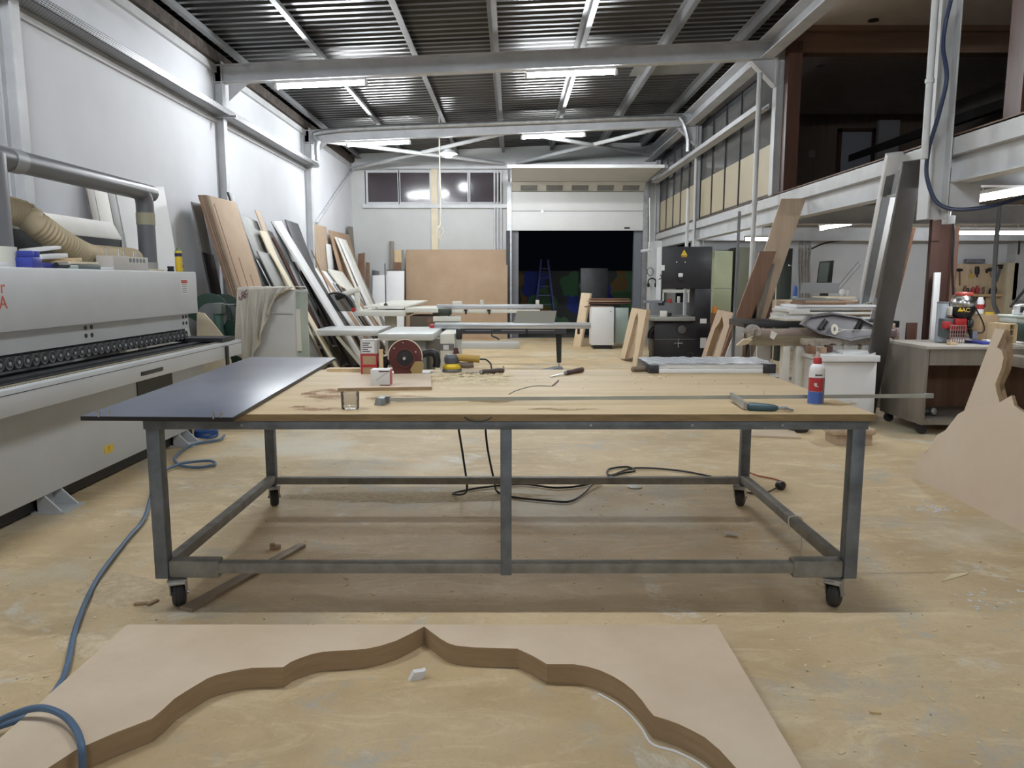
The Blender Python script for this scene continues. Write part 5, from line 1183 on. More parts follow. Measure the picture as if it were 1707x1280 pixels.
b = B(); rect(b, 724, 542.6, 985, 543.6, YR - .003, .003); b.part('carriage_groove', t, M['machined'])
b = B(); a = [(732, 548), (944, 548), (944, 556.5), (762, 556.5), (740, 553)]; b.prism(a, lambda u, v_: tuple(PY(u, v_, YR + .04)), lambda u, v_: tuple(PY(u, v_, YR + .04) + V((0, .2, 0)))); b.part('guide_beam', t, mat('blue_black', (.045, .048, .065), .4))
b = B(); rect(b, 776, 550.3, 822, 551, YR + .037, .004); rect(b, 836, 550.3, 925, 551, YR + .037, .004); b.part('beam_line', t, M['alu'])
q0 = PY(928, 557, YR + .1); q1 = PY(935, 557, YR + .1)
b = B(); b.sweep([((q0.x + q1.x) / 2, YR + .12, q0.z), ((q0.x + q1.x) / 2 + .01, YR + .12, .16)], [.05, .036], 4); b.part('swing_leg', t, M['dark'])
b = B(); b.cyl(((q0.x + q1.x) / 2 + .01, YR + .12, .16), ((q0.x + q1.x) / 2 + .01, YR + .12, .05), .014, n=10); b.part('adjusting_screw', t, M['galv'])
xf = (q0.x + q1.x) / 2
b = B(); b.prism([(xf - .42, 0), (xf + .07, 0), (xf + .07, .08), (xf - .04, .085)], lambda u, v_: (u, YR - .05, v_), lambda u, v_: (u, YR + .3, v_)); b.part('foot_plate', t, M['machined'])
b = B(); q = PY(820, 549, YR); b.tube([q, q - V((0, .02, .1)), q + V((.07, -.03, -.13)), q + V((.12, -.03, -.17))], .012, 8); b.part('crank', t, M['dark'])
for px in (878, 965):
    b = B(); q = PY(px, 548, YR); b.cyl(q + V((0, .05, 0)), q + V((0, .05, -.09)), .022, n=10); b.part('clamp_knob', t, M['black'])
b = B(); rect(b, 716, 541, 724, 549, YR - .02, .15, .01); b.part('end_cap', t, M['red'])
b = B(); a = [(856, 538.5), (862, 518), (928, 518), (924, 538.5)]; b.prism(a, lambda u, v_: tuple(PY(u, v_, YR + .05)), lambda u, v_: tuple(PY(u, v_, YR + .05) + V((0, .03, 0)))); b.part('fence_plate', t, mat('fence_grey', (.27, .27, .24), .55))
b = B(); a, c = PY(733, 556, 11.3), PY(757, 556, 11.3); b.box(a.x, c.x, 11.3, 12.3, .0, a.z, .02); mb = b.part('motor_cabinet', t, M['ivory'])
b = B(); rect(b, 733, 573, 757, 584, 11.29, .01); cp = b.part('control_panel', mb, M['machined'])
b = B(); rect(b, 739, 575, 748, 583, 11.285, .006); b.part('panel_label', mb, M['paper'])
b = B(); a = [(757, 580), (763, 580), (767, 596), (754, 596)]; b.prism(a, lambda u, v_: tuple(PY(u, v_, 11.27)), lambda u, v_: tuple(PY(u, v_, 11.27) + V((0, .02, 0)))); b.part('red_triangle', mb, M['dred'])
b = B(); rect(b, 757, 556, 768, 600, 11.45, .3); b.part('side_panel', t, M['saw'])
b = B(); rect(b, 760, 548, 770, 566, 11.4, .1, .02); b.part('hinge_block', t, M['dark'])
# ------------------------------------------------------------------ panel saw, farther one
Y2 = 13.9
t = thing('panel_saw', 'ivory panel saw with overhead blade guard, farther from the workbench', 'panel saw', (-1.2, 15.2, 0))
b = B(); rect(b, 590, 518.5, 676, 527, Y2, 1.2, .004); b.part('rip_table', t, M['ivory'])
b = B(); rect(b, 675, 514, 730, 521, Y2 - .05, 1.5, .004); b.part('main_table', t, M['ivory'])
b = B(); a, c = PY(610, 512, Y2 + .6), PY(680, 503, Y2 + .6); b.slab((a.x, Y2 + .4, a.z - .0), (c.x, Y2 + .4, a.z), (c.x + .25, Y2 + 1.8, a.z + .07), (a.x + .35, Y2 + 1.8, a.z + .07), (0, 0, .03)); b.part('side_table', t, M['ivory'])
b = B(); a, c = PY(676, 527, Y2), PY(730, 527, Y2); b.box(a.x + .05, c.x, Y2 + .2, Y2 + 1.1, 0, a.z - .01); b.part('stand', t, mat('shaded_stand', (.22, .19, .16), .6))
b = B(); a = PY(650, 527, Y2); b.box(a.x - .2, a.x + .02, Y2 + .6, Y2 + .7, 0, a.z); b.part('leg', t, M['ivory'])
b = B(); rect(b, 591.5, 488, 598, 519, Y2 + .1, .12, .01); b.part('guard_post', t, M['ivory'])
b = B(); q0, q1 = PY(599, 482, Y2 + .15), PY(560, 496, Y2 + .15); b.cyl(q0, q1, .055, n=16); b.part('extraction_arm', t, M['offwhite'])
b = B(); a, c = PY(528, 519, Y2), PY(591, 519, Y2); cx, R = (a.x + c.x) / 2, (c.x - a.x) / 2; n = 24
pl = [(cx + R * math.cos(math.pi * k_ / n) * 1.0, a.z + R * .98 * math.sin(math.pi * k_ / n)) for k_ in range(n + 1)]
b.prism(pl, lambda u, v_: (u, Y2 + .05, v_), lambda u, v_: (u, Y2 + .06, v_)); b.part('blade_guard', t, M['guard'])
b = B(); b.sweep([(u * 1.0, Y2 + .1, v_) for u, v_ in pl], .022, 6); b.part('guard_rim', t, M['machined'])
b = B(); rect(b, 586, 513, 592, 520, Y2, .06); b.part('red_tip', t, M['red'])
b = B(); rect(b, 728, 507.5, 905, 514.5, Y2 + .2, .08, .003); b.part('crosscut_fence', t, M['alu'])
b = B(); rect(b, 748, 516, 900, 521.5, Y2 + .1, .12, .003); b.part('carriage', t, M['ivory'])
b = B(); rect(b, 722, 527.5, 768, 538, Y2 - .4, .06, .003); b.slab(PY(722, 538, Y2 - .4), PY(768, 538, Y2 - .4), PY(768, 527.5, Y2 + .2), PY(734, 527.5, Y2 + .2), (0, 0, .02)); b.part('outrigger_table', t, M['ivory'])
b = B(); rect(b, 721, 514, 752, 526, Y2 + .0, .2, .03); b.part('hinge_unit', t, mat('oily_green_black', (.03, .035, .02), .5))
b = B(); q = PY(748, 520, Y2 - .05); b.cyl(q, PY(748, 536, Y2 - .05), .012, n=8); b.bar(PY(736, 531, Y2 - .05), PY(752, 529, Y2 - .05), .02, .02); b.part('stop_rod', t, M['dark'])
for px in (776, 815):
    b = B(); rect(b, px - 3, 516, px + 3, 518, Y2 + .05, .05); rect(b, px - 1, 518, px + 2, 524, Y2 + .05, .05); b.part('clamp_knob', t, M['black'])
for px in (762, 803, 896):
    b = B(); rect(b, px - 8 if px == 762 else px - 3, 502 if px == 762 else 500, px + 8 if px == 762 else px + 3, 508, Y2 + .2, .05, .01); b.part('flip_stop', t, M['offwhite'])
for i, px in enumerate((632, 643)):
    b = B(); q = PY(px, 508, Y2 + .5); b.lathe([(.02, 0), (.05, .03), (.02, .08)], q - V((0, 0, .05)), (0, 0, 1), 10); b.part('clamp', t, M['white'] if i == 0 else M['black'])
b = B(); q = PY(643, 506, Y2 + .5); b.cyl(q, q + V((0, 0, .75)), .008, n=6); b.part('rod', t, M['dark'])
b = B(); q = PY(718, 535, Y2 - .3); b.lathe([(.02, 0), (.055, .01), (.055, .03), (.03, .035)], q, (0, -1, 0), 20); b.part('hand_wheel', t, M['walnut'])
b = B(); p = PY(760, 566, 16.8); b.box(p.x - .3, PY(866, 566, 16.8).x, 16.8, 17.2, 0, .14, .01); b.top('pallet_board', 'pale board bundle lying low on the floor behind the saw beam', 'board', M['backwall'])
# ------------------------------------------------------------------ side with the band saw
YB_ = 14.0
t = thing('band_saw', 'tall black band saw with a yellow warning triangle', 'band saw', (3.1, 14.3, 0))
blk = mat('band_saw_black', (.022, .023, .028), .42, .1, var=.15)
def wz(py, Y=YB_): return PY(1100, py, Y).z
b = B(); rect(b, 1103, 411, 1188, 481, YB_, .45, .012); hd = b.part('upper_housing', t, blk)
b = B(); rect(b, 1157, 481, 1186, 538, YB_, .45, .01); b.part('column', t, blk)
b = B(); a, c = PY(1091, 537, YB_), PY(1186, 537, YB_); b.box(a.x, c.x, YB_, YB_ + .5, .03, a.z, .01); lo_ = b.part('lower_housing', t, blk)
b = B(); b.box(a.x - .03, c.x + .03, YB_ - .03, YB_ + .55, 0, .04); b.part('plinth', t, blk)
b = B(); rect(b, 1100, 411, 1104, 500, YB_ + .03, .4); b.part('edge_plate', t, M['steel'])
b = B(); rect(b, 1081, 528, 1159, 535, YB_ - .25, .75, .004); b.part('table', t, mat('band_saw_table', (.34, .35, .33), .35, .5))
b = B(); rect(b, 1101, 518, 1112, 528, YB_ - .2, .06, .002); b.part('wood_fence', t, M['offwhite'])
b = B(); rect(b, 1113, 521, 1120, 527, YB_ - .22, .05, .01); b.part('table_clamp', t, M['black'])
b = B(); q = PY(1135.5, 549, YB_); b.lathe([(.02, 0), (.07, .01), (.082, .025), (.082, .05), (.07, .06), (.02, .065)], q, (0, -1, 0), 28); b.part('hand_wheel', t, mat('grey_knob', (.15, .155, .16), .4, .4))
b = B(); q = PY(1130.5, 572, YB_)
for a_ in range(4): b.cyl(q, q + V((.068 * math.cos(a_ * math.pi / 2), -.02, .068 * math.sin(a_ * math.pi / 2))), .01, n=8); b.lathe([(.005, -.02), (.018, 0), (.005, .02)], q + V((.068 * math.cos(a_ * math.pi / 2), -.02, .068 * math.sin(a_ * math.pi / 2))), (0, 1, 0), 10)
b.part('star_knob', t, M['galv'])
b = B(); rect(b, 1092, 565, 1158, 565.8, YB_ - .003, .004); b.part('door_seam', lo_, M['machined'])
b = B(); q = PY(1151, 592, YB_)
for a_ in range(10): b.cyl(q + V((.05 * math.cos(a_ * .63), -.002, .05 * math.sin(a_ * .63))), q + V((.05 * math.cos(a_ * .63), -.006, .05 * math.sin(a_ * .63))), .007, n=6)
b.part('vent_ring', lo_, M['machined'])
q0, q1, q2 = PY(1135, 426, YB_), PY(1146, 426, YB_), PY(1140.5, 416, YB_); yy = V((0, -.004, 0))
b = B(); b.prism([0, 1, 2], lambda *u: tuple((q0, q1, q2)[int(u[0])] if False else (0, 0, 0)), lambda *u: (0, 0, 0)) if False else b.hexa([q0, q1, q2, q2, q0 + yy, q1 + yy, q2 + yy, q2 + yy]); wt = b.part('warning_triangle', hd, M['yellow'])
lettering('!', .07, PY(1140.5, 422.7, YB_) + V((0, -.006, 0)), frame_rot((1, 0, 0), (0, 0, 1)), M['black'], hd)
b = B(); rect(b, 1136, 427, 1145, 428.5, YB_ - .003, .003); b.part('warning_text', hd, mat('amber', (.5, .27, .04), .5))
b = B(); rect(b, 1102, 442, 1108, 451, YB_ - .004, .004); rect(b, 1167, 531, 1178, 539, YB_ - .004, .004); b.part('label', hd, M['paper'])
b = B(); rect(b, 1167, 563, 1178, 580, YB_ - .004, .004); b.part('label', lo_, M['paper'])
b = B(); rect(b, 1131, 455, 1139, 462, YB_ - .05, .05, .02); b.part('tension_knob', hd, M['paper'])
b = B(); rect(b, 1132, 462, 1139, 469, YB_ - .04, .04, .01); b.part('tension_bracket', hd, M['black'])
for px in (1128, 1142):
    b = B(); q = PY(px, 437, YB_); b.cyl(q, q + V((0, -.006, 0)), .012, n=10); b.part('screw', hd, M['chrome'])
b = B(); rect(b, 1101, 481, 1104.5, 503, YB_ + .1, .04); rect(b, 1098, 502, 1108, 509, YB_ + .06, .1, .01); b.part('blade_guide', t, M['black'])
b = B(); q = PY(1104, 463, YB_ - .1)
for a_ in (0.4, 2.2, 3.6, 5.2): b.cyl(q, q + V((.07 * math.cos(a_), 0, .07 * math.sin(a_))), .009, n=6)
b.part('guide_spokes', t, M['black'])
b = B(); rect(b, 1076, 501, 1104, 505, YB_ + .05, .25); b.part('side_fence', t, mat('blue_grey_fence', (.22, .24, .28), .4, .3))
b = B(); q = PY(1088, 555, YB_ + .1); b.tube([q + V((.06, 0, .1)), q + V((-.03, 0, .02)), q + V((-.05, 0, -.1))], .05, 10); b.part('dust_spout', t, M['black'])
# things seen through the throat of the band saw
def solid(name, label, cat, px0, py0, px1, py1, Y, dep, m, group=None, bev=.004, floor=False):
    a, c = PY(px0, py1, Y), PY(px1, py0, Y)
    if px0 > 1100:
        xs = PY(px0, py1, Y + dep).x
        if xs < c.x - .03: a.x = xs
    b = B(); b.box(min(a.x, c.x), max(a.x, c.x), Y, Y + dep, 0 if floor else a.z, c.z, bev); return b.top(name, label, cat, m, group)
b = B(); rect(b, 1104, 483, 1150, 488, 16.62, .28)
for px in (1104, 1147): q = PY(px, 487, 16.62); b.box(q.x, q.x + .04, 16.62, 16.66, 0, q.z); b.box(q.x, q.x + .04, 16.86, 16.9, 0, q.z)
b.top('tool_stand', 'pale open stand with bits seen through the band saw throat', 'stand', M['offwhite'])
solid('grey_cabinet', 'dark grey low cabinet seen through the band saw throat', 'cabinet', 1088, 505, 1156, 560, 16.0, .5, mat('dim_cabinet', (.16, .17, .18), .5), floor=True)
solid('red_clamp', 'small red clamp standing on the dark grey cabinet', 'clamp', 1114, 498, 1120, 505, 16.05, .1, M['red'])
solid('bottle', 'small pale bottle on the dark grey cabinet behind the band saw', 'bottle', 1130, 494, 1134, 505, 16.05, .08, M['offwhite'])
# pier right of the gateway with earmuffs
b = B(); b.box(PY(1084, 500, 17.5).x, PY(1101, 500, 17.5).x, 17.5, 18.0, 0, 2.4); struct(b, 'column_10', M['steel_w'], 'white pier between the gateway and the band saw')
t = thing('ear_defenders', 'black ear defenders hanging on the white pier', 'ear defenders', PY(1087, 472, 17.45))
q = PY(1087, 472, 17.46); b = B(); b.tube([q + V((-.09, 0, -.03)), q + V((-.08, 0, .07)), q + V((0, 0, .11)), q + V((.08, 0, .07)), q + V((.09, 0, -.03))], .014, 8); b.part('headband', t, M['black'])
for s in (-1, 1):
    b = B(); b.lathe([(.02, -.03), (.05, -.02), (.05, .02), (.02, .03)], q + V((s * .085, 0, -.04)), (1, 0, 0), 14); b.part('ear_cup', t, M['black'])
q = PY(1084, 455, 17.46); b = B(); b.tube([q + V((.07 * math.cos(a_ * .6), .0, .09 * math.sin(a_ * .6) + .03)) for a_ in range(12)], .008, 6); b.top('wire_coil', 'thin wire coil hanging above the ear defenders', 'wire', M['rubber'])
b = B(); q = PY(1076, 415, 17.2); b.tube([PY(1083, 330, 17.4), PY(1083, 405, 17.4), PY(1078, 417, 17.2), PY(1072, 420, 17.2)], .018, 8); b.cyl(q + V((-.1, 0, -.05)), q + V((.1, 0, -.02)), .035, n=10); b.top('cable_drop', 'grey cable dropping beside the white pier', 'cable', M['steel'])
# white cart with a heap of round panels
t = thing('white_cart', 'white cabinet on a black base beside the gateway', 'cabinet', (2.0, 17, 0))
Yc = 16.7
a, c = PY(986, 574, Yc), PY(1024, 512, Yc)
b = B(); b.box(a.x, c.x, Yc, Yc + .55, .09, c.z, .004); b.part('body', t, M['white'])
b = B(); b.box(a.x + .05, c.x - .03, Yc + .05, Yc + .5, 0, .09); b.part('plinth', t, M['black'])
b = B(); q = PY(1018, 519, Yc); b.cyl(q, q + V((0, -.012, 0)), .012, n=10); b.part('lock', t, M['dark'])
solid('glassy_cabinet', 'pale green glassy cabinet beside the white cabinet on the black base', 'cabinet', 1025, 513, 1048, 572, 17.0, .5, mat('green_glassy', (.36, .43, .39), .25))
def disc(label, px0, px1, py, Y, h, m):
    a, c = PY(px0, py, Y), PY(px1, py, Y); b = B(); r = (c.x - a.x) / 2; q = V(((a.x + c.x) / 2, Y + r, a.z))
    b.T = Matrix.Translation(q) @ Matrix.Diagonal((1, .6, 1, 1)); b.lathe([(r - .02, 0), (r, .01), (r, h - .01), (r - .02, h)], (0, 0, 0), (0, 0, 1), 32); return b.top('round_board', label, 'panel', m)
disc('lowest dark round panel on the white cabinet', 976, 1026, 513, 16.75, .03, M['walnut'])
disc('second brown round panel overlapping on the white cabinet', 985, 1057, 508, 16.8, .035, M['mahog'])
disc('tan edged round panel near the top of the heap', 983, 1058, 504, 16.85, .03, M['mdfd'])
disc('topmost dark round panel of the heap on the white cabinet', 985, 1056, 500.5, 16.9, .03, M['walnut'])
b = B(); b.slab(PZ(955, 577), PZ(967, 578), PY(984, 489, 17.75), PY(969, 488, 17.75), (.05, .04, 0), .002); b.top('pine_plank', 'pale pine plank leaning beside the white cabinet before the gateway', 'plank', M['ply'])
# arch cut plywood pieces
def PP(px, py, x0, k):
    """pixel on the plane x = x0 + k z"""
    d = ray(px, py); t_ = (x0 + k * EYE) / (d.x - k * d.z)
    return V((d.x * t_, d.y * t_, EYE + d.z * t_))
def cut(name, label, poly, x0, k, th, m, cat='panel', em=None):
    pts = [PP(u, v_, x0, k) for u, v_ in poly]
    lowest = min(p.z for p in pts)
    b = B(); b.use(m); n = len(pts); off = V((th, 0, -th * k * 0))
    f = [b.v(p) for p in pts]; g = [b.v(p + off) for p in pts]
    fa, fb = b.face(f), b.face(g[::-1])
    b.use(em or M['mdfedge'])
    for i in range(n): b.face([f[i], f[(i + 1) % n], g[(i + 1) % n], g[i]])
    bmesh.ops.triangulate(b.bm, faces=[q for q in (fa, fb) if q])
    return b.top(name, label, cat)
oak_edge = wood('oak_edge', (.30, .20, .115), (.38, .27, .17), 'z')
cut('arched_plywood', 'pale plywood panel with a pointed arch cut, standing before the band saw', [(1053, 513), (1078, 517), (1069, 565), (1060, 613), (1053, 612), (1058, 580), (1062, 548), (1063.5, 532), (1062.6, 520), (1058, 532), (1051, 561), (1041, 599), (1034, 597), (1043, 555)], 2.1, .30, .07, M['ply'], em=oak_edge)
cut('arched_plywood', 'plywood panel with a pointed arch cut, leaning by the brown timber', [(1196, 517), (1222, 523), (1210, 562), (1189, 631), (1177, 631), (1196, 572), (1206, 545), (1205, 535), (1203.5, 526), (1200, 536), (1192, 548), (1181, 580), (1166, 630), (1158, 630), (1179, 565)], 2.92, .26, .08, M['oak'], em=oak_edge)
# planks against the mezzanine edge
def plank(name, label, foot, top, w_, t_, m, wd=(0, 1, 0), cat='plank'):
    """foot/top: middle of the ends in metres; w_ across wd, t_ thick."""
    foot, top, wd = V(foot), V(top), V(wd).normalized(); d = (top - foot).normalized(); n_ = d.cross(wd).normalized()
    b = B(); s = wd * w_ / 2; q = n_ * t_ / 2
    b.hexa([foot - s - q, foot + s - q, foot + s + q, foot - s + q, top - s - q, top + s - q, top + s + q, top - s + q], .002)
    return b.top(name, label, cat, m)
a = PY(1288, 333, 9.9)
plank('oak_plank', 'wide pale oak plank leaning high against the mezzanine edge', (2.90, 10.0, .02), (3.60, 9.9, PY(1288, 331, 9.9).z), .30, .035, M['oak'], (1, -.15, .0))
plank('brown_timber', 'brown timber leaning in front of the pale oak plank', (2.62, 9.7, .02), (3.235, 9.7, PY(1264, 419, 9.7).z), .20, .07, M['walnut'], (1, -.1, 0))
plank('grey_lath', 'thin grey lath leaning beside the brown timber', (2.98, 9.85, .02), (3.36, 9.85, 1.72), .05, .03, M['taupe'], (1, -.1, 0))
solid('olive_box', 'olive box with a black side leaning among the planks', 'box', 1236, 499, 1252, 533, 9.95, .12, M['greyb'])
solid('black_block', 'black foam block beside the olive box', 'block', 1252, 500, 1262, 534, 9.93, .14, M['black'])
b = B(); q = [PY(1232, 533, 9.6), PY(1242, 536, 9.6), PY(1236, 605, 9.6), PY(1205, 605, 9.6)]; b.slab(*q, (.0, .02, 0)); b.top('white_board', 'white board leaning low behind the arch cut plywood', 'board', M['white'])
solid('white_board', 'white board edge standing behind the leaning planks', 'board', 1258, 485, 1272, 560, 11.6, .03, M['white'], floor=True)
solid('white_board', 'white board standing upright under the beam of timber', 'board', 1259, 560, 1286, 620, 9.3, .03, M['white'], floor=True)
solid('taupe_board', 'narrow grey board beside the upright white board under the timber', 'board', 1250, 562, 1257, 620, 9.4, .03, M['taupe'], floor=True)
solid('dark_tote', 'dark box on the floor behind the white board and planks', 'box', 1232, 572, 1250, 620, 9.9, .3, M['dark'], floor=True)
solid('mahogany_door', 'mahogany door leaf standing on edge behind the planks', 'door leaf', 1273, 418, 1291, 560, 12.2, .08, M['mahog'], floor=True)
solid('cream_board', 'narrow cream board beside the mahogany door leaf', 'board', 1291, 416, 1297, 560, 12.1, .05, M['cream'], floor=True)
b = B(); q = PY(1232, 352, 9.2); b.cyl((PY(1222, 520, 9.2).x, 9.2, 0), q, .012, n=8); b.cyl((PY(1226, 520, 9.2).x, 9.22, 0), q + V((.02, .02, 0)), .010, n=8); b.top('steel_rod', 'pair of thin steel rods standing beside the band saw', 'rod', M['machined'])
# cabinets along the far side wall
gm = mat('cream_green', (.40, .43, .27), .5, var=.05)
t = thing('locker_cabinet', 'pale green steel cabinet behind the band saw', 'cabinet', (4.7, 16.1, 0))
b = B(); a, c = PY(1188, 520, 15.9), PY(1222, 418, 15.9); b.box(a.x, c.x, 15.9, 16.5, .0, c.z); b.part('body', t, gm)
b = B(); rect(b, 1190, 480, 1221, 481, 15.895, .004); b.part('door_seam', t, M['greyb'])
t = thing('locker_cabinet', 'olive steel cabinet beside the pale green cabinet', 'cabinet', (5.3, 16.1, 0))
b = B(); a, c = PY(1226, 520, 15.9), PY(1258, 412, 15.9); b.box(a.x, c.x, 15.9, 16.5, 0, c.z); b.part('body', t, mat('olive_cabinet', (.16, .165, .115), .55))
t = thing('locker_cabinet', 'dark green tall cabinet behind the stack of white boards', 'cabinet', (5.6, 14.5, 0))
b = B(); a, c = PY(1297, 560, 14.2), PY(1322, 414, 14.2); b.box(a.x, c.x, 14.2, 14.7, 0, c.z, .004); b.part('body', t, mat('bottle_green', (.028, .04, .034), .5))
b = B(); rect(b, 1314, 441, 1320, 444, 14.17, .03, .005); b.part('handle', t, M['chrome'])
solid('orange_tool', 'orange power tool case between the band saw and the pale cabinet', 'tool case', 1186, 511, 1196, 522, 13.45, .2, mat('orange_case', (.55, .22, .04), .5))
solid('brown_crate', 'dark brown crate under the pale green cabinet', 'crate', 1184, 522.5, 1222, 545, 13.3, .4, M['walnut'], floor=True)
b = B(); q = PY(1341, 404, 15.9)
for i in range(4): b.tube([q + V((-.06 + i * .05, 0, .06)), q + V((-.09 + i * .07, 0, -.15)), PY(1333 + i * 5, 440, 16.2), PY(1334 + i * 5, 500, 16.4), (PY(1334 + i * 5, 500, 16.4).x, 16.4, 0)], .028, 8)
b.top('duct_bundle', 'bundle of grey pipes fanning down the far side wall', 'pipes', M['galv'])
b = B(); b.tube([PY(1341, 408, 15.9), PY(1350, 415, 15.9), PY(1380, 404, 15.9), PY(1440, 398, 15.9)], .018, 6); b.top('strap_cable', 'dark cable slung along the far side wall', 'cable', M['dark'])
b = B(); b.bar(PY(1395, 480, 16.0), PY(1432, 437, 16.0), .03, .03); b.bar(PY(1401, 482, 16.0), PY(1436, 441, 16.0), .03, .03); b.top('wall_brace', 'pair of thin diagonal braces on the far side wall', 'brace', M['steel'])
t = thing('computer_monitor', 'dark tilted monitor standing behind the stacked boards', 'monitor', PY(1380, 472, 12.0))
b = B(); pl = [(1361, 472), (1366, 436), (1390, 434), (1386, 472)]; b.prism(pl, lambda u, v_: tuple(PY(u, v_, 12)), lambda u, v_: tuple(PY(u, v_, 12) + V((.03, .06, 0)))); b.part('casing', t, M['black'])
b = B(); pl = [(1363, 470), (1367.5, 438), (1383, 437), (1379, 470)]; b.prism(pl, lambda u, v_: tuple(PY(u, v_, 11.99)), lambda u, v_: tuple(PY(u, v_, 11.99) + V((0, .008, 0)))); b.part('screen', t, mat('dull_screen', (.09, .11, .10), .3))
b = B(); rect(b, 1370, 470, 1382, 500, 12.0, .1); b.part('stand', t, M['black'])
b = B(); a, c = PY(1325, 502, 11.6), PY(1440, 498, 11.6); b.box(a.x, c.x + .2, 11.5, 12.6, .86, a.z, .004); b.box(a.x + .1, a.x + .16, 11.6, 11.7, 0, .86); b.box(c.x, c.x + .06, 11.6, 11.7, 0, .86); b.top('desk', 'plain desk hidden behind the stacked boards', 'desk', M['oak'])
zd = PY(1325, 502, 11.6).z
t = thing('laptop', 'silver laptop lid raised behind the wood stack', 'laptop', PY(1367, 489, 9.2))
b = B(); pl = [(1333, 489), (1338, 471), (1401, 471), (1397, 489)]; b.prism(pl, lambda u, v_: tuple(PY(u, v_, 9.1)), lambda u, v_: tuple(PY(u, v_, 9.1) + V((0, .012, 0)))); b.part('lid', t, mat('laptop_grey', (.30, .30, .31), .5))
t = thing('spray_can', 'blue spray can beside the dark green cabinet', 'spray can', PY(1325, 480, 9.3))
q0 = PY(1325, 497, 11.7); q0.z = zd
b = B(); b.lathe([(.033, 0), (.035, .01), (.035, .2), (.02, .225), (.015, .235)], q0, (0, 0, 1), 18); b.part('body', t, mat('can_blue', (.05, .12, .42), .35))
b = B(); b.lathe([(.036, .0), (.036, .075)], q0, (0, 0, 1), 18); b.part('label', t, mat('sky_label', (.45, .60, .70), .4))
# ------------------------------------------------------------------ bench with stacked boards
YS = 8.3
t = thing('timber_bench', 'rough work bench of heavy timber under the stacked boards', 'bench', (3.6, 8.4, 0))
b = B(); rect(b, 1254, 559, 1500, 576, YS, .22, .006); b.part('front_beam', t, wood('olive_timber', (.19, .15, .095), (.27, .22, .145), 'x'))
b = B(); rect(b, 1252, 549, 1500, 559, YS + .05, .18, .004); b.part('upper_plank', t, wood('pink_timber', (.33, .25, .215), (.41, .33, .285), 'x'))
b = B(); rect(b, 1240, 535, 1500, 546, YS + .25, .6, .003); b.part('top', t, M['blackm'])
for px in (1306, 1328):
    q0 = PY(px, 576, YS + .02); q1 = PY(px + 12, 576, YS + .02); b = B(); b.box(q0.x, q1.x, YS + .02, YS + .12, 0, q0.z, .003); b.part('leg', t, M['offwhite'])
for px in (1470, 1440):
    q0 = PY(px, 576, YS + .6); b = B(); b.box(q0.x, q0.x + .08, YS + .6, YS + .7, 0, q0.z + .05); b.part('leg', t, M['taupe'])
b = B(); n = 30; pts = [(1340 + i * 5.1, 564 + (0 if i % 2 else 1)) for i in range(n)] + [(1488 - i * 5.1, 574 + rnd.uniform(-2, 3)) for i in range(n)]
b.prism(pts, lambda u, v_: tuple(PY(u, v_, YS - .12)), lambda u, v_: tuple(PY(u, v_, YS - .12) + V((0, .12, 0)))); b.top('chipped_board', 'chipped whitish board edge under the dark tray', 'board', mat('chipped', (.50, .45, .38), .7, col2=(.30, .24, .18), scale=14))
zb_ = PY(1300, 535, YS + .4).z
zc_ = lambda py: PY(1300, py, YS + .25).z
# stack of white boards
st = [(1284, 1352, 535, 531, 'short beige board at the bottom of the white stack', 'cream'), (1286, 1450, 531, 525.5, 'wide white board low in the stack', 'white'), (1286, 1352, 525.5, 521, 'short cream board in the middle of the stack', 'offwhite'), (1292, 1452, 521, 516, 'pale grey board under the top of the stack', 'offwhite'),
      (1289, 1350, 516, 512, 'short off white board near the top of the stack', 'offwhite'), (1293, 1458, 512, 507.5, 'long white board second from the top of the stack', 'white'), (1304, 1468, 507.5, 503.5, 'longest white board on top of the stack', 'white')]
for i, (p0, p1, y0_, y1_, lab, mm) in enumerate(st):
    a, c = PY(p0, y0_, YS + .3), PY(p1, y1_, YS + .3)
    a.x = PY(p0, y0_, YS + .75).x
    z0_ = zb_ + (i) * .0268; b = B(); b.box(a.x, c.x, YS + .28 + .012 * (i % 3), YS + .8, z0_ + .0003, z0_ + .0262, .001); b.top('stacked_board', lab, 'board', M[mm], 'boards stacked on the timber bench')
zt_ = zb_ + 7 * .0268
wd_ = [(1319, 1410, 'dark brown board in the small heap over the white stack', 'walnut'), (1322, 1422, 'tan board in the small heap over the white stack', 'mdfd'), (1320, 1396, 'green grey board in the small heap over the white stack', 'greyb'), (1355, 1424, 'cream board on top of the small heap over the white stack', 'cream')]
for i, (p0, p1, lab, mm) in enumerate(wd_):
    a, c = PY(p0, 495, YS + .75), PY(p1, 495, YS + .4); b = B(); b.box(a.x, c.x, YS + .36, YS + .78, zt_ + i * .0235 + .0003, zt_ + .023 * (i + 1), .001); b.top('heaped_board', lab, 'board', M[mm])
for i, (px, r_) in enumerate(((1404, .035), (1413, .03))):
    q = PY(px, 486, YS + .5); b = B(); b.lathe([(r_ * .6, 0), (r_, .03), (r_ * .8, .07), (r_ * .3, .085)], (q.x, q.y, zt_ + .0945), (0, 0, 1), 14); b.top('white_pot', 'small white pot on the heap of boards, %s the leaning white plank' % ('farther from', 'closer to')[i], 'pot', M['white'])
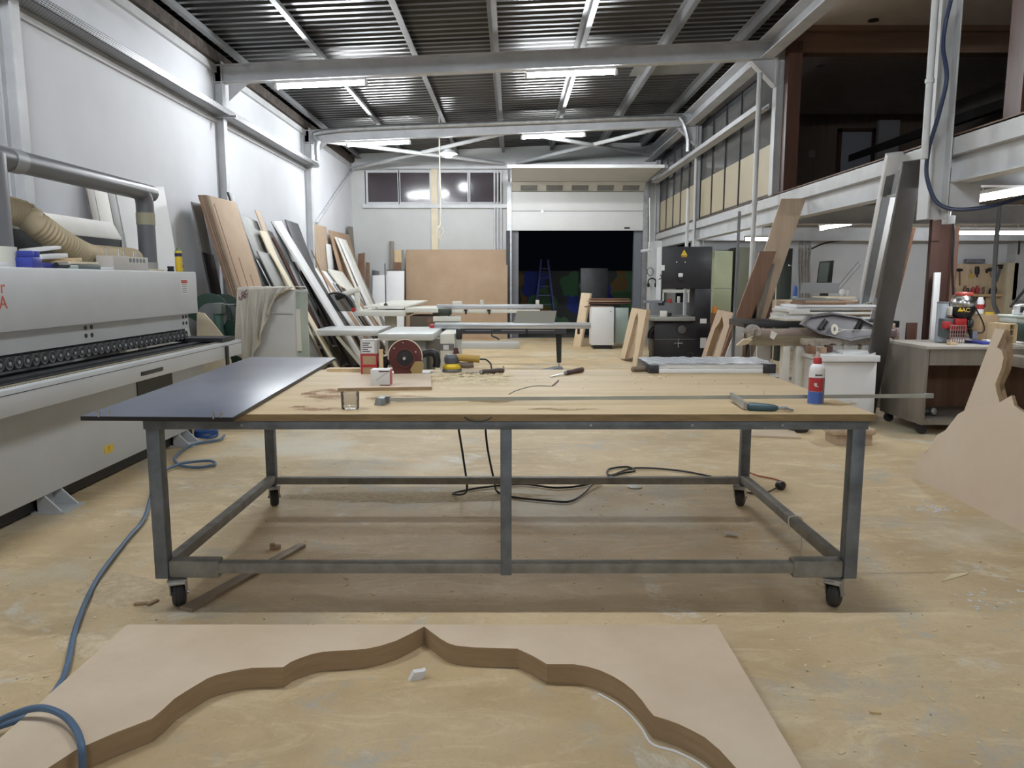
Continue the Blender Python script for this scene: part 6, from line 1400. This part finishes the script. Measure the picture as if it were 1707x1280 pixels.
# dark octagonal tray with string
t = thing('octagonal_tray', 'dark grey elongated octagonal tray propped on the timber bench', 'tray', (3.8, 8.2, .9))
ol = [(1336, 541), (1347, 527), (1387, 520.5), (1436, 529), (1465, 545), (1463, 560), (1418, 568), (1368, 557)]
cx_, cy_ = sum(p[0] for p in ol) / 8, sum(p[1] for p in ol) / 8
def tr(u, v_, dy=0): return PY(u, v_, YS - .02 - (v_ - 520) * .004 + dy)
b = B(); b.use(mat('tray_floor', (.235, .225, .24), .5, var=.12)); b.use(mat('tray_rim', (.11, .10, .105), .45, var=.2)); b.mi = 1
n = 8
o_ = [tr(u, v_) for u, v_ in ol]; i_ = [tr(cx_ + (u - cx_) * .93, cy_ + (v_ - cy_) * .86) for u, v_ in ol]; d_ = [tr(cx_ + (u - cx_) * .91, cy_ + (v_ - cy_) * .83, .05) for u, v_ in ol]; k_ = [p + V((0, .07, 0)) for p in o_]
O, I, D, K = [[b.v(p) for p in l] for l in (o_, i_, d_, k_)]
for j in range(n):
    b.face([O[j], O[(j + 1) % n], I[(j + 1) % n], I[j]]); b.face([I[j], I[(j + 1) % n], D[(j + 1) % n], D[j]]); b.face([O[j], K[j], K[(j + 1) % n], O[(j + 1) % n]])
b.mi = 0; b.face(D); b.face(K[::-1]); b.part('shell', t)
for px in (1371, 1431):
    b = B(); b.bar(tr(px - 5, 549, .02), tr(px + 5, 533, .02), .03, .02, (0, 1, 0)); b.bar(tr(px + 2, 549, .02), tr(px + 9, 536, .02), .02, .02, (0, 1, 0)); b.part('cleat', t, M['black'])
b = B()
for r_ in (7, 5.6, 4.2): b.sweep([tr(1391 + r_ * .72 * math.cos(a_ * .35), 549 + r_ * 1.15 * math.sin(a_ * .35), -.005) for a_ in range(19)], .008, 6)
b.tube([tr(1393, 545, -.01), tr(1405, 549, -.01), tr(1425, 550, -.012), tr(1465, 550, -.03), tr(1492, 550, -.03)], .004, 6); b.tube([tr(1393, 556, -.01), tr(1400, 552, -.01), tr(1410, 549, -.01)], .004, 6)
b.top('string_hank', 'hank of white string lying on the dark octagonal tray', 'string', M['rope'])
b = B(); rect(b, 1458, 539, 1493, 547, YS + .02, .2, .004); b.top('wood_beam', 'pale wood block end beside the octagonal tray', 'beam', M['oak'])
b = B(); rect(b, 1462, 549, 1496, 562, YS - .05, .05, .003); b.top('dark_block', 'dusky mauve wood block under the pale block end', 'block', mat('mauve_wood', (.16, .105, .105), .6))
# rag and curled tape at the beam end
b = B(); q = PY(1255, 552, YS - .05)
for s in (0, 1, 2): b.tube([q + V((-.09 + .03 * s, -.02 * s, -.02)), q + V((-.03, -.03 * s, .045 - .01 * s)), q + V((.04, -.01 * s, .03)), q + V((.06, 0, -.04))], .028, 8)
b.top('grey_rag', 'crumpled grey rag hanging on the beam end', 'rag', mat('rag', (.36, .33, .30), .9, var=.2, scale=14))
b = B(); b.slab(PY(1228, 576, YS - .05), PY(1240, 566, YS - .1), PY(1254, 566, YS - .1), PY(1246, 574, YS - .05), (0, .02, .01)); b.slab(PY(1236, 570, YS - .06), PY(1252, 563, YS - .1), PY(1256, 560, YS - .08), PY(1244, 565, YS - .06), (0, .02, 0)); b.top('curled_veneer', 'curled piece of tan veneer hanging under the rag', 'veneer', M['cream'])
b = B(); b.slab(PY(1287, 551, YS - .03), PY(1296, 556, YS - .03), PY(1290, 566, YS - .03), PY(1284, 563, YS - .03), (0, .02, 0)); b.top('paper_tag', 'white paper tag stuck to the beam face', 'tag', M['offwhite'])
# white cabinet under the bench
t = thing('white_cabinet', 'white cabinet carcass standing under the timber bench', 'cabinet', (3.75, 7.9, 0))
Yw = 7.75
a, c = PY(1337, 690, Yw + .5), PY(1462, 604, Yw)
a.z = 0; c.z = PY(1462, 604, Yw).z
b = B(); b.box(a.x, c.x, Yw, Yw + .5, .05, c.z - .0, .002); b.part('body', t, M['white'])
b = B(); q0, q1 = PY(1335, 603, Yw - .06), PY(1468, 593, Yw - .06); b.box(PY(1335, 600, Yw + .54).x, q1.x, Yw - .06, Yw + .54, q0.z, q1.z, .003); b.part('top', t, M['white'])
solid('white_board', 'short white board lying on the white cabinet top', 'board', 1385, 587, 1460, 592.6, Yw + .1, .3, M['white'])
for i, (p0, p1, y0_, y1_, mm) in enumerate(((1342, 1360, 590, 577, 'walnut'), (1362, 1378, 591, 579, 'mdfd'), (1380, 1388, 587, 577, 'mahog'))):
    solid('wood_scrap', 'dark wood scrap stuffed under the chipped board, %s' % ('beside the white post', 'in the middle', 'next to the short white board')[i], 'scrap', p0, y0_, p1, y1_, Yw + .12 + .06 * i, .1, M[mm])
for i, (p0, p1, y1_) in enumerate(((1404, 1419, 587), (1435, 1450, 587))):
    solid('white_offcut', 'white offcut hanging under the chipped board, %s' % ('middle one', 'beside the bench end')[i], 'offcut', p0, y1_, p1, 573, Yw + .45, .04, M['offwhite'])
b = B(); a = PY(1390, 680, 6.75); c = PY(1466, 680, 6.75); b.box(a.x, c.x, 6.75, 7.1, .10, .165, .03); b.box(a.x + .06, c.x - .02, 6.8, 7.05, 0, .099, .005); b.top('timber_block', 'weathered timber block on the floor behind the bench corner', 'block', M['oak'])
x0_, x1_ = PZ(1284, 640, .2).x, PZ(1308, 640, .2).x; yp = PZ(1290, 640, .2).y
b = B(); b.box(x0_ + .05, x1_ - .05, yp, yp + .5, 0, .2); b.top('wooden_box', 'grey wooden box carrying loose white sheets beyond the bench legs', 'box', M['greyb'])
for i, lab in enumerate(('lowest', 'second lowest', 'third lowest', 'topmost')):
    b = B(); b.T = Matrix.Translation(((x0_ + x1_) / 2, yp + .3, .2005 + i * .0225)) @ Matrix.Rotation((i - 1.5) * .12, 4, 'Z'); b.use(M['offwhite']); b.box(-.16, .16, -.3, .3, 0, .022, .002); b.top('white_sheet', 'white sheet on the grey wooden box, %s of its pile' % lab, 'sheet')
# long planks leaning on the mezzanine edge
FP = PY(1443, 503, 8.75); FP.z = zt_ + .03
WP = plank('white_plank', 'white edged plank with a grey inlay leaning on the mezzanine edge', (FP.x, FP.y, FP.z), (3.61, 7.35, PY(1477, 256, 7.35).z), .17, .05, M['white'], (1, .1, .12))
pu = V((3.61, 7.35, PY(1477, 256, 7.35).z)); dv = (pu - FP).normalized(); wv = V((1, .1, .12)).normalized(); wv = (wv - dv * wv.dot(dv)).normalized(); nv_ = dv.cross(wv).normalized()
if nv_.y > 0: nv_ = -nv_
b = B(); e0, e1 = FP + dv * .02 - wv * .02, FP.lerp(pu, .89) - wv * .02
b.slab(e0 - wv * .042 + nv_ * .0255, e0 + wv * .042 + nv_ * .0255, e1 + wv * .042 + nv_ * .0255, e1 - wv * .042 + nv_ * .0255, nv_ * .004); b.part('grey_inlay', WP, M['machined'], 'dusty grey inlay strip')
of_ = wv * .165 + V((0, .02, 0)); plank('brown_edge_board', 'thin brown edged board leaning behind the white plank', FP + of_, FP.lerp(pu, .94) + of_, .07, .05, M['taupe'], (1, .1, .12), 'board')
plank('charcoal_plank', 'wide charcoal plank leaning beside the brown post', (3.95, 8.31, .02), (3.52, 6.83, PY(1525, 268, 6.83).z), .20, .03, mat('brown_charcoal', (.085, .08, .078), .45, var=.15), (1, .1, .15))
plank('olive_lath', 'thin olive lath leaning against the charcoal plank edge', (4.02, 8.55, .02), (3.76, 7.45, 2.2), .035, .03, M['oak'], (1, .1, .15), 'lath')
plank('brown_lath', 'thin brown lath standing between the charcoal plank and the cabinet', (4.12, 8.62, .02), (3.97, 7.62, 2.02), .04, .03, M['walnut'], (1, .1, .15), 'lath')
# film wrapped glass sheet glimpsed between the planks
b = B(); pl = [(1430, 668), (1452, 668), (1490, 405), (1472, 398)]; b.prism(pl, lambda u, v_: tuple(PY(u, v_, 10.4)), lambda u, v_: tuple(PY(u, v_, 10.4) + V((0, .02, 0)))); b.top('wrapped_sheet', 'film wrapped pale sheet standing behind the leaning planks', 'sheet', mat('milky_film', (.60, .62, .66), .2))
solid('taupe_crate', 'grey brown crate side behind the stack of white boards', 'crate', 1458, 505, 1492, 535, 9.6, .3, mat('dusky_crate', (.22, .16, .14), .6), floor=True)
# brown post / door leaf
dmah = wood('dark_mahogany', (.045, .018, .012), (.075, .03, .02), 'z', .75)
t = thing('panelled_door', 'dark mahogany panelled door leaf standing beside the loft column', 'door leaf', (4.55, 8.3, 0))
a, c = PY(1531, 690, 8.3), PY(1588, 358, 8.3)
b = B(); b.box(a.x, c.x, 8.3, 8.36, 0, c.z, .004); b.part('leaf', t, dmah)
b = B(); q0, q1 = PY(1552, 402, 8.29), PY(1568, 366, 8.29); b.box(q0.x, q1.x, 8.285, 8.3, q0.z, q1.z, .004); b.part('raised_panel', t, mat('mahogany_panel', (.075, .035, .026), .7))
b = B(); b.box(c.x, c.x + .06, 8.25, 8.36, 0, c.z - .12); b.part('frame_edge', t, mat('reddish_frame', (.13, .065, .045), .7))
solid('white_plank', 'white plank standing upright behind the grey cabinet', 'plank', 1545, 454, 1569, 600, 8.2, .03, M['white'], floor=True)
solid('mahogany_board', 'small red brown board leaning behind the grey cabinet corner', 'board', 1507, 538, 1530, 580, 8.25, .03, M['mahog'], floor=True)
# ------------------------------------------------------------------ grey wheeled cabinet with the vacuum unit
Yk = 7.28
q0 = PY(1545, 577, Yk); xk0, zk = q0.x, q0.z
t = thing('rolling_cabinet', 'grey wood grain cabinet on castors with an open front', 'cabinet', (5.2, 7.7, 0))
xk1 = 6.5; yk1 = 8.12
tm = wood('grey_woodgrain', (.20, .175, .145), (.27, .24, .205), 'z', .5, 5)
b = B(); b.box(xk0, xk0 + .03, Yk, yk1, .10, zk - .03, .001); b.part('side_panel', t, tm)
b = B(); b.box(xk1 - .03, xk1, Yk, yk1, .10, zk - .03, .001); b.part('side_panel', t, tm)
b = B(); b.box(xk0 + .03, xk1 - .03, yk1 - .02, yk1, .13, zk - .03); b.part('back_panel', t, M['walnut'])
b = B(); b.box(xk0 + .03, xk1 - .03, Yk + .01, yk1 - .02, .10, .15); b.part('bottom_panel', t, tm)
b = B(); rect(b, 1549, 578, 1900, 609, Yk - .005, .03); b.part('front_rail', t, tm)
b = B(); b.box(xk0 - .005, xk1 + .005, Yk - .02, yk1, zk - .03, zk, .002); b.part('top', t, mat('pale_greige', (.44, .41, .37), .45))
for x, y in ((xk0 + .05, Yk + .08), (xk0 + .05, yk1 - .1), (xk1 - .1, Yk + .08), (xk1 - .1, yk1 - .1)):
    b = B(); b.box(x - .03, x + .03, y - .03, y + .03, .085, .10); b.cyl((x, y - .02, .045), (x, y + .02, .045), .045, n=18); b.part('castor', t, M['rubber'])
b = B(); q = PZ(1556, 690, .151); b.tube([(xk0 + .06, Yk + .3, .17), (xk0 + .14, Yk + .26, .18), (xk0 + .2, Yk + .25, .2)], .02, 8); b.lathe([(.01, 0), (.035, .01), (.035, .03), (.01, .04)], (xk0 + .22, Yk + .22, .2), (.3, -1, .2), 14); b.top('pipe_fitting', 'small metal pipe fitting lying in the open grey cabinet', 'fitting', M['galv'])
Yv = 7.65
def vz(py): return PY(1620, py, Yv).z
t = thing('workshop_vacuum', 'chrome topped workshop vacuum with red base on the grey cabinet', 'vacuum', (PY(1621, 560, Yv).x, Yv, zk))
xv = PY(1605, 520, Yv).x; s_ = (PY(1624, 520, Yv).x - xv) / 19
b = B(); b.lathe([(18.5 * s_, vz(511)), (19.5 * s_, vz(507)), (19 * s_, vz(502)), (17 * s_, vz(496)), (13 * s_, vz(492))], (xv + 0 * s_, Yv, 0), (0, 0, 1), 32); b.part('chrome_lid', t, M['chrome'])
b = B(); b.lathe([(14 * s_, vz(493)), (13.5 * s_, vz(489)), (11 * s_, vz(487)), (.01, vz(486.5))], (xv + 0 * s_, Yv, 0), (0, 0, 1), 28); b.part('red_cap', t, mat('cap_red', (.36, .05, .035), .45))
b = B(); b.lathe([(18 * s_, vz(511)), (18 * s_, vz(516)), (16.5 * s_, vz(523)), (13 * s_, vz(529)), (11 * s_, vz(534))], (xv, Yv, 0), (0, 0, 1), 28); hd = b.part('motor_head', t, M['black'])
q = PY(1609, 517, Yv - 19 * s_); lettering('AC', 10 * s_, q + V((0, -.012, 0)), frame_rot((1, 0, 0), (0, .15, 1)), mat('amber_text', (.75, .50, .10), .5), hd)
q = PY(1601, 516.5, Yv - 19 * s_) + V((0, -.006, 0)); b = B(); b.hexa([q + V((-.03, 0, -.015)), q + V((.02, 0, -.015)), q + V((-.005, 0, .025)), q + V((-.005, 0, .025)), q + V((-.03, .004, -.015)), q + V((.02, .004, -.015)), q + V((-.005, .004, .025)), q + V((-.005, .004, .025))]); b.part('warning_triangle', hd, M['yellow'])
b = B(); rect(b, 1584, 511, 1589, 526, Yv - .02, .08, .01); b.part('grey_bracket', t, M['ivory'])
b = B(); rect(b, 1573, 531, 1591, 562, Yv - .05, .12, .01); b.part('side_tank', t, mat('slate_plastic', (.085, .10, .105), .5))
for i, (p0, y0_, p1, y1_) in enumerate(((1575, 548, 1586, 536), (1594, 541, 1612, 531), (1585, 552, 1612, 541))):
    b = B(); rect(b, p0, y0_, p1, y1_, Yv - .07 - .01 * i, .06, .008); b.part('red_block', t, M['red'])
b = B()
for px in range(1584, 1612, 4): q = PY(px, 562, Yv - .1); b.cyl((q.x, Yv - .1, zk + .01), (q.x, Yv - .1, vz(541)), .005, n=6)
for py in (543, 550, 557): b.bar(PY(1582, py, Yv - .1), PY(1612, py, Yv - .1), .006, .006)
b.part('wire_cage', t, mat('rosy_steel', (.45, .30, .28), .35, .6))
b = B(); rect(b, 1588, 562, 1610, 529, Yv, .2, .01); b.part('base', t, M['dred'])
b = B(); rect(b, 1612, 563, 1620, 541, Yv - .02, .1, .01); b.part('pale_foot', t, M['cream'])
b = B(); q = PY(1617, 539, Yv - .06); b.lathe([(.02, -.03), (.045, -.02), (.045, .02), (.02, .03)], q, (1, -.6, 0), 16); b.part('regulator', t, M['black'])
b = B(); b.bar(PY(1616, 548, Yv - .08), PY(1621, 563, Yv - .08), .03, .03, (0, 1, 0)); b.part('lever', t, M['black'])
b = B(); b.tube([PY(1622, 508, Yv - .1), PY(1628, 517, Yv - .1), PY(1637, 534, Yv - .1), PY(1641, 547, Yv - .1), PY(1638, 554, Yv - .1), PY(1630, 555, Yv - .1)], .007, 8); b.tube([PY(1627, 515, Yv - .1), PY(1621, 526, Yv - .1), PY(1616, 536, Yv - .1)], .006, 8); b.part('power_cord', t, M['black'])
t = thing('clear_jar', 'clear cylindrical dust jar beside the workshop vacuum', 'jar', PY(1568, 562, 7.75))
qj = PY(1568, 562, 7.75)
b = B(); b.lathe([(.05, .005), (.055, .01), (.055, vz(506) - zk), (.05, vz(505) - zk)], (qj.x, 7.75, zk), (0, 0, 1), 24); b.part('glass', t, mat('frosted_jar', (.42, .46, .52), .15))
b = B(); b.lathe([(.056, 0), (.058, .012), (.05, .016)], (qj.x, 7.75, vz(506)), (0, 0, 1), 24); b.part('lid', t, M['machined'])
q = PY(1591, 562, Yk + .1); b = B(); b.box(q.x - .03, q.x + .03, Yk + .1, Yk + .17, zk + .0005, zk + .03, .003); b.top('wood_block', 'little wood block in front of the vacuum base', 'block', M['pine'])
t = thing('toolbox_tray', 'blue cloth with a white tag on the grey cabinet', 'cloth', PY(1645, 565, 7.6))
b = B(); a, c = PY(1632, 565, 7.5), PY(1654, 565, 7.5); b.box(a.x, c.x, 7.45, 7.75, zk, zk + .025, .01); b.part('cloth', t, M['blue'])
b = B(); b.box(a.x + .06, a.x + .12, 7.46, 7.55, zk + .025, zk + .045, .005); b.part('tag', t, M['white'])
solid('grey_tube', 'short grey blue tube on the grey cabinet behind the cage', 'tube', 1622, 565, 1629, 553, 7.55, .06, mat('blue_grey', (.17, .19, .24), .5))
t = thing('glue_bottle', 'white bottle with red label behind the vacuum', 'bottle', PY(1633, 530, 8.0))
qb = PY(1633, 523, 8.0)
b = B(); b.lathe([(.036, 0), (.036, .13), (.025, .16), (.02, .175)], (qb.x, 8.0, qb.z), (0, 0, 1), 18); b.part('body', t, M['white'])
b = B(); b.lathe([(.0365, .05), (.0365, .1)], (qb.x, 8.0, qb.z), (0, 0, 1), 18); b.part('label', t, M['red'])
b = B(); a, c = PY(1639, 560, 7.9), PY(1666, 524, 7.9); b.box(a.x, c.x, 7.9, 8.1, zk, c.z, .004); b.top('cardboard_box', 'plain brown box behind the vacuum cord', 'box', M['card'])
solid('bottle_shelf', 'brown box stack behind the glue bottle', 'box', 1625, 565, 1639, 523, 7.95, .1, M['card'])
solid('yellow_tool', 'yellow spirit level end lying on the plain brown box', 'level', 1640, 524, 1657, 520.5, 7.95, .05, M['yellow'])
# white machine and table at the frame edge
xw = PY(1664, 530, 7.2).x; zw_a, zw_b = PY(1700, 538, 6.95).z, PY(1700, 526, 6.95).z
b = B(); b.box(xw + .01, xw + 1, 6.95, 7.2, zw_a, zw_b - .02, .004); b.box(xw, xw + 1, 6.93, 7.22, zw_b - .02, zw_b, .004); b.box(xw + .35, xw + .4, 7.0, 7.15, 0, zw_a); b.box(xw + .9, xw + .95, 7.0, 7.15, 0, zw_a); b.top('white_table', 'white machine table over the pigeonholes', 'table', mat('mint_white', (.60, .66, .62), .4))
t = thing('white_tool', 'white power tool with a black motor on the white machine table', 'power tool', PY(1700, 525, 7.05))
b = B(); b.box(PY(1686, 520, 7.15).x, xw + .9, 6.98, 7.15, zw_b, PY(1700, 517, 7.0).z, .01); pl = [(1696, 524), (1696, 510), (1707, 507), (1750, 507), (1750, 524)]; b.prism(pl, lambda u, v_: tuple(PY(u, v_, 7.0)), lambda u, v_: tuple(PY(u, v_, 7.0) + V((.06, .15, 0)))); b.part('body', t, M['white'])
b = B(); rect(b, 1703, 521, 1712, 511, 6.985, .02, .004); b.part('motor_vent', t, M['dark'])
b = B(); b.bar(PY(1684, 512, 7.1), PY(1712, 478, 7.1), .02, .02); b.top('black_lever', 'black lever rising from the white machine table', 'lever', M['black'])
t = thing('pigeonhole_unit', 'small wooden pigeonhole unit under the white table', 'shelf unit', PY(1687, 570, 7.4))
b = B(); rect(b, 1680, 572, 1682, 540, 7.35, .3); rect(b, 1692, 572, 1694, 540, 7.35, .3); rect(b, 1680, 572, 1694, 540, 7.63, .02); b.part('sides', t, M['pine'])
for py in (540, 549, 560, 571):
    b = B(); rect(b, 1682, py + 1, 1692, py, 7.36, .27); b.part('shelf', t, M['cream'])
solid('green_case', 'dark green metal case beside the pigeonholes', 'case', 1694, 572, 1760, 541, 7.3, .3, mat('case_green', (.03, .06, .05), .5))
# tool board on the far wall
Yt = 16.5
t = thing('tool_board', 'plywood tool board on the far white wall', 'tool board', PY(1635, 530, Yt))
b = B(); rect(b, 1583, 540, 1684, 440, Yt, .05, .004); b.part('board', t, M['ply'])
b = B(); rect(b, 1681, 540, 1690, 438, Yt - .2, .25, .004); b.part('side_cheek', t, M['cream'])
b = B(); rect(b, 1583, 494, 1672, 490, Yt - .14, .14, .004); b.part('shelf', t, M['pine'])
def tool(name, label, cat, parts):
    a = PY(parts[0][1], parts[0][2], Yt - .04); t = thing(name, label, cat, a)
    for nm, x0, y0, x1, y1, m, r in parts:
        b = B(); b.sweep([PY(x0, y0, Yt - .03), PY((x0 + x1) / 2, (y0 + y1) / 2, Yt - .032), PY(x1, y1, Yt - .03)], [r * .8, r, r * .8], 8); b.part(nm, t, m)
dw = M['walnut']; dkk = M['dark']
tool('hammer', 'hammer with wooden handle on the tool board', 'hammer', [('head', 1593, 450, 1604, 450, dkk, .035), ('handle', 1600, 452, 1600, 476, dw, .018)])
tool('mallet', 'narrow mallet beside the hammer on the tool board', 'mallet', [('head', 1591, 450, 1595, 450, dkk, .03), ('handle', 1594, 452, 1592, 472, dw, .014)])
tool('pliers', 'steel pliers hanging open on the tool board', 'pliers', [('jaw', 1617, 449, 1620, 455, M['galv'], .018), ('grip', 1617, 456, 1616, 464, M['yellow'], .016), ('grip', 1621, 456, 1622, 464, M['yellow'], .016)])
tool('shears', 'black handled shears hanging on the tool board', 'shears', [('grip', 1629, 444, 1629, 457, M['black'], .05), ('blade', 1629, 457, 1629, 462, dkk, .02)])
tool('square_block', 'small dark square hanging on the tool board', 'square', [('block', 1645, 448, 1645, 455, dkk, .025)])
tool('scraper', 'round headed scraper hanging on the tool board', 'scraper', [('head', 1651, 446, 1651, 452, dkk, .05), ('handle', 1651, 453, 1652, 462, dw, .012)])
tool('hand_saw', 'blue grey hand saw hanging under the upper rail', 'saw', [('blade', 1667, 447, 1661, 470, mat('blue_steel', (.14, .15, .20), .4, .5), .03), ('handle', 1665, 447, 1671, 446, dkk, .03)])
tool('bow_saw', 'bow saw frame hanging beside the hand saw', 'saw', [('frame', 1658, 443, 1676, 442, dkk, .02), ('upright', 1675, 443, 1674, 466, M['galv'], .015)])
for i, (px, m) in enumerate(((1581, 'mahog'), (1589, 'walnut'), (1608, 'walnut'), (1612, 'black'), (1621, 'red'), (1628, 'red'), (1634, 'mdfd'), (1638, 'walnut'), (1642, 'oak'), (1651, 'black'), (1658, 'black'))):
    q0, q1 = PY(px, 489.8, Yt - .08), PY(px + 1.5, 480 - (i % 3) * 2, Yt - .08)
    b = B(); b.sweep([q0, q0.lerp(q1, .5), q1], [.03, .04, .02], 8)
    b.top('screwdriver', 'small hand tool standing on the tool board shelf, %s from the door leaf' % ('first', 'second', 'third', 'fourth', 'fifth', 'sixth', 'seventh', 'eighth', 'ninth', 'tenth', 'eleventh')[i], 'hand tool', M[m], 'hand tools on the tool board shelf')
for i, px in enumerate((1620, 1627, 1634, 1641)):
    b = B(); b.bar(PY(px, 495, Yt - .05), PY(px, 512, Yt - .05), .03, .03); b.top('file', 'thin file hanging under the tool board shelf, %s in the row' % ('first', 'second', 'third', 'fourth')[i], 'file', M['mahog'], 'files under the tool board shelf')
solid('bit_case', 'dark bit case with white lettering on top of the tool board', 'case', 1607, 438, 1642, 432, Yt - .05, .1, mat('case_navy', (.05, .05, .09), .5, col2=(.30, .30, .34), scale=18))
b = B(); rect(b, 1670, 487, 1678, 472, Yt - .02, .02); b.top('paper_note', 'yellowish paper note on the tool board', 'note', M['cream'])
# drop cables and junction box
b = B(); b.box(PY(1580, 365, 6.9).x, PY(1593, 365, 6.9).x, 6.9, 7.0, PY(1580, 373, 6.9).z, PY(1580, 359, 6.9).z, .004); b.cyl((PY(1583, 350, 6.95).x, 6.95, PY(1580, 359, 6.9).z), (PY(1583, 330, 6.95).x, 6.95, 2.46), .015, n=8); b.top('junction_box', 'grey junction box under the mezzanine beside the door leaf', 'junction box', M['steel'])
b = B(); b.tube([PY(1589, 373, 6.95), PY(1590, 400, 6.95), PY(1587, 440, 6.95), PY(1589, 490, 7.2)], .012, 8); b.top('hanging_cable', 'dark cable hanging from the junction box', 'cable', M['rubber'])
b = B(); b.tube([PY(1664, 373, 9.8), PY(1661, 400, 9.8), PY(1658, 450, 9.8), PY(1656, 500, 9.8), PY(1663, 522, 9.8)], .028, 8); b.cyl(PY(1664, 373, 9.8), (PY(1664, 373, 9.8).x, 9.8, 2.57), .02, n=8); b.top('hanging_hose', 'grey air hose hanging before the tool board', 'hose', M['machined'])
b = B(); b.tube([PY(1700, 384, 15.5), PY(1697, 430, 16.4), PY(1686, 470, 16.4), PY(1686, 490, 16.4), PY(1692, 500, 16.4)], .018, 6); b.top('wall_wire', 'thin wavy wire on the wall beside the tool board', 'wire', M['rubber'])
b = B(); rect(b, 1697, 500, 1720, 384, 16.3, .3); struct(b, 'column_11', M['steel_w'], 'white column beside the tool board')
b = B(); b.tube([(PY(1476, 396, 10.98).x, 10.98, 2.31), PY(1476, 430, 10.98), PY(1475, 452, 10.98)], .012, 6); rect(b, 1471, 458, 1479, 450, 10.94, .04, .01); b.top('hanging_socket', 'black socket hanging on a cable behind the leaning planks', 'socket', M['black'])
solid('low_board', 'grey brown wood slab behind the leaning cut sheets', 'slab', 1668, 618, 1760, 600, 6.35, .5, M['taupe'])
solid('drawer_unit', 'white drawer unit under the grey brown slab', 'drawers', 1699, 700, 1760, 635, 6.3, .4, M['white'], floor=True)
solid('slab_trestle', 'dark support under the grey brown wood slab', 'trestle', 1672, 690, 1699, 619, 6.45, .3, M['dark'], floor=True)
# ------------------------------------------------------------------ cut MDF sheets leaning by the cabinet
cut('cut_sheet', 'big MDF sheet with a wavy outline leaning in front of the grey cabinet', [(1520, 797), (1534, 756), (1545, 755), (1552, 741), (1562, 725), (1576, 717), (1586, 704), (1597, 690), (1608, 684), (1622, 680), (1638, 676), (1652, 674), (1666, 671), (1686, 659), (1691, 676), (1706, 687), (1745, 690), (1790, 705), (1800, 948), (1707, 899), (1656, 870)], 3.08, .36, .022, M['mdfl'], 'sheet')
cut('cut_sheet', 'tall narrow MDF cut sheet leaning behind the big wavy sheet', [(1590, 722), (1605, 690), (1659, 547), (1675, 550), (1662, 579), (1670, 584), (1673, 596), (1669, 615), (1659, 640), (1661, 652), (1667, 672), (1690, 720)], 3.22, .36, .03, M['mdfl'], 'sheet')
cut('cut_sheet', 'hindmost MDF cut sheet edging the tall narrow sheet', [(1612, 722), (1630, 690), (1664, 578), (1675, 552), (1679, 575), (1680, 596), (1676, 616), (1665, 640), (1667, 652), (1673, 672), (1697, 720)], 3.30, .36, .04, M['mdf'], 'sheet')
